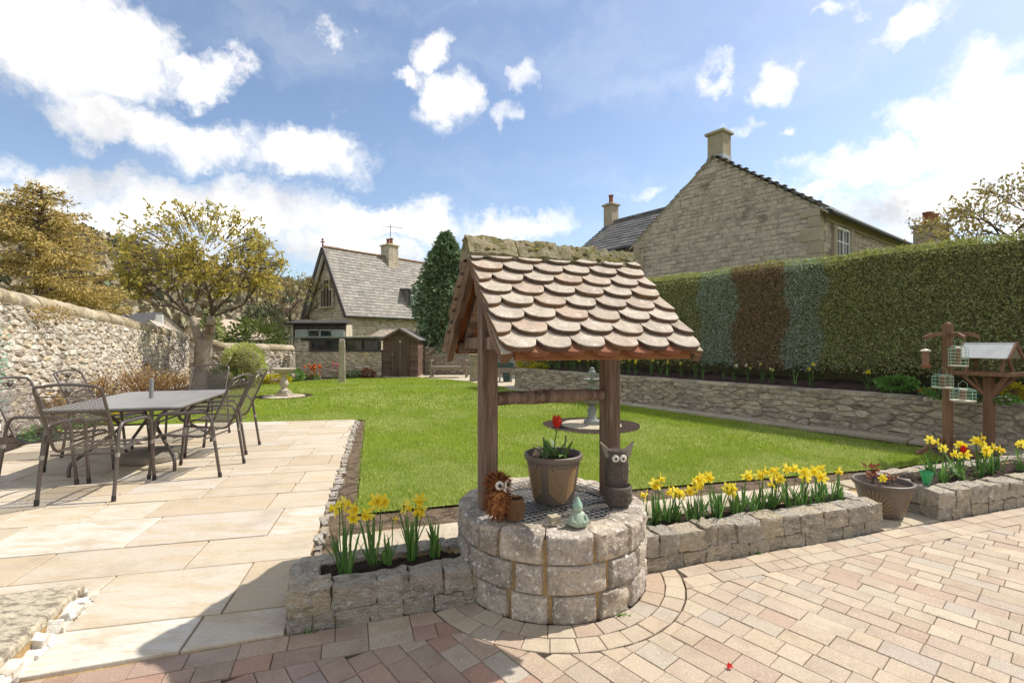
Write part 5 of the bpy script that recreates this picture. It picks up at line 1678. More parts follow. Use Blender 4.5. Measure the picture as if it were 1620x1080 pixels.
# ---------------------------------------------------------------- helpers for buildings
def wall_box(m, p, q, z0, z1, th=.25):
    p, q = Vector(p), Vector(q); d = (q - p).normalized(); n = Vector((-d.y, d.x)) * th
    pts = [p, q, q + n, p + n]
    m.add([(a.x, a.y, z) for z in (z0, z1) for a in pts], [(0, 1, 5, 4), (1, 2, 6, 5), (2, 3, 7, 6), (3, 0, 4, 7), (4, 5, 6, 7), (3, 2, 1, 0)])
def coursed(p0, p1, zlo, zfn, row, lens, seed, depth=.05, proud=.016, gap=.006, skip=None):
    """squared rubble in courses; zfn(s) gives the top of the wall"""
    r = random.Random(seed)
    p0, p1 = Vector(p0), Vector(p1); d = p1 - p0; w = d.length; d.normalize(); nrm = Vector((d.y, -d.x))
    out = []; z = zlo
    ztop = max(zfn(w * k / 40) for k in range(41))
    while z < ztop:
        h = row * r.choice((.75, 1.0, 1.0, 1.3))
        s = -r.uniform(0, lens[1])
        while s < w:
            l = r.uniform(*lens)
            sa, sb = max(s, 0), min(s + l, w)
            s += l
            if sb - sa < .05: continue
            poly = [(sa, z), (sb, z), (sb, z + h), (sa, z + h)]
            # cut by the slope of the gable at both ends
            za, zb = zfn(sa), zfn(sb)
            poly = clip(poly, (sa, za), ((zb - za) / (sb - sa), -1))
            if len(poly) < 3 or area(poly) < .25 * row * lens[0]: continue
            if skip and skip((sa + sb) / 2, z + h / 2): continue
            j = r.uniform
            poly = [(x + j(-.006, .006), y + j(-.006, .006)) for x, y in poly]
            st = cell_stone(poly, depth, proud, seed, gap, .04)
            if st is None: continue
            V, F, (cx, cz) = st
            base = Vector((p0.x + d.x * cx, p0.y + d.y * cx, cz))
            out.append((base, [(d.x * (x - cx) + nrm.x * y, d.y * (x - cx) + nrm.y * y, zz - cz) for x, y, zz in V], F))
        z += h
    return out
def slates(p_eave0, p_eave1, p_ridge0, p_ridge1, expo, wid, seed, thick=.012, lift=.02, jit=.3):
    """overlapping slates over a roof plane, as one mesh"""
    r = random.Random(seed)
    A, B, C, D_ = [Vector(p) for p in (p_eave0, p_eave1, p_ridge0, p_ridge1)]
    m = MB()
    n = max(2, int((C - A).length / expo))
    nrm = (B - A).cross(C - A).normalized()
    if nrm.z < 0: nrm = -nrm
    for k in range(n):
        a0, b0 = A.lerp(C, k / n), B.lerp(D_, k / n)
        a1, b1 = A.lerp(C, min(1, (k + 1.25) / n)), B.lerp(D_, min(1, (k + 1.25) / n))
        L = (b0 - a0).length; s = -r.uniform(.2, .8) * wid
        while s < L:
            w = wid * r.uniform(1 - jit, 1 + jit)
            u0, u1 = max(0, s + .004) / L, min(L, s + w - .004) / L
            s += w
            if u1 - u0 < .01: continue
            h = lift + r.uniform(-.006, .006)
            p = [a0.lerp(b0, u0) + nrm * h, a0.lerp(b0, u1) + nrm * h, a1.lerp(b1, u1) + nrm * .002, a1.lerp(b1, u0) + nrm * .002]
            dn = nrm * thick
            m.add([q - dn for q in p[:2]] + p, [(0, 1, 3, 2), (2, 3, 4, 5)], .02 + .96 * r.random())
    return m
M_paintw = mat('white_paint', ['#d5d2cb'], fine=.05, rough=.5, bump=0)
M_dpaint = mat('dark_paint', ['#4d4643', '#554c49'], stain='#2c2725', samt=.4, sscale=6, fine=.2, fscale=30, rough=.6, bump=.3, bscale=30, stretch=(1, 1, .1))
M_glass = mat('window_glass', ['#22282c'], stain='#3d454a', samt=.5, sscale=1.5, fine=0, rough=.08, bump=0, spec=.8)
M_glassp = mat('pale_window', ['#9aa59c'], stain='#7f8a82', samt=.5, sscale=2, fine=.05, rough=.15, bump=0, spec=.6)
M_gutter = mat('gutter', ['#2f2c2a'], fine=.1, rough=.5, bump=0)
M_lead_f = mat('lead_flashing', ['#a9adb3'], fine=.1, rough=.5, bump=.1)

# ---------------------------------------------------------------- big gabled house beyond the hedge
HC = Vector((8.28, 13.0)); HD = Vector((-.61, .79)).normalized(); HE = Vector((.79, .61)).normalized()
GW = 6.15; ZE, ZA = 5.02, 7.27
house = thing('stone_house', 'stone house with a tall blank gable and chimney rising above the hedge', 'house', (8.28, 13.0, 0))
def hl(p, z=0.0): return Vector((p.x - 8.28, p.y - 13.0, z))
def gable_z(s): return ZE + (ZA - ZE) * (1 - abs(s - GW / 2) / (GW / 2))
# solid shell
m = MB()
sec = [(0, 0), (GW, 0), (GW, ZE), (GW / 2, ZA - .02), (0, ZE)]
V = [hl(HC + HD * s + HE * e, z) for e in (0.0, 9.0) for s, z in sec]
m.add(V, [(4, 3, 2, 1, 0), (5, 6, 7, 8, 9), (0, 1, 6, 5), (1, 2, 7, 6), (4, 0, 5, 9)])
m.build('wall', M_greymortar, house)
st = coursed(HC + HD * GW, HC, 1.7, lambda s: gable_z(s) - .02, .14, (.2, .46), 501, depth=.04, proud=.016, gap=.007, skip=lambda s, z: s < .16 or s > GW - .16)
place_stones(st, house, M_gable, 300)
for (s, e) in ((.1, 0), (GW - .1, 0)):
    z = 1.6; k = 0
    while z < ZE - .1:
        hh = random.uniform(.28, .4); w_ = .5 if k % 2 else .3
        c = HC + HD * (s if s < 1 else GW) + HD * (w_ / 2 if s < 1 else -w_ / 2) * (1 if s < 1 else 1) - HE * .012
        c = HC + HD * (w_ / 2 - .012 if s < 1 else GW - w_ / 2 + .012) + HE * .10
        hh = min(hh, ZE - .02 - z)
        m = MB(); m.box((0, 0, 0), (w_, .30, hh - .012), math.atan2(HD.y, HD.x)); m.build('quoin', M_dress, house, hl(c, z + hh / 2)); z += hh; k += 1
# right-hand side wall, facing right: squared stone, band and window
st = coursed(HC, HC + HE * 6.5, 3.2, lambda s: ZE - .34, .14, (.2, .44), 502, depth=.04, proud=.016, gap=.007, skip=lambda s, z: (s < .32) or (.78 < s < 2.35 and z > 3.3))
place_stones(st, house, M_gable, 120)
def side_box(e0, e1, z0, z1, out, name, mt, parent=house, th=.12):
    c = HC + HE * ((e0 + e1) / 2) - HD * (out - th / 2)
    m = MB(); m.box((0, 0, 0), (e1 - e0, th, z1 - z0), math.atan2(HE.y, HE.x))
    loc = hl(c, (z0 + z1) / 2)
    return m.build(name, mt, parent, loc)
side_box(.32, 6.5, ZE - .33, ZE - .08, .06, 'stone_band', M_dress)
win = thing('w', 'x', 'y'); bpy.data.objects.remove(win)
side_box(.80, 1.04, 3.3, ZE - .34, .075, 'window_jamb', M_dress); side_box(2.09, 2.33, 3.3, ZE - .34, .075, 'window_jamb', M_dress)
wn = side_box(1.05, 2.08, 3.45, ZE - .36, .012, 'window', M_glass)
def sub_side(par, e0, e1, z0, z1, out, name, mt, th=.05):
    o = side_box(e0, e1, z0, z1, out, name, mt, house, th)
    o.parent = par; o.location = o.location - par.location
    return o
for (e0, e1, z0, z1) in ((1.05, 1.12, 3.45, 4.66), (2.01, 2.08, 3.45, 4.66), (1.53, 1.60, 3.45, 4.66), (1.12, 2.01, 4.58, 4.66)): sub_side(wn, e0, e1, z0, z1, .05, 'frame', M_paintw)
for (e0, e1) in ((1.12, 1.53), (1.60, 2.01)): sub_side(wn, e0, e1, 4.22, 4.26, .040, 'glazing_bar', M_paintw); sub_side(wn, (e0 + e1) / 2 - .015, (e0 + e1) / 2 + .015, 3.5, 4.58, .036, 'glazing_bar', M_paintw)
# roof
ov = .22
A_ = HC - HD * ov; zov = ZE - ov * (ZA - ZE) / (GW / 2)
for (s0, sgn) in ((-ov, 1), (GW + ov, -1)):
    e0, e1 = -.02, 9.0
    p = [hl(HC + HD * s0 + HE * e0, zov), hl(HC + HD * s0 + HE * e1, zov), hl(HC + HD * (GW / 2) + HE * e0, ZA + .05), hl(HC + HD * (GW / 2) + HE * e1, ZA + .05)]
    slates(*p, .24, .36, 510 + sgn, lift=.035, thick=.025).build('roof', M_darkslate, house, kind='stuff')
    # verge stones
    m = MB(); m.bar(hl(HC + HD * s0 + HE * .05, zov - .04), hl(HC + HD * (GW / 2) + HE * .05, ZA), .16, .05); m.build('verge', M_dress, house)
    m = MB(); m.tube([hl(HC + HD * (s0 - sgn * .05) + HE * -.05, zov - .02), hl(HC + HD * (s0 - sgn * .05) + HE * 9, zov - .02)], .06, 8); m.build('gutter', M_gutter, house)
m = MB(); m.bar(hl(HC + HD * -.12 + HE * .0, ZE - .07), hl(HC + HD * -.12 + HE * 9, ZE - .07), .22, .03); m.build('soffit', M_paintw, house)
random.seed(14)
for k in range(14):
    s = GW / 2 - (k + .5) * GW / 2 / 14
    rock('slate_end', M_darkslate, hl(HC + HD * s + HE * .02, gable_z(s) + .055 + random.uniform(0, .02)) + house.location, (.26, .2, .022), math.atan2(HD.y, HD.x), house, tilt=.06)
def chimney(parent, loc, rz, w, d, h, label=None, mt=M_dress, cap=True, pots=0, potm=None, name='chimney'):
    m = MB(); m.box((0, 0, h / 2), (w, d, h)); ch = m.build(name, mt, parent, loc, rz)
    if cap:
        m = MB(); m.box((0, 0, h + .03), (w + .14, d + .14, .08)); m.box((0, 0, h + .10), (w + .04, d + .04, .07), top=.7); m.build('cap', mt, ch, bevel=.01)
    for k in range(pots):
        m = MB(); m.lathe([(.11, 0), (.12, .04), (.10, .08), (.095, .30), (.12, .33), (.12, .38), (.09, .38)], 14, ((k - (pots - 1) / 2) * .34, 0, h + .13)); m.build('chimney_pot', potm or M_clay, ch, smooth=40)
    return ch
rzh = math.atan2(HD.y, HD.x)
chimney(house, hl(HC + HD * (GW / 2 + .0) + HE * .40, ZA - .45), rzh, .52, .50, 1.25)
m = MB(); m.box((0, 0, 0), (.55, .53, .14)); m.build('flashing', M_lead_f, house, hl(HC + HD * (GW / 2) + HE * .40, ZA + .02), rz=rzh)
# lower wing
WZ, WR = 5.10, 6.92
def wpt(t, off, z): return hl(HC + HD * t + HE * off, z)
m = MB()
V = [wpt(t, o, z) for t in (GW, 9.95) for o, z in ((.55, 0), (5.5, 0), (5.5, WZ), (3.0, WR - .04), (.55, WZ))]
m.add(V, [(0, 1, 2, 3, 4), (9, 8, 7, 6, 5), (0, 4, 9, 5), (4, 3, 8, 9), (3, 2, 7, 8)]); m.build('wing_wall', M_gable, house)
p = [wpt(6.0, .38, WZ - .12), wpt(10.05, .38, WZ - .12), wpt(6.0, 3.0, WR), wpt(10.05, 3.0, WR)]
slates(*p, .26, .42, 520, lift=.035, thick=.025).build('wing_roof', M_darkslate, house, kind='stuff')
p = [wpt(10.05, 5.6, WZ - .12), wpt(6.0, 5.6, WZ - .12), wpt(10.05, 3.0, WR), wpt(6.0, 3.0, WR)]
slates(*p, .26, .42, 521, lift=.035, thick=.025).build('wing_roof', M_darkslate, house, kind='stuff')
m = MB(); m.tube([wpt(6.15, .33, WZ - .10), wpt(10.05, .33, WZ - .10)], .06, 8); m.build('gutter', M_gutter, house)
k = 0; t = 6.2
while t < 10:
    m = MB(); m.tube([wpt(t, 3.0, WR + .03), wpt(min(t + .43, 10.05), 3.0, WR + .03)], .10, 8); m.build('ridge_tile', M_darkslate, house, smooth=40); t += .45
chimney(house, wpt(9.85, 3.0, WR - .5), rzh, .5, .46, 1.3, pots=1)
# distant chimney stack behind the hedge
st_ = thing('chimney_stack', 'stone chimney stack with two red pots peeping over the hedge', 'chimney', (15.6, 18.0, 0), .5)
m = MB(); m.box((0, 0, 2.82), (1.05, .7, 5.64)); m.build('stack', M_dress, st_)
m = MB(); m.box((0, 0, 5.66), (1.2, .85, .10)); m.build('cap', M_dress, st_)
for x in (-.28, .22):
    m = MB(); m.lathe([(.16, 0), (.15, .05), (.14, .38), (.17, .42), (.15, .46)], 14, (x, 0, 5.71)); m.build('chimney_pot', M_clay, st_, smooth=40)

# ---------------------------------------------------------------- steep slate-roofed cottage
M_ridge = mat('ridge_clay', ['#93765f', '#876c58', '#9c8068'], stain='#6b5a4a', samt=.5, sscale=4, fine=.2, rough=.9, bump=.4)
CO = Vector((-10.87, 28.0)); CE = Vector((.625, .78)).normalized(); CW = Vector((.78, -.625)).normalized()
cot = thing('cottage', 'old stone cottage with a steep slate roof, gothic gable window and aerial', 'house', (-10.87, 28.0, 0))
def cl(w, s, z): 
    p = CW * w + CE * s; return Vector((p.x, p.y, z))
HW, CZ, CR, CL = 2.25, 3.0, 6.85, 9.6
m = MB()
V = [cl(w, s, z) for s in (.25, CL) for w, z in ((-HW + .15, 0), (HW - .15, 0), (HW - .15, CZ + .1), (0, CR - .12), (-HW + .15, CZ + .1))]
m.add(V, [(0, 1, 2, 3, 4), (9, 8, 7, 6, 5), (1, 6, 7, 2), (0, 4, 9, 5)]); m.build('wall', M_greymortar, cot)
def cw2(w, s): p = CO + CW * w + CE * s; return p
st = coursed(cw2(-HW + .15, .24), cw2(HW - .15, .24), 1.6, lambda s: CZ + .1 + (CR - CZ - .3) * (1 - abs(s - (HW - .15)) / (HW - .15)), .17, (.2, .5), 601, proud=.02,
             skip=lambda s, z: abs(s - HW + .15) < .75 and 3.35 < z < 5.1)
place_stones(st, cot, M_cottage, 150)
st = coursed(cw2(HW - .14, .25), cw2(HW - .14, CL), .2, lambda s: CZ - .02, .16, (.18, .45), 602, proud=.03, gap=.004)
place_stones(st, cot, M_cottage, 220)
# roof planes
for sg in (1, -1):
    p = [cl(sg * (HW + .12), -.12, CZ - .2), cl(sg * (HW + .12), CL + .1, CZ - .2), cl(0, -.12, CR), cl(0, CL + .1, CR)]
    if sg < 0: p = [p[1], p[0], p[3], p[2]]
    m = slates(*p, .21, .34, 610 + sg, lift=.03, thick=.02)
    m.add([Vector(q) - Vector((0, 0, .06)) for q in (p[0], p[1], p[3], p[2])], [(0, 1, 2, 3)], .5)
    m.build('roof', M_slate, cot, kind='stuff')
    m = MB(); m.bar(cl(sg * (HW + .14), -.14, CZ - .27), cl(0, -.14, CR - .06), .05, .24); m.build('barge_board', M_dpaint, cot)
    m = MB(); m.bar(cl(sg * (HW - .12), -.02, CZ - .05), cl(sg * .05, -.02, CR - .42), .14, .12); m.build('barge_soffit', M_paintw, cot)
m = MB(); m.tube([cl(HW + .2, -.1, CZ - .22), cl(HW + .2, CL, CZ - .22)], .06, 8); m.build('gutter', M_gutter, cot)
s = -.1
while s < CL:
    m = MB(); m.tube([cl(0, s, CR + .03), cl(0, min(s + .43, CL + .1), CR + .03)], .085, 8); m.build('ridge_tile', M_ridge, cot, smooth=40); s += .45
m = MB(); p = cl(0, -.1, CR + .05)
m.tube([p, p + Vector((0, 0, .35))], [.05, .03], 8); m.bar(p + Vector((-.12, 0, .24)), p + Vector((.12, 0, .24)), .05, .06); m.lathe([(.02, .3), (.07, .36), (.05, .43), (.01, .46)], 8, tuple(p)); m.build('finial', M_clay, cot)
# gothic window: four stepped lights
fr = MB()
for i, (w, z0, z1) in enumerate(((-.48, 3.45, 4.35), (-.16, 3.45, 4.95), (.16, 3.45, 4.95), (.48, 3.45, 4.35))):
    m = MB(); c = cl(w, .2, (z0 + z1) / 2); m.box(c, (.24, .06, z1 - z0), math.atan2(CW.y, CW.x))
    wn = m.build('window', M_glass, cot)
    for dw in (-.16, .16):
        m = MB(); m.box(cl(w + dw, .16, (z0 + z1) / 2), (.08, .14, z1 - z0 + .02), math.atan2(CW.y, CW.x)); m.build('mullion', M_cottage, wn)
    m = MB(); m.box(cl(w, .16, z1 + .05), (.40, .14, .10), math.atan2(CW.y, CW.x)); m.build('lintel', M_cottage, wn)
m = MB(); m.box(cl(0, .13, 3.38), (1.5, .2, .1), math.atan2(CW.y, CW.x)); m.build('window_sill', M_cottage, cot)
# dormer
ds0, ds1 = 4.55, 6.6
def dw(w, s, z): return cl(w, s, z)
zd0, zd1 = 3.72, 4.62
wfr = HW - (zd0 - CZ) * HW / (CR - CZ) + .16
m = MB()
V = [dw(w, s, z) for s in (ds0, ds1) for w, z in ((wfr, zd0), (wfr, zd1), (.75, zd1 + .1), (.75, zd0))]
m.add(V, [(0, 1, 2, 3), (7, 6, 5, 4), (1, 5, 6, 2)]); m.build('dormer_cheek', M_darkslate, cot)
m = MB(); V = [dw(w, s, z) for z in (0, .07) for w, s in ((wfr + .18, ds0 - .12), (wfr + .18, ds1 + .12), (.6, ds1 + .12), (.6, ds0 - .12))]
m.add([(x, y, zz + zd1 + .005 + (.12 if i % 4 > 1 else 0)) for i, (x, y, zz) in enumerate(V)], [(0, 1, 2, 3), (7, 6, 5, 4), (0, 4, 5, 1), (1, 5, 6, 2), (2, 6, 7, 3), (3, 7, 4, 0)]); m.build('dormer_roof', M_darkslate, cot)
rzc = math.atan2(CE.y, CE.x)
M_plum = mat('plum_paint', ['#5d5560'], fine=.1, rough=.5, bump=0)
for k in range(2):
    s0 = ds0 + .06 + k * 1.0; s1 = s0 + .93
    c = dw(wfr + .02, (s0 + s1) / 2, (zd0 + zd1) / 2)
    m = MB(); m.box((0, 0, 0), (s1 - s0, .05, zd1 - zd0 - .04), rzc); wn = m.build('window', M_glass, cot, c)
    for (ds_, dz, ws, hz) in ((-.44, 0, .08, .86), (.44, 0, .08, .86), (0, .40, .9, .07), (0, -.40, .9, .07), (0, .12, .85, .05)):
        p = CE * ds_ + CW * .03
        m = MB(); m.box((p.x, p.y, dz), (ws, .06, hz), rzc); m.build('frame', M_plum if ws < .2 else M_paintw, wn)
    p = CW * .028
    m = MB(); m.box((p.x, p.y, -.16), (.62, .02, .36), rzc); m.build('net_curtain', M_glassp, wn)
# chimney and aerial
chimney(cot, cl(0, 4.6, CR - .7), math.atan2(CW.y, CW.x), .85, .75, 1.45, mt=M_cottage, pots=2)
ae = MB(); p = cl(.1, 4.6, 0)
ae.tube([(p.x, p.y, 8.2), (p.x, p.y, 9.0)], .02, 6); ae.tube([(p.x - .5, p.y, 8.90), (p.x + .75, p.y, 8.80)], .014, 5)
for k in range(8): ae.tube([(p.x - .45 + k * .16, p.y - .12, 8.9 - k * .0125), (p.x - .45 + k * .16, p.y + .12, 8.9 - k * .0125)], .009, 4)
for k in (-1, 1): ae.tube([(p.x - .45, p.y, 8.9 - .12), (p.x - .45, p.y, 8.9 + .12)], .01, 4)
ae.build('aerial', M_gutter, cot)
# lean-to in front of the gable
ex = thing('lean_to', 'dark boarded lean-to with a strip of white windows before the cottage gable', 'extension', (-9.6, 24.0, 0))
m = MB(); m.box((0, .45, 1.12), (2.75, .9, 2.24)); m.build('wall', M_cottage, ex)
m = MB(); m.box((.1, -.03, 2.04), (2.55, .06, .30)); m.v = [(x, y, z + .09) for x, y, z in m.v]; m.build('fascia', M_dpaint, ex)
for k in range(20):
    m = MB(); m.box((-1.12 + k * .126, -.075, 2.13), (.112, .02, .29)); m.build('board', M_dpaint, ex)
for k, (x, mt) in enumerate(((-.82, M_glassp), (-.22, M_glass), (.38, M_glass), (.98, M_glassp))):
    m = MB(); m.box((x, -.02, 1.80), (.56, .04, .34)); wn = m.build('window', mt, ex)
    for (dx, dz, sx, sz) in ((-.29, 0, .05, .36), (.29, 0, .05, .36), (0, .17, .56, .04), (0, -.17, .56, .04)):
        m = MB(); m.box((x + dx, -.045, 1.80 + dz), (sx, .04, sz)); m.build('frame', M_paintw, wn)
p = [(-1.55, -.25, 2.30), (1.5, -.25, 2.30), (-1.4, 1.1, 2.52), (1.5, 1.1, 2.52)]
slates(*p, .25, .36, 640, lift=.03, thick=.02).build('roof', M_darkslate, ex, kind='stuff')
m = MB(); m.tube([(-1.55, -.28, 2.28), (1.5, -.28, 2.28)], .05, 8); m.build('gutter', M_gutter, ex)
m = MB(); m.tube([(-1.16, -.12, 2.2), (-1.16, -.12, 1.0)], .04, 8); m.build('downpipe', M_gutter, ex)

# ---------------------------------------------------------------- low glazed outbuilding with stone wall at the end of the garden
ob = thing('outbuilding', 'low outbuilding with dark glazed strip over a stone wall at the garden end', 'outbuilding', (-6.8, 18.9, 0))
m = MB(); m.box((0, .9, .5), (3.45, 1.8, 1.0)); m.box((-1.42, .9, 1.25), (.6, 1.8, .5)); m.build('wall_core', M_greymortar, ob)
st = rubble_face(ob, (-8.5, 18.89), (-5.1, 18.89), 0.0, 1.0, 1.0, .28, .11, M_cottage, 700, proud=.025, gap=.004)
place_stones(st, ob, M_cottage, 200)
st = coursed((-8.5, 18.89), (-7.95, 18.89), 1.02, lambda s: 1.5, .12, (.2, .4), 701)
place_stones(st, ob, M_rubble, 40)
m = MB(); m.box((.3, .01, 1.045), (2.85, .12, .06)); m.build('sill_board', M_dpaint, ob)
for k in range(4):
    m = MB(); m.box((-.72 + k * .68, .02, 1.25), (.62, .03, .36)); wn = m.build('window', M_glass, ob)
    for (dx, dz, sx, sz) in ((-.33, 0, .06, .40), (.33, 0, .06, .40)):
        m = MB(); m.box((-.72 + k * .68 + dx, -.005, 1.25 + dz), (sx, .06, sz)); m.build('frame', M_dpaint, wn)
m = MB(); m.box((.15, 0.0, 1.47), (3.2, .08, .09)); m.build('head_board', M_dpaint, ob)
M_roofg = mat('green_grey_roof', ['#70776f'], stain='#5d625a', samt=.5, sscale=3, fine=.1, rough=.8, bump=.2)
m = MB(); m.box((0, .85, 1.555), (3.65, 2.1, .06)); m.build('roof', M_roofg, ob)
p = [(1.75 - .6, .25, 1.60), (1.75 + .75, .25, 1.60), (1.75 - .25, 1.2, 1.98), (1.75 + .6, 1.2, 1.98)]
slates(*p, .12, .2, 705, lift=.02).build('small_roof', M_tile, ob, kind='stuff')
# tulips and border plants before it
sheet('flower_bed', [(-8.3, 18.85), (-7.3, 17.0), (-6.2, 17.85), (-5.0, 18.4), (-4.98, 18.85)], .012, M_bedsoil)
random.seed(33)
def tulips(loc, n, mt, label, spread=.28):
    t = thing('tulip_plant', label, 'flower', loc)
    m = MB()
    for _ in range(n * 3): blade(m, (random.uniform(-spread, spread), random.uniform(-.15, .15), 0), random.uniform(0, 6.28), random.uniform(.1, .5), random.uniform(.2, .32), .035, r=random.random(), n=3)
    m.build('leaves', M_tleaf, t)
    m = MB()
    for _ in range(n):
        x, y, z = random.uniform(-spread, spread), random.uniform(-.15, .15), random.uniform(.34, .5)
        m.tube([(x, y, .1), (x, y, z)], .005, 4); m.lathe([(.01, z), (.04, z + .02), (.045, z + .05), (.03, z + .085)], 8, (x, y, 0), r=random.random())
    m.build('blooms', mt, t)
tulips((-7.30, 17.75, .01), 16, M_orange, 'bright orange tulips at the near end of the far flower bed')
tulips((-6.55, 18.25, .01), 8, M_pink, 'dusky pink tulips in the middle of the far flower bed', .25)
leafy('border_plant', 'white-flecked leafy plant in the far flower bed', 'plant', (-6.05, 18.45, .01), (.3, .16, .14), 300, .08, M_green, 81, flowers=(M_white_p, 14, .03))
leafy('border_plant', 'dark leafy plant beside the standing stone in the far flower bed', 'plant', (-5.55, 18.6, .01), (.3, .15, .16), 320, .08, M_redleaf, 82)
leafy('border_plant', 'yellow-green low plant behind the bird bath', 'plant', (-7.75, 15.9, .01), (.5, .3, .14), 520, .10, M_gold, 83)
leafy('border_plant', 'pale green leafy plant between bird bath and far wall', 'plant', (-7.55, 16.75, .01), (.3, .25, .22), 420, .10, M_green, 84)

# ---------------------------------------------------------------- shed
M_shed = mat('shed_timber', ['#6e584c', '#634e44', '#786153'], stain='#31251f', samt=.6, sscale=6, fine=.25, fscale=30, rough=.7, bump=.5, bscale=25, bdist=.006, stretch=(.1, 1, 1))
shed = thing('garden_shed', 'small dark brown timber shed with a double-board door at the far end of the lawn', 'shed', (-4.34, 18.8, 0))
m = MB()
V = [(x, y, z) for y in (.03, 1.5) for x, z in ((-.66, 0), (.66, 0), (.66, 1.50), (0, 1.84), (-.66, 1.50))]
m.add(V, [(0, 1, 2, 3, 4), (9, 8, 7, 6, 5), (1, 6, 7, 2), (0, 4, 9, 5), (0, 5, 6, 1)]); m.build('carcass', M_shed, shed)
z = .06
while z < 1.5:
    for (x0, x1) in ((-.68, -.36), (.36, .68)):
        m = MB(); m.box(((x0 + x1) / 2, 0.012, z + .06), (x1 - x0, .02, .112), R=Matrix.Rotation(-.06, 3, 'X')); m.build('board', M_shed, shed)
    m = MB(); m.box((.672, .76, z + .06), (.02, 1.46, .112)); m.build('board', M_shed, shed)
    z += .12
for k in range(4):
    zz = 1.52 + k * .075; hw = .66 * (1.84 - zz) / .34 - .02
    if hw > .08:
        m = MB(); m.box((0, .012, zz + .03), (2 * hw, .02, .07)); m.build('board', M_shed, shed)
dr = MB(); dr.box((0, 0, .79), (.70, .03, 1.44)); dr = dr.build('door', M_shed, shed, (0, -.005, 0))
M_shedv = mat('door_timber', ['#665248', '#59473e', '#705b50'], stain='#2a1f1a', samt=.6, sscale=6, fine=.25, fscale=30, rough=.7, bump=.5, bscale=25, bdist=.006, stretch=(1, 1, .1))
for k in range(7):
    m = MB(); m.box((-.30 + k * .10, -.022, .79), (.092, .018, 1.42)); m.build('board', M_shedv, dr)
m = MB(); m.box((-.29, -.04, .90), (.10, .02, .03)); m.build('bolt', M_wire, dr)
m = MB(); m.box((.0, -.035, 1.40), (.06, .008, .05)); m.build('plate', M_paintw, dr)
for sg in (-1, 1):
    m = MB(); m.bar((sg * .80, .68, 1.445), (0, .68, 1.90), 1.75, .035, up=(0, 1, 0) if False else (0, 0, 1)); m.build('roof_panel', M_darkslate, shed)
    m = MB(); m.bar((sg * .79, -.19, 1.42), (0, -.19, 1.865), .02, .075); m.build('barge_board', M_shed, shed)
m = MB(); m.box((0, .7, .02), (1.36, 1.5, .05)); m.build('bearer', M_retain, shed)

# ---------------------------------------------------------------- bench, pier, barbecue, end wall
M_teak = mat('weathered_teak', ['#8f8375', '#857867', '#998d7e'], stain='#6a5f52', samt=.5, sscale=7, fine=.2, fscale=40, rough=.85, bump=.4, bscale=30, bdist=.004, stretch=(.2, 1, .2))
bn = thing('garden_bench', 'weathered teak slatted bench by the end wall', 'bench', (-2.45, 18.9, .004), .0)
for k in range(5):
    m = MB(); m.box((0, -.28 + k * .115, .42), (1.36, .095, .025)); m.build('seat_slat', M_teak, bn)
for k in range(13):
    m = MB(); m.bar((-.58 + k * .0965, .27, .47), (-.58 + k * .0965, .36, .82), .05, .018, up=(0, 1, 0)); m.build('back_slat', M_teak, bn)
m = MB(); m.bar((-.68, .37, .85), (.68, .37, .85), .035, .085); m.build('top_rail', M_teak, bn)
m = MB(); m.bar((-.68, .265, .47), (.68, .265, .47), .035, .05); m.build('lower_rail', M_teak, bn)
m = MB(); m.box((0, -.33, .37), (1.3, .03, .08)); m.build('apron', M_teak, bn)
for sg in (-1, 1):
    for (y, z1) in ((-.30, .64), (.26, .50)):
        m = MB(); m.box((sg * .68, y, z1 / 2), (.065, .065, z1)); m.build('leg', M_teak, bn)
    m = MB(); m.bar((sg * .68, .26, .48), (sg * .68, .375, .90), .065, .05, up=(0, 1, 0)); m.build('back_post', M_teak, bn)
    m = MB(); m.bar((sg * .68, -.38, .655), (sg * .68, .30, .655), .085, .035); m.build('armrest', M_teak, bn)
pr_ = thing('stone_pier', 'square stone pier beside the bench, half behind the well post', 'pier', (-1.30, 17.0, 0))
m = MB(); m.box((0, .12, .44), (.36, .24, .88)); m.build('mortar', M_greymortar, pr_)
st = coursed((-1.50, 16.98), (-1.10, 16.98), 0.0, lambda s: .90, .075, (.14, .26), 720, proud=.012)
place_stones(st, pr_, M_dress, 200)
m = MB(); m.box((0, .13, .925), (.46, .36, .05)); m.build('cap', M_dress, pr_)
M_bbq = mat('green_cover', ['#3f5450'], stain='#2c3c3a', samt=.5, sscale=5, fine=.1, rough=.6, bump=.2)
bq = thing('barbecue', 'covered barbecue on a wooden stand with a dark bin below', 'barbecue', (-.23, 16.8, .004))
for (x, y) in ((-.20, -.18), (.20, -.18), (.20, .18), (-.20, .18)):
    m = MB(); m.box((x, y, .25), (.05, .05, .5)); m.build('leg', M_teak, bq)
m = MB(); m.box((0, 0, .47), (.5, .44, .05)); m.build('shelf', M_teak, bq)
m = MB(); m.box((0, 0, .60), (.62, .46, .20), top=.86); m.build('cover', M_bbq, bq, bevel=.03)
m = MB(); m.lathe([(.12, 0), (.15, .28), (.155, .3)], 16, (.05, 0, 0)); m.build('bin', M_bbq, bq)
ew = thing('end_wall', 'shaded rubble wall behind the garden bench', 'wall', (-1.2, 20.5, 0))
m = MB(); m.box((0, .2, .58), (5.2, .36, 1.16)); m.build('wall_core', M_greymortar, ew)
st = rubble_face(ew, (-3.8, 20.5), (1.4, 20.5), 0.0, 1.16, 1.16, .24, .12, M_retain, 730, proud=.03)
place_stones(st, ew, M_retain, 260)

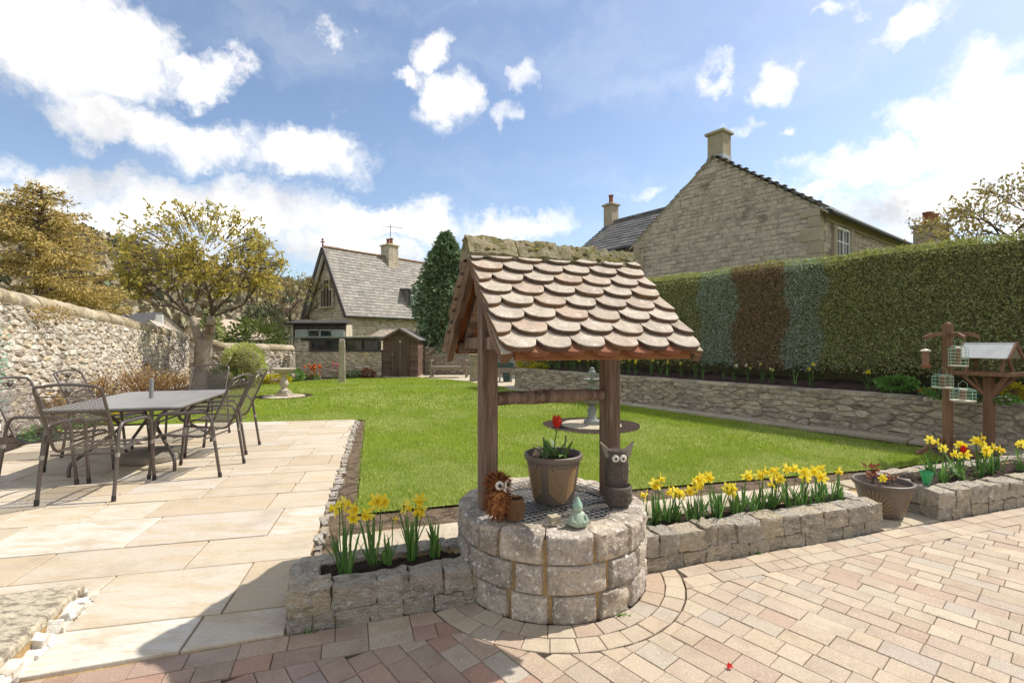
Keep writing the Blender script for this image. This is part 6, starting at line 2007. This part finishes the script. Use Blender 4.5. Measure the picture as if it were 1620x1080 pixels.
# ---------------------------------------------------------------- hedge
hedge = thing('hedge', 'tall clipped conifer hedge with blue-grey and brown panels above the raised bed', 'hedge', (5.2, 9.0, 0))
M_hg = mat('hedge_green', ['#a9b070', '#b4b87a', '#9ca566', '#bcbc86', '#b4a688', '#8f995c', '#b2b280'], fine=.1, rough=.7, bump=0, translucent=.2)
M_hb = mat('hedge_blue', ['#aab7a4', '#b5c0ad', '#a0ad99', '#bdc7b4'], fine=.1, rough=.7, bump=0, translucent=.2)
M_hr = mat('hedge_brown', ['#a58770', '#b0917a', '#94775f', '#b99c84', '#978a68', '#876d5a'], fine=.1, rough=.75, bump=0, translucent=.15)
M_hcore = mat('hedge_twigs', ['#6d6a48'], stain='#4a4230', samt=.6, sscale=6, fine=.3, fscale=20, rough=1, bump=1, bscale=12, bdist=.05)
HO = RW0 + RN * .92
def hp(t, off, z): p = HO + RWd * t + RN * off; return np.array((p.x - 5.2, p.y - 9.0, z))
def htop(t): return 2.90 + .035 * nz(t * .9, 0, 0, 1) + .02 * nz(t * 3, 2, 0, 1)
m = MB(); V = []; nt = 40
for k in range(nt + 1):
    t = -6.5 + 14.3 * k / nt
    for (o, z) in ((.5, .55), (.12, .98), (.10, htop(t) - .07), (1.15, htop(t) - .07), (1.2, .55)): V.append(tuple(hp(t, o + .04 * nz(t, z, 0, 2), z)))
F = [(k * 5 + i, (k + 1) * 5 + i, (k + 1) * 5 + (i + 1) % 5, k * 5 + (i + 1) % 5) for k in range(nt) for i in range(5)] + [(0, 1, 2, 3, 4), (nt * 5 + 4, nt * 5 + 3, nt * 5 + 2, nt * 5 + 1, nt * 5)]
m.add(V, F); m.build('inner_twigs', M_hcore, hedge)
def hedge_leaves(t0, t1, n, seed, wob=.24):
    r = np.random.default_rng(seed)
    Ps, Ns = [], []
    z = .82 + (2.93 - .82) * r.uniform(0, 1, n); tt = r.uniform(t0 - wob, t1 + wob, n)
    for k in range(n):
        t = tt[k]
        e0 = t0 + wob * (mnoise.noise(Vector((z[k] * 1.3, t0 * 9, 0))) + .25 * mnoise.noise(Vector((z[k] * 6, t0 * 5, 2)))) + r.normal(0, .03); e1 = t1 + wob * (mnoise.noise(Vector((z[k] * 1.3, t1 * 9, 0))) + .25 * mnoise.noise(Vector((z[k] * 6, t1 * 5, 2)))) + r.normal(0, .03)
        if not (e0 < t < e1): continue
        ht = htop(t)
        zz = min(z[k], ht)
        if zz < .98 and random.random() < (.98 - zz) * 7: continue
        b = .07 * mnoise.noise(Vector((t * .8, zz * .9, 15))) + .04 * mnoise.noise(Vector((t * 2.2, zz * 2.2, 5))) + .03 * mnoise.noise(Vector((t * 8, zz * 8, 9)))
        Ps.append(hp(t, .03 + b + r.uniform(-.03, .05), zz)); Ns.append((-RN.x, -RN.y, .25))
    return Ps, Ns
def hedge_top(t0, t1, n, seed):
    r = np.random.default_rng(seed); Ps, Ns = [], []
    for k in range(n):
        t = r.uniform(t0, t1); o = r.uniform(.0, 1.2) ** 1.2
        Ps.append(hp(t, o, htop(t) + r.uniform(-.06, .03) + .02 * mnoise.noise(Vector((t * 6, o * 6, 3))))); Ns.append((-RN.x * .15, -RN.y * .15, 1))
    return Ps, Ns
def hedge_part(chunks, mt, label, seed, size=.040):
    Ps = sum((c[0] for c in chunks), []); Ns = sum((c[1] for c in chunks), [])
    V, F, R = leaf_cloud(np.array(Ps), np.array(Ns), size, seed, aspect=.5, spread=.5)
    o = link('foliage', np_mesh('foliage', V, F, R), mt, hedge); o['label'] = label
random.seed(70)
hedge_part([hedge_leaves(-6.4, -.47, 64000, 71), hedge_leaves(1.93, 7.6, 34000, 72)], M_hg, 'green clipped conifer foliage', 75)
hedge_part([hedge_leaves(-.47, .21, 14000, 73), hedge_leaves(1.17, 1.93, 13000, 74)], M_hb, 'blue-grey conifer panels', 76, .036)
hedge_part([hedge_leaves(.21, 1.17, 16000, 78)], M_hr, 'brown dying panel between the blue ones', 77)
M_hy = mat('hedge_new_growth', ['#97a340', '#a8b04a', '#86923c', '#748038'], fine=.1, rough=.7, bump=0, translucent=.3)
hedge_part([hedge_top(-6.4, 7.6, 15000, 79)], M_hy, 'yellow-green new growth along the top', 79)
for k in range(12):
    t = -5.5 + k * 1.05 + random.uniform(-.2, .2); p0 = hp(t, random.uniform(.3, .6), .55); p1 = hp(t + random.uniform(-.25, .25), .3, 1.15)
    m = MB(); m.tube([tuple(p0), tuple((p0 + p1) / 2 + np.array((.03, 0, 0))), tuple(p1)], [.03, .025, .02], 6); m.build('trunk', M_branch, hedge)

# ---------------------------------------------------------------- trees
def branch_tree(t, base, trunk, depth, seed, mt, spread, up, shrink=.72, split=(2, 3), len0=None, leaf=None, grow=(.75, 1.05), bound=None):
    """recursive limbs; returns tips"""
    r = random.Random(seed)
    limbs = MB(); tips = []
    def grow_(p, d, l, rad, lev):
        if bound is not None and not bound(p + d * l * .8): l *= .45; lev = min(lev, 1)
        pts = [p]; q = p.copy(); dd = d.copy()
        n = 3
        for k in range(n):
            dd = (dd + Vector((r.uniform(-.16, .16), r.uniform(-.16, .16), r.uniform(-.05, .12) * up))).normalized()
            q = q + dd * l / n; pts.append(q.copy())
        limbs.tube(pts, [rad, rad * .9, rad * .8, rad * .68], 7 if lev > 2 else 5 if lev > 0 else 4, cap=lev == 0)
        if lev <= 1: tips.append((q, dd)); tips.append((pts[2], dd))
        if lev == 0: return
        for k in range(r.randint(*split)):
            a = r.uniform(0, 2 * PI); side = dd.orthogonal().normalized(); side.rotate(Matrix.Rotation(a, 3, dd))
            nd = (dd * r.uniform(.6, 1.0) + side * spread * r.uniform(.6, 1.15) + Vector((0, 0, .10 * up))).normalized()
            grow_(q if r.random() < .7 else pts[2], nd, l * r.uniform(*grow) * shrink / .72 * .8, rad * r.uniform(.55, .7), lev - 1)
    return limbs, tips, grow_
# magnolia-like tree by the wall
M_tbark = mat('tree_bark', ['#a09282', '#a99b8a'], stain='#7a6c5e', samt=.7, sscale=3, fine=.25, fscale=30, rough=.95, bump=.9, bscale=14, bdist=.02, stretch=(1, 1, 2.5))
M_mag = mat('olive_gold_leaf', ['#bcab50', '#c9b354', '#a29c4a', '#d0b35a', '#8f9244', '#b5a552'], fine=.1, rough=.5, bump=0, translucent=.45)
tr = thing('garden_tree', 'round-headed tree with rosettes of olive-gold leaves by the rubble wall', 'tree', (-8.85, 13.8, 0))
m = MB()
m.tube([(0, 0, -.05), (0, 0, .3), (.02, 0, .8), (.05, 0, 1.25)], [.31, .25, .22, .23], 14); 
m.tube([(.05, 0, 1.15), (-.12, 0, 1.6), (-.32, .05, 2.1)], [.17, .13, .08], 10); m.tube([(.05, 0, 1.15), (.2, .05, 1.6), (.28, 0, 2.15)], [.17, .14, .09], 10)
m.tube([(.18, .0, 1.5), (.25, -.2, 1.75)], [.12, .10], 8)
m.build('trunk', M_tbark, tr, smooth=60)
cen = Vector((.0, 0, 3.66))
def in_crown(q, k=1.0): return Vector(((q.x - cen.x) / 2.2, (q.y - cen.y) / 2.1, (q.z - cen.z) / 1.66)).length < k
limbs, tips, grow_ = branch_tree(tr, None, None, 4, 90, None, .75, 1.0, split=(2, 3), bound=lambda q: in_crown(q, .98))
for (p, d, l) in (((-.32, .05, 2.1), (-.7, .1, .6), 1.0), ((-.32, .05, 2.1), (-.2, -.5, .9), .9), ((-.32, .05, 2.0), (-.1, .5, .9), .95), ((.28, 0, 2.15), (.7, 0, .7), 1.0), ((.28, 0, 2.15), (.2, .6, .8), .95),
                  ((.28, 0, 2.1), (.1, -.2, 1), .95), ((.28, 0, 2.1), (.5, -.6, .6), .9), ((-.32, .05, 2.1), (-.5, .5, .5), .9), ((.28, 0, 2.1), (1, .3, .5), .9), ((-.3, .05, 2.1), (-1, -.2, .5), .85)):
    grow_(Vector(p), Vector(d).normalized(), l, .038, 3)
limbs.build('limbs', M_branch, tr, smooth=60)
Ps, Ns = [], []
r = np.random.default_rng(91)
kept = []
for q, d in tips:
    if in_crown(q, 1.02): kept.append((q, d))
for _ in range(800):      # twigs that carry rosettes on the outer shell
    v = r.normal(0, 1, 3); v /= np.linalg.norm(v)
    if v[2] < -.55: continue
    k = r.uniform(.72, 1.0) * (1 + .12 * mnoise.noise(Vector(v) * 3))
    kept.append((Vector((cen.x + v[0] * 2.2 * k, cen.y + v[1] * 2.1 * k, cen.z + v[2] * 1.66 * k)), Vector(v)))
tw = MB()
for q, d in kept:
    base = np.array(q)
    nl = r.integers(7, 11)
    for _ in range(nl):
        Ps.append(base + r.normal(0, .035, 3)); a = r.normal(0, 1, 3); Ns.append(a * .8 + np.array(d) * .6 + np.array((0, 0, .3)))
    inn = Vector(q).lerp(cen, .22); tw.tube([tuple(inn), tuple(q)], [.010, .006], 3, cap=False)
V, F, R = leaf_cloud(np.array(Ps), np.array(Ns), .115, 92, aspect=.42, spread=.35, quad=True)
link('crown', np_mesh('crown', V, F, R), M_mag, tr)
tw.build('twigs', M_branch, tr)
# bird box on it
m = MB(); m.box((.40, -.28, 1.72), (.15, .14, .26)); m.box((.40, -.30, 1.865), (.19, .2, .025)); bx_ = m.build('nest_box', M_bark, None, tuple(tr.location)); tag(bx_, 'small wooden nest box on the trunk of the wall-side tree', 'nest box')

# clipped golden-green bushes beside it
M_box = mat('variegated_leaf', ['#b0b85a', '#c0c46e', '#98a34c', '#cccc80'], fine=.08, rough=.55, bump=0, translucent=.3)
M_dbox = mat('dark_variegated_leaf', ['#4a5a2c', '#5d6b36', '#3d4c26', '#7a8048'], fine=.08, rough=.55, bump=0, translucent=.25)
leafy('clipped_bush', 'large clipped variegated bush right of the tree trunk', 'bush', (-8.05, 14.55, 0), (.62, .55, .68), 5200, .055, M_box, 101, hollow=.82, core=M_hcore)
leafy('clipped_bush', 'smaller dark clipped bush against the larger variegated one', 'bush', (-8.25, 13.85, 0), (.42, .4, .34), 2600, .05, M_dbox, 102, hollow=.8, core=M_hcore)
# dry shrubs along the wall
M_dry = mat('dry_stem', ['#8c6a48', '#a07c54', '#765840', '#b5925f'], fine=.15, rough=.9, bump=0)
M_dryleaf = mat('dry_leaf', ['#a8884a', '#b5974f', '#8c6c40', '#c2a24e', '#8f8a40'], fine=.1, rough=.7, bump=0, translucent=.3)
def dry_shrub(loc, w, h, n, seed, label, leaves=200):
    r = random.Random(seed); t = thing('dry_shrub', label, 'shrub', loc); m = MB(); Ps = []
    for _ in range(n):
        a = r.uniform(0, 6.28); q = r.uniform(.1, 1); b = (math.cos(a) * .15 * w * q, math.sin(a) * .12 * w * q, 0)
        tip = Vector((math.cos(a) * w * q, math.sin(a) * w * q * .6, h * r.uniform(.6, 1.05) * (1.1 - .3 * q)))
        mid = Vector(b).lerp(tip, .5) + Vector((r.uniform(-.05, .05), r.uniform(-.05, .05), .06))
        m.tube([b, tuple(mid), tuple(tip)], [.008, .006, .003], 4, r=r.random(), cap=False)
        for _ in range(3):
            s = mid.lerp(tip, r.uniform(0, .8)); e = s + Vector((r.uniform(-.14, .14), r.uniform(-.14, .14), r.uniform(.04, .18))); m.tube([tuple(s), tuple(e)], [.004, .002], 3, r=r.random(), cap=False); Ps += [tuple(e), tuple(s.lerp(e, .5))]
    m.build('stems', M_dry, t)
    k = np.random.default_rng(seed).permutation(len(Ps))[:leaves]; Pa = np.array(Ps)[k]
    V, F, R = leaf_cloud(Pa, np.random.default_rng(seed).normal(0, 1, Pa.shape) + np.array((0, 0, .5)), .05, seed, quad=True)
    link('leaves', np_mesh('leaves', V, F, R), M_dryleaf, t)
dry_shrub((-7.95, 10.55, .01), .95, .85, 120, 111, 'broad brown dry shrub against the middle of the rubble wall', 330)
dry_shrub((-7.45, 8.75, .01), .60, .80, 60, 112, 'bare brown shrub behind the patio table near the wall', 160)
dry_shrub((-8.5, 12.3, .01), .55, .6, 55, 113, 'low dry shrub at the foot of the tree', 160)
dry_shrub((-6.95, 7.3, .01), .5, .6, 45, 114, 'sparse dry shrub behind the chairs on the wall side', 160)
leafy('climber', 'pale blue-green climber covering the wall at the picture edge', 'climber', (-7.0, 6.15, 0), (.16, .62, 1.02), 3000, .05, mat('pale_teal_leaf', ['#8fae98', '#a9c4ae', '#769a84', '#bfd2bd'], fine=.08, rough=.6, bump=0, translucent=.3), 120, hollow=.3)
leafy('ivy', 'brown trailing creeper hanging over the coping', 'creeper', (-7.55, 7.95, 1.72), (.12, .5, .14), 380, .04, M_dryleaf, 121, hollow=.3, stem=False)
for k, (x, y) in enumerate(((-6.9, 8.3), (-7.0, 7.9), (-6.6, 6.8))):
    leafy('edging_plant', ('yellow-green edging plant behind the far chairs', 'green edging plant by the wall bed corner', 'small yellow-flowered plant beside the soil at the picture edge')[k], 'plant', (x, y, .012), (.2, .2, .09), 260, .07, M_green if k else M_gold, 130 + k, flowers=(M_yel, 8, .025))

def conifer(name, label, loc, h, rbase, n, size, mt, seed, shape, core=True, droop=.4, aspect=.4, tiers=None, cat='tree', group=None):
    t = thing(name, label, cat, loc, 0, group)
    r = np.random.default_rng(seed)
    m = MB(); m.tube([(0, 0, -.1), (0, 0, h * .5), (0, 0, h * .95)], [.16 * rbase, .1 * rbase, .02], 8); m.build('trunk', M_branch, t)
    u = r.uniform(0, 1, n) ** .85; a = r.uniform(0, 2 * PI, n)
    bump = np.array([mnoise.noise(Vector((math.cos(x) * 1.6, math.sin(x) * 1.6, y * h * .9 + seed))) + .6 * mnoise.noise(Vector((math.cos(x) * 4, math.sin(x) * 4, y * h * 2.2))) for x, y in zip(a, u)])
    R_ = rbase * shape(u) * (1 + .42 * bump)
    k = r.uniform(.55, 1.12, n) ** .6
    P_ = np.stack([np.cos(a) * R_ * k, np.sin(a) * R_ * k, u * h + .15], 1)
    N_ = np.stack([np.cos(a), np.sin(a), .25 - .6 * r.uniform(0, 1, n) * droop], 1)
    V, F, Rr = leaf_cloud(P_, N_, size, seed, aspect=aspect, spread=.45, droop=.1, quad=True)
    link('crown', np_mesh('crown', V, F, Rr), mt, t)
    if core:
        m = MB(); m.lathe([(max(.01, rbase * float(shape(np.array([q]))[0]) * .62), q * h + .1) for q in np.linspace(.02, .97, 9)], 10, wob=.12 * rbase); m.build('inner_twigs', M_hcore, t)
    return t
M_ley = mat('leylandii', ['#627852', '#72885f', '#546a47', '#869a74', '#98a986'], fine=.1, rough=.7, bump=0, translucent=.15)
conifer('leylandii', 'dark green columnar conifer behind the bench', (-2.95, 21.6, 0), 6.1, 1.18, 15000, .20, M_ley, 140, lambda u: np.clip(np.minimum((u + .05) * 6, 1) * (1 - u ** 3.2) ** .8, .02, 1), droop=1.4)
# layered golden yew behind the wall
M_yew = mat('golden_yew', ['#c4aa62', '#cfb266', '#ad9c5a', '#d8bb70', '#948a50', '#c2a868', '#857f4a'], fine=.1, rough=.7, bump=0, translucent=.25)
yw = thing('yew_tree', 'large tiered golden-brown conifer behind the rubble wall', 'tree', (-19.0, 19.5, 0))
m = MB(); m.tube([(0, 0, 0), (.05, 0, 3), (0, 0, 6), (.05, 0, 7.6)], [.32, .26, .14, .03], 9); m.build('trunk', M_branch, yw, smooth=60)
r = random.Random(150); limbs = MB(); Ps, Ns = [], []
for k in range(120):
    z = .9 + 6.7 * (k / 120) + r.uniform(-.15, .15); a = r.uniform(0, 2 * PI)
    L_ = (3.5 * (1 - max(0.0, (z - .9) / 7.1) ** 1.35) + .35) * r.uniform(.65, 1.12)
    tip = Vector((math.cos(a) * L_, math.sin(a) * L_, z + .28 * L_ * r.uniform(-.3, .75)))
    mid = Vector((math.cos(a) * L_ * .5, math.sin(a) * L_ * .5, z + .05 * L_))
    limbs.tube([(0, 0, z), tuple(mid), tuple(tip)], [.05, .035, .012], 5, cap=False)
    nn = int(150 * L_)
    for _ in range(nn):
        u = r.uniform(.22, 1.03); q = Vector((0, 0, z)).lerp(mid, u * 2) if u < .5 else mid.lerp(tip, u * 2 - 1)
        w_ = .42 * (1.15 - .6 * u) * (.4 + .6 * min(1, L_ / 2))
        Ps.append((q.x + r.gauss(0, w_ * .6), q.y + r.gauss(0, w_ * .6), q.z + r.gauss(0, .10) - .03)); Ns.append((math.cos(a), math.sin(a), r.uniform(-.5, .1)))
limbs.build('limbs', M_branch, yw, smooth=60)
V, F, R = leaf_cloud(np.array(Ps), np.array(Ns), .15, 151, aspect=.3, spread=.55, quad=True)
link('crown', np_mesh('crown', V, F, R), M_yew, yw)
# budding trees and bushes further off
def open_tree(name, label, loc, h, w, seed, mt, leaves, size, lev=4, trunk_h=.3, cat='tree', group=None, start=5):
    t = thing(name, label, cat, loc, 0, group)
    limbs, tips, gr = branch_tree(t, None, None, lev, seed, None, .7, .9, split=(2, 3))
    rr = random.Random(seed)
    limbs.tube([(0, 0, -.1), (0, 0, h * trunk_h)], [.035 * h * .6, .03 * h * .5], 8)
    for k in range(start):
        a = 2 * PI * k / start + rr.uniform(-.3, .3)
        gr(Vector((0, 0, h * trunk_h * rr.uniform(.7, 1))), Vector((math.cos(a) * w, math.sin(a) * w, 1)).normalized(), h * .27, .012 * h, lev - 1)
    limbs.build('trunk', M_branch, t, smooth=60)
    r = np.random.default_rng(seed); Ps, Ns = [], []
    for q, d in tips:
        for _ in range(leaves):
            Ps.append(np.array(q) + r.normal(0, .05 * h * .35, 3)); Ns.append(np.array(d) + r.normal(0, .5, 3))
    V, F, R = leaf_cloud(np.array(Ps), np.array(Ns), size, seed, aspect=.5, spread=.6, quad=True)
    link('crown', np_mesh('crown', V, F, R), mt, t)
    return t
M_bud = mat('budding_leaf', ['#a89a58', '#8c8a48', '#b5a062', '#9a7a48', '#7d8040'], fine=.1, rough=.6, bump=0, translucent=.3)
open_tree('budding_tree', 'twiggy tree with copper-green buds above the hedge at the picture edge', (12.7, 11.5, 0), 5.0, .75, 160, M_bud, 10, .10, lev=5, trunk_h=.42)
open_tree('budding_tree', 'lower budding tree behind the chimney pots and hedge', (13.6, 13.6, 0), 4.4, .85, 161, M_bud, 9, .11, lev=5, trunk_h=.42)
leafy('pale_bush', 'pale yellow-flowering bush just above the hedge beside the house', 'bush', (9.1, 11.3, 1.9), (.75, .6, .75), 2300, .09, mat('cream_leaf', ['#b5b078', '#a3a468', '#c9c292', '#8f9458'], fine=.1, rough=.6, bump=0, translucent=.3), 170, hollow=.6)
# shrubs behind the far left wall
M_shrub = mat('shrub_green', ['#5d6a30', '#6d7838', '#4d5a2a', '#808a48'], fine=.1, rough=.65, bump=0, translucent=.25)
leafy('shrub', 'yellow-green shrub behind the far end of the garden wall', 'bush', (-11.2, 21.0, 0), (1.3, 1.0, 1.2), 2600, .16, M_shrub, 180, hollow=.6)
leafy('shrub', 'grey-green evergreen bush left of the cottage', 'bush', (-12.8, 25.0, 0), (1.3, 1.0, 1.7), 2600, .18, mat('grey_green_leaf', ['#5c6144', '#6d704f', '#4c5238', '#83845f'], fine=.1, rough=.7, bump=0, translucent=.2), 181, hollow=.6)
leafy('shrub', 'bright green bush peeping over the wall left of the tree', 'bush', (-14.8, 20.0, 0), (1.0, .8, .95), 1600, .16, M_green, 182, hollow=.6)
conifer('small_conifer', 'spiky green conifer just behind the tree and wall', (-12.6, 20.2, 0), 2.6, 1.0, 2600, .2, M_hg, 183, lambda u: np.clip(1 - u, .03, 1), droop=.5)
open_tree('bare_tree', 'bare tree with yellow buds between the tree and the cottage', (-13.2, 29.0, 0), 6.2, .7, 184, M_bud, 3, .16, lev=5)

# ---------------------------------------------------------------- far village and wooded hill
def small_house(loc, rz, w, d, h, rh, label, wallm, roofm):
    t = thing('distant_house', label, 'house', loc, rz)
    m = MB(); V = [(x, y, z) for y in (-d / 2, d / 2) for x, z in ((-w / 2, 0), (w / 2, 0), (w / 2, h), (0, h + rh - .05), (-w / 2, h))]
    m.add(V, [(0, 1, 2, 3, 4), (9, 8, 7, 6, 5), (1, 6, 7, 2), (0, 4, 9, 5)]); m.build('wall', wallm, t)
    for sg in (-1, 1):
        m = MB(); m.add([(sg * (w / 2 + .3), -d / 2 - .3, h - .3), (sg * (w / 2 + .3), d / 2 + .3, h - .3), (0, d / 2 + .3, h + rh), (0, -d / 2 - .3, h + rh)], [(0, 1, 2, 3)]); m.build('roof', roofm, t)
    for k in range(3):
        for z in (1.4, 3.8):
            m = MB(); m.box((w / 2 + .02, -d / 2 + d * (k + .5) / 3, z), (.06, 1.0, 1.3)); m.build('window', M_glass, t)
    m = MB(); m.box((0, d / 4, h + rh + .3), (.8, .8, 1.6)); m.build('chimney', wallm, t)
    return t
small_house((-50, 68, -3.4), .5, 7, 11, 4.6, 3.0, 'pale distant house with a white gable below the hill', M_paintw, M_tile)
small_house((-58, 76, -1.5), 1.2, 7, 9, 4.6, 2.8, 'grey distant stone house beyond the white one', M_gable, M_darkslate)
small_house((-44, 74, -2.6), -.3, 7, 9, 4.6, 2.8, 'brown-roofed distant house left of the tree', M_dress, M_tile)
M_hill = mat('hill_wood', ['#8c8068'], stain='#585040', samt=.7, sscale=.05, fine=.3, fscale=.5, rough=1, bump=1, bscale=.4, bdist=1.5, stain2='#5f6640', s2amt=.5, s2scale=.02)
def hill_h(x, y):
    # ridge falls from left to right as in the valley side
    az = math.degrees(math.atan2(x, y))
    d = math.hypot(x, y)
    top = np.interp(az, [-95, -60, -50, -44, -38, -32, -26, -20, -12, 0, 40], [42, 46, 44, 42, 37, 31, 27, 25, 24, 23, 22])
    f = np.clip((d - 90) / 150, 0, 1); f = f * f * (3 - 2 * f)
    return top * f * 1.03 - 5.0 + 1.5 * mnoise.noise(Vector((x * .02, y * .02, 0)))
V, F = [], []; na, nd = 90, 22
for j in range(nd + 1):
    d = 60 + 320 * j / nd
    for i in range(na + 1):
        az = math.radians(-100 + 155 * i / na); x, y = d * math.sin(az), d * math.cos(az)
        V.append((x, y, float(hill_h(x, y))))
for j in range(nd):
    for i in range(na):
        k = j * (na + 1) + i; F.append((k, k + 1, k + na + 2, k + na + 1))
m = MB(); m.add(V, F); struct(m.build('hill', M_hill, None, smooth=180))
r = np.random.default_rng(200); Ps, Ns, Sz = [], [], []
Pc, Nc, Sc = [], [], []
for _ in range(7600):
    az = math.radians(r.uniform(-64, 40)); d = 95 + 165 * r.uniform(0, 1) ** .7; x, y = d * math.sin(az), d * math.cos(az); z = float(hill_h(x, y))
    conif = r.uniform() < (.55 if d > 215 else .08)
    hh = r.uniform(3.5, 6.5)
    for _ in range(9):
        q = r.normal(0, 1, 3); q /= np.linalg.norm(q)
        (Pc if conif else Ps).append((x + q[0] * (1.2 if conif else 2.2), y + q[1] * 1.8, z + hh * .5 + q[2] * hh * .45)); (Nc if conif else Ns).append((q[0], q[1], q[2] + .3)); (Sc if conif else Sz).append(r.uniform(1.4, 2.6))
V, F, R = leaf_cloud(np.array(Ps), np.array(Ns), np.array(Sz), 201, aspect=.8, spread=.5, quad=True)
M_wood1 = mat('bare_woodland', ['#8f836e', '#9c8f76', '#80755f', '#a3977c', '#8f8c6a'], fine=.1, rough=1, bump=0)
o = link('woodland', np_mesh('woodland', V, F, R), M_wood1, None, kind='stuff'); o['label'] = 'far-off leafless brown woodland on the hillside'; o['category'] = 'woodland'
V, F, R = leaf_cloud(np.array(Pc), np.array(Nc), np.array(Sc), 202, aspect=.6, spread=.4, quad=True)
M_wood2 = mat('conifer_woodland', ['#5f6b54', '#68745a', '#56624c'], fine=.1, rough=1, bump=0)
o = link('conifer_woodland', np_mesh('conifer_woodland', V, F, R), M_wood2, None, kind='stuff'); o['label'] = 'far-off dark conifers along the hill crest'; o['category'] = 'woodland'
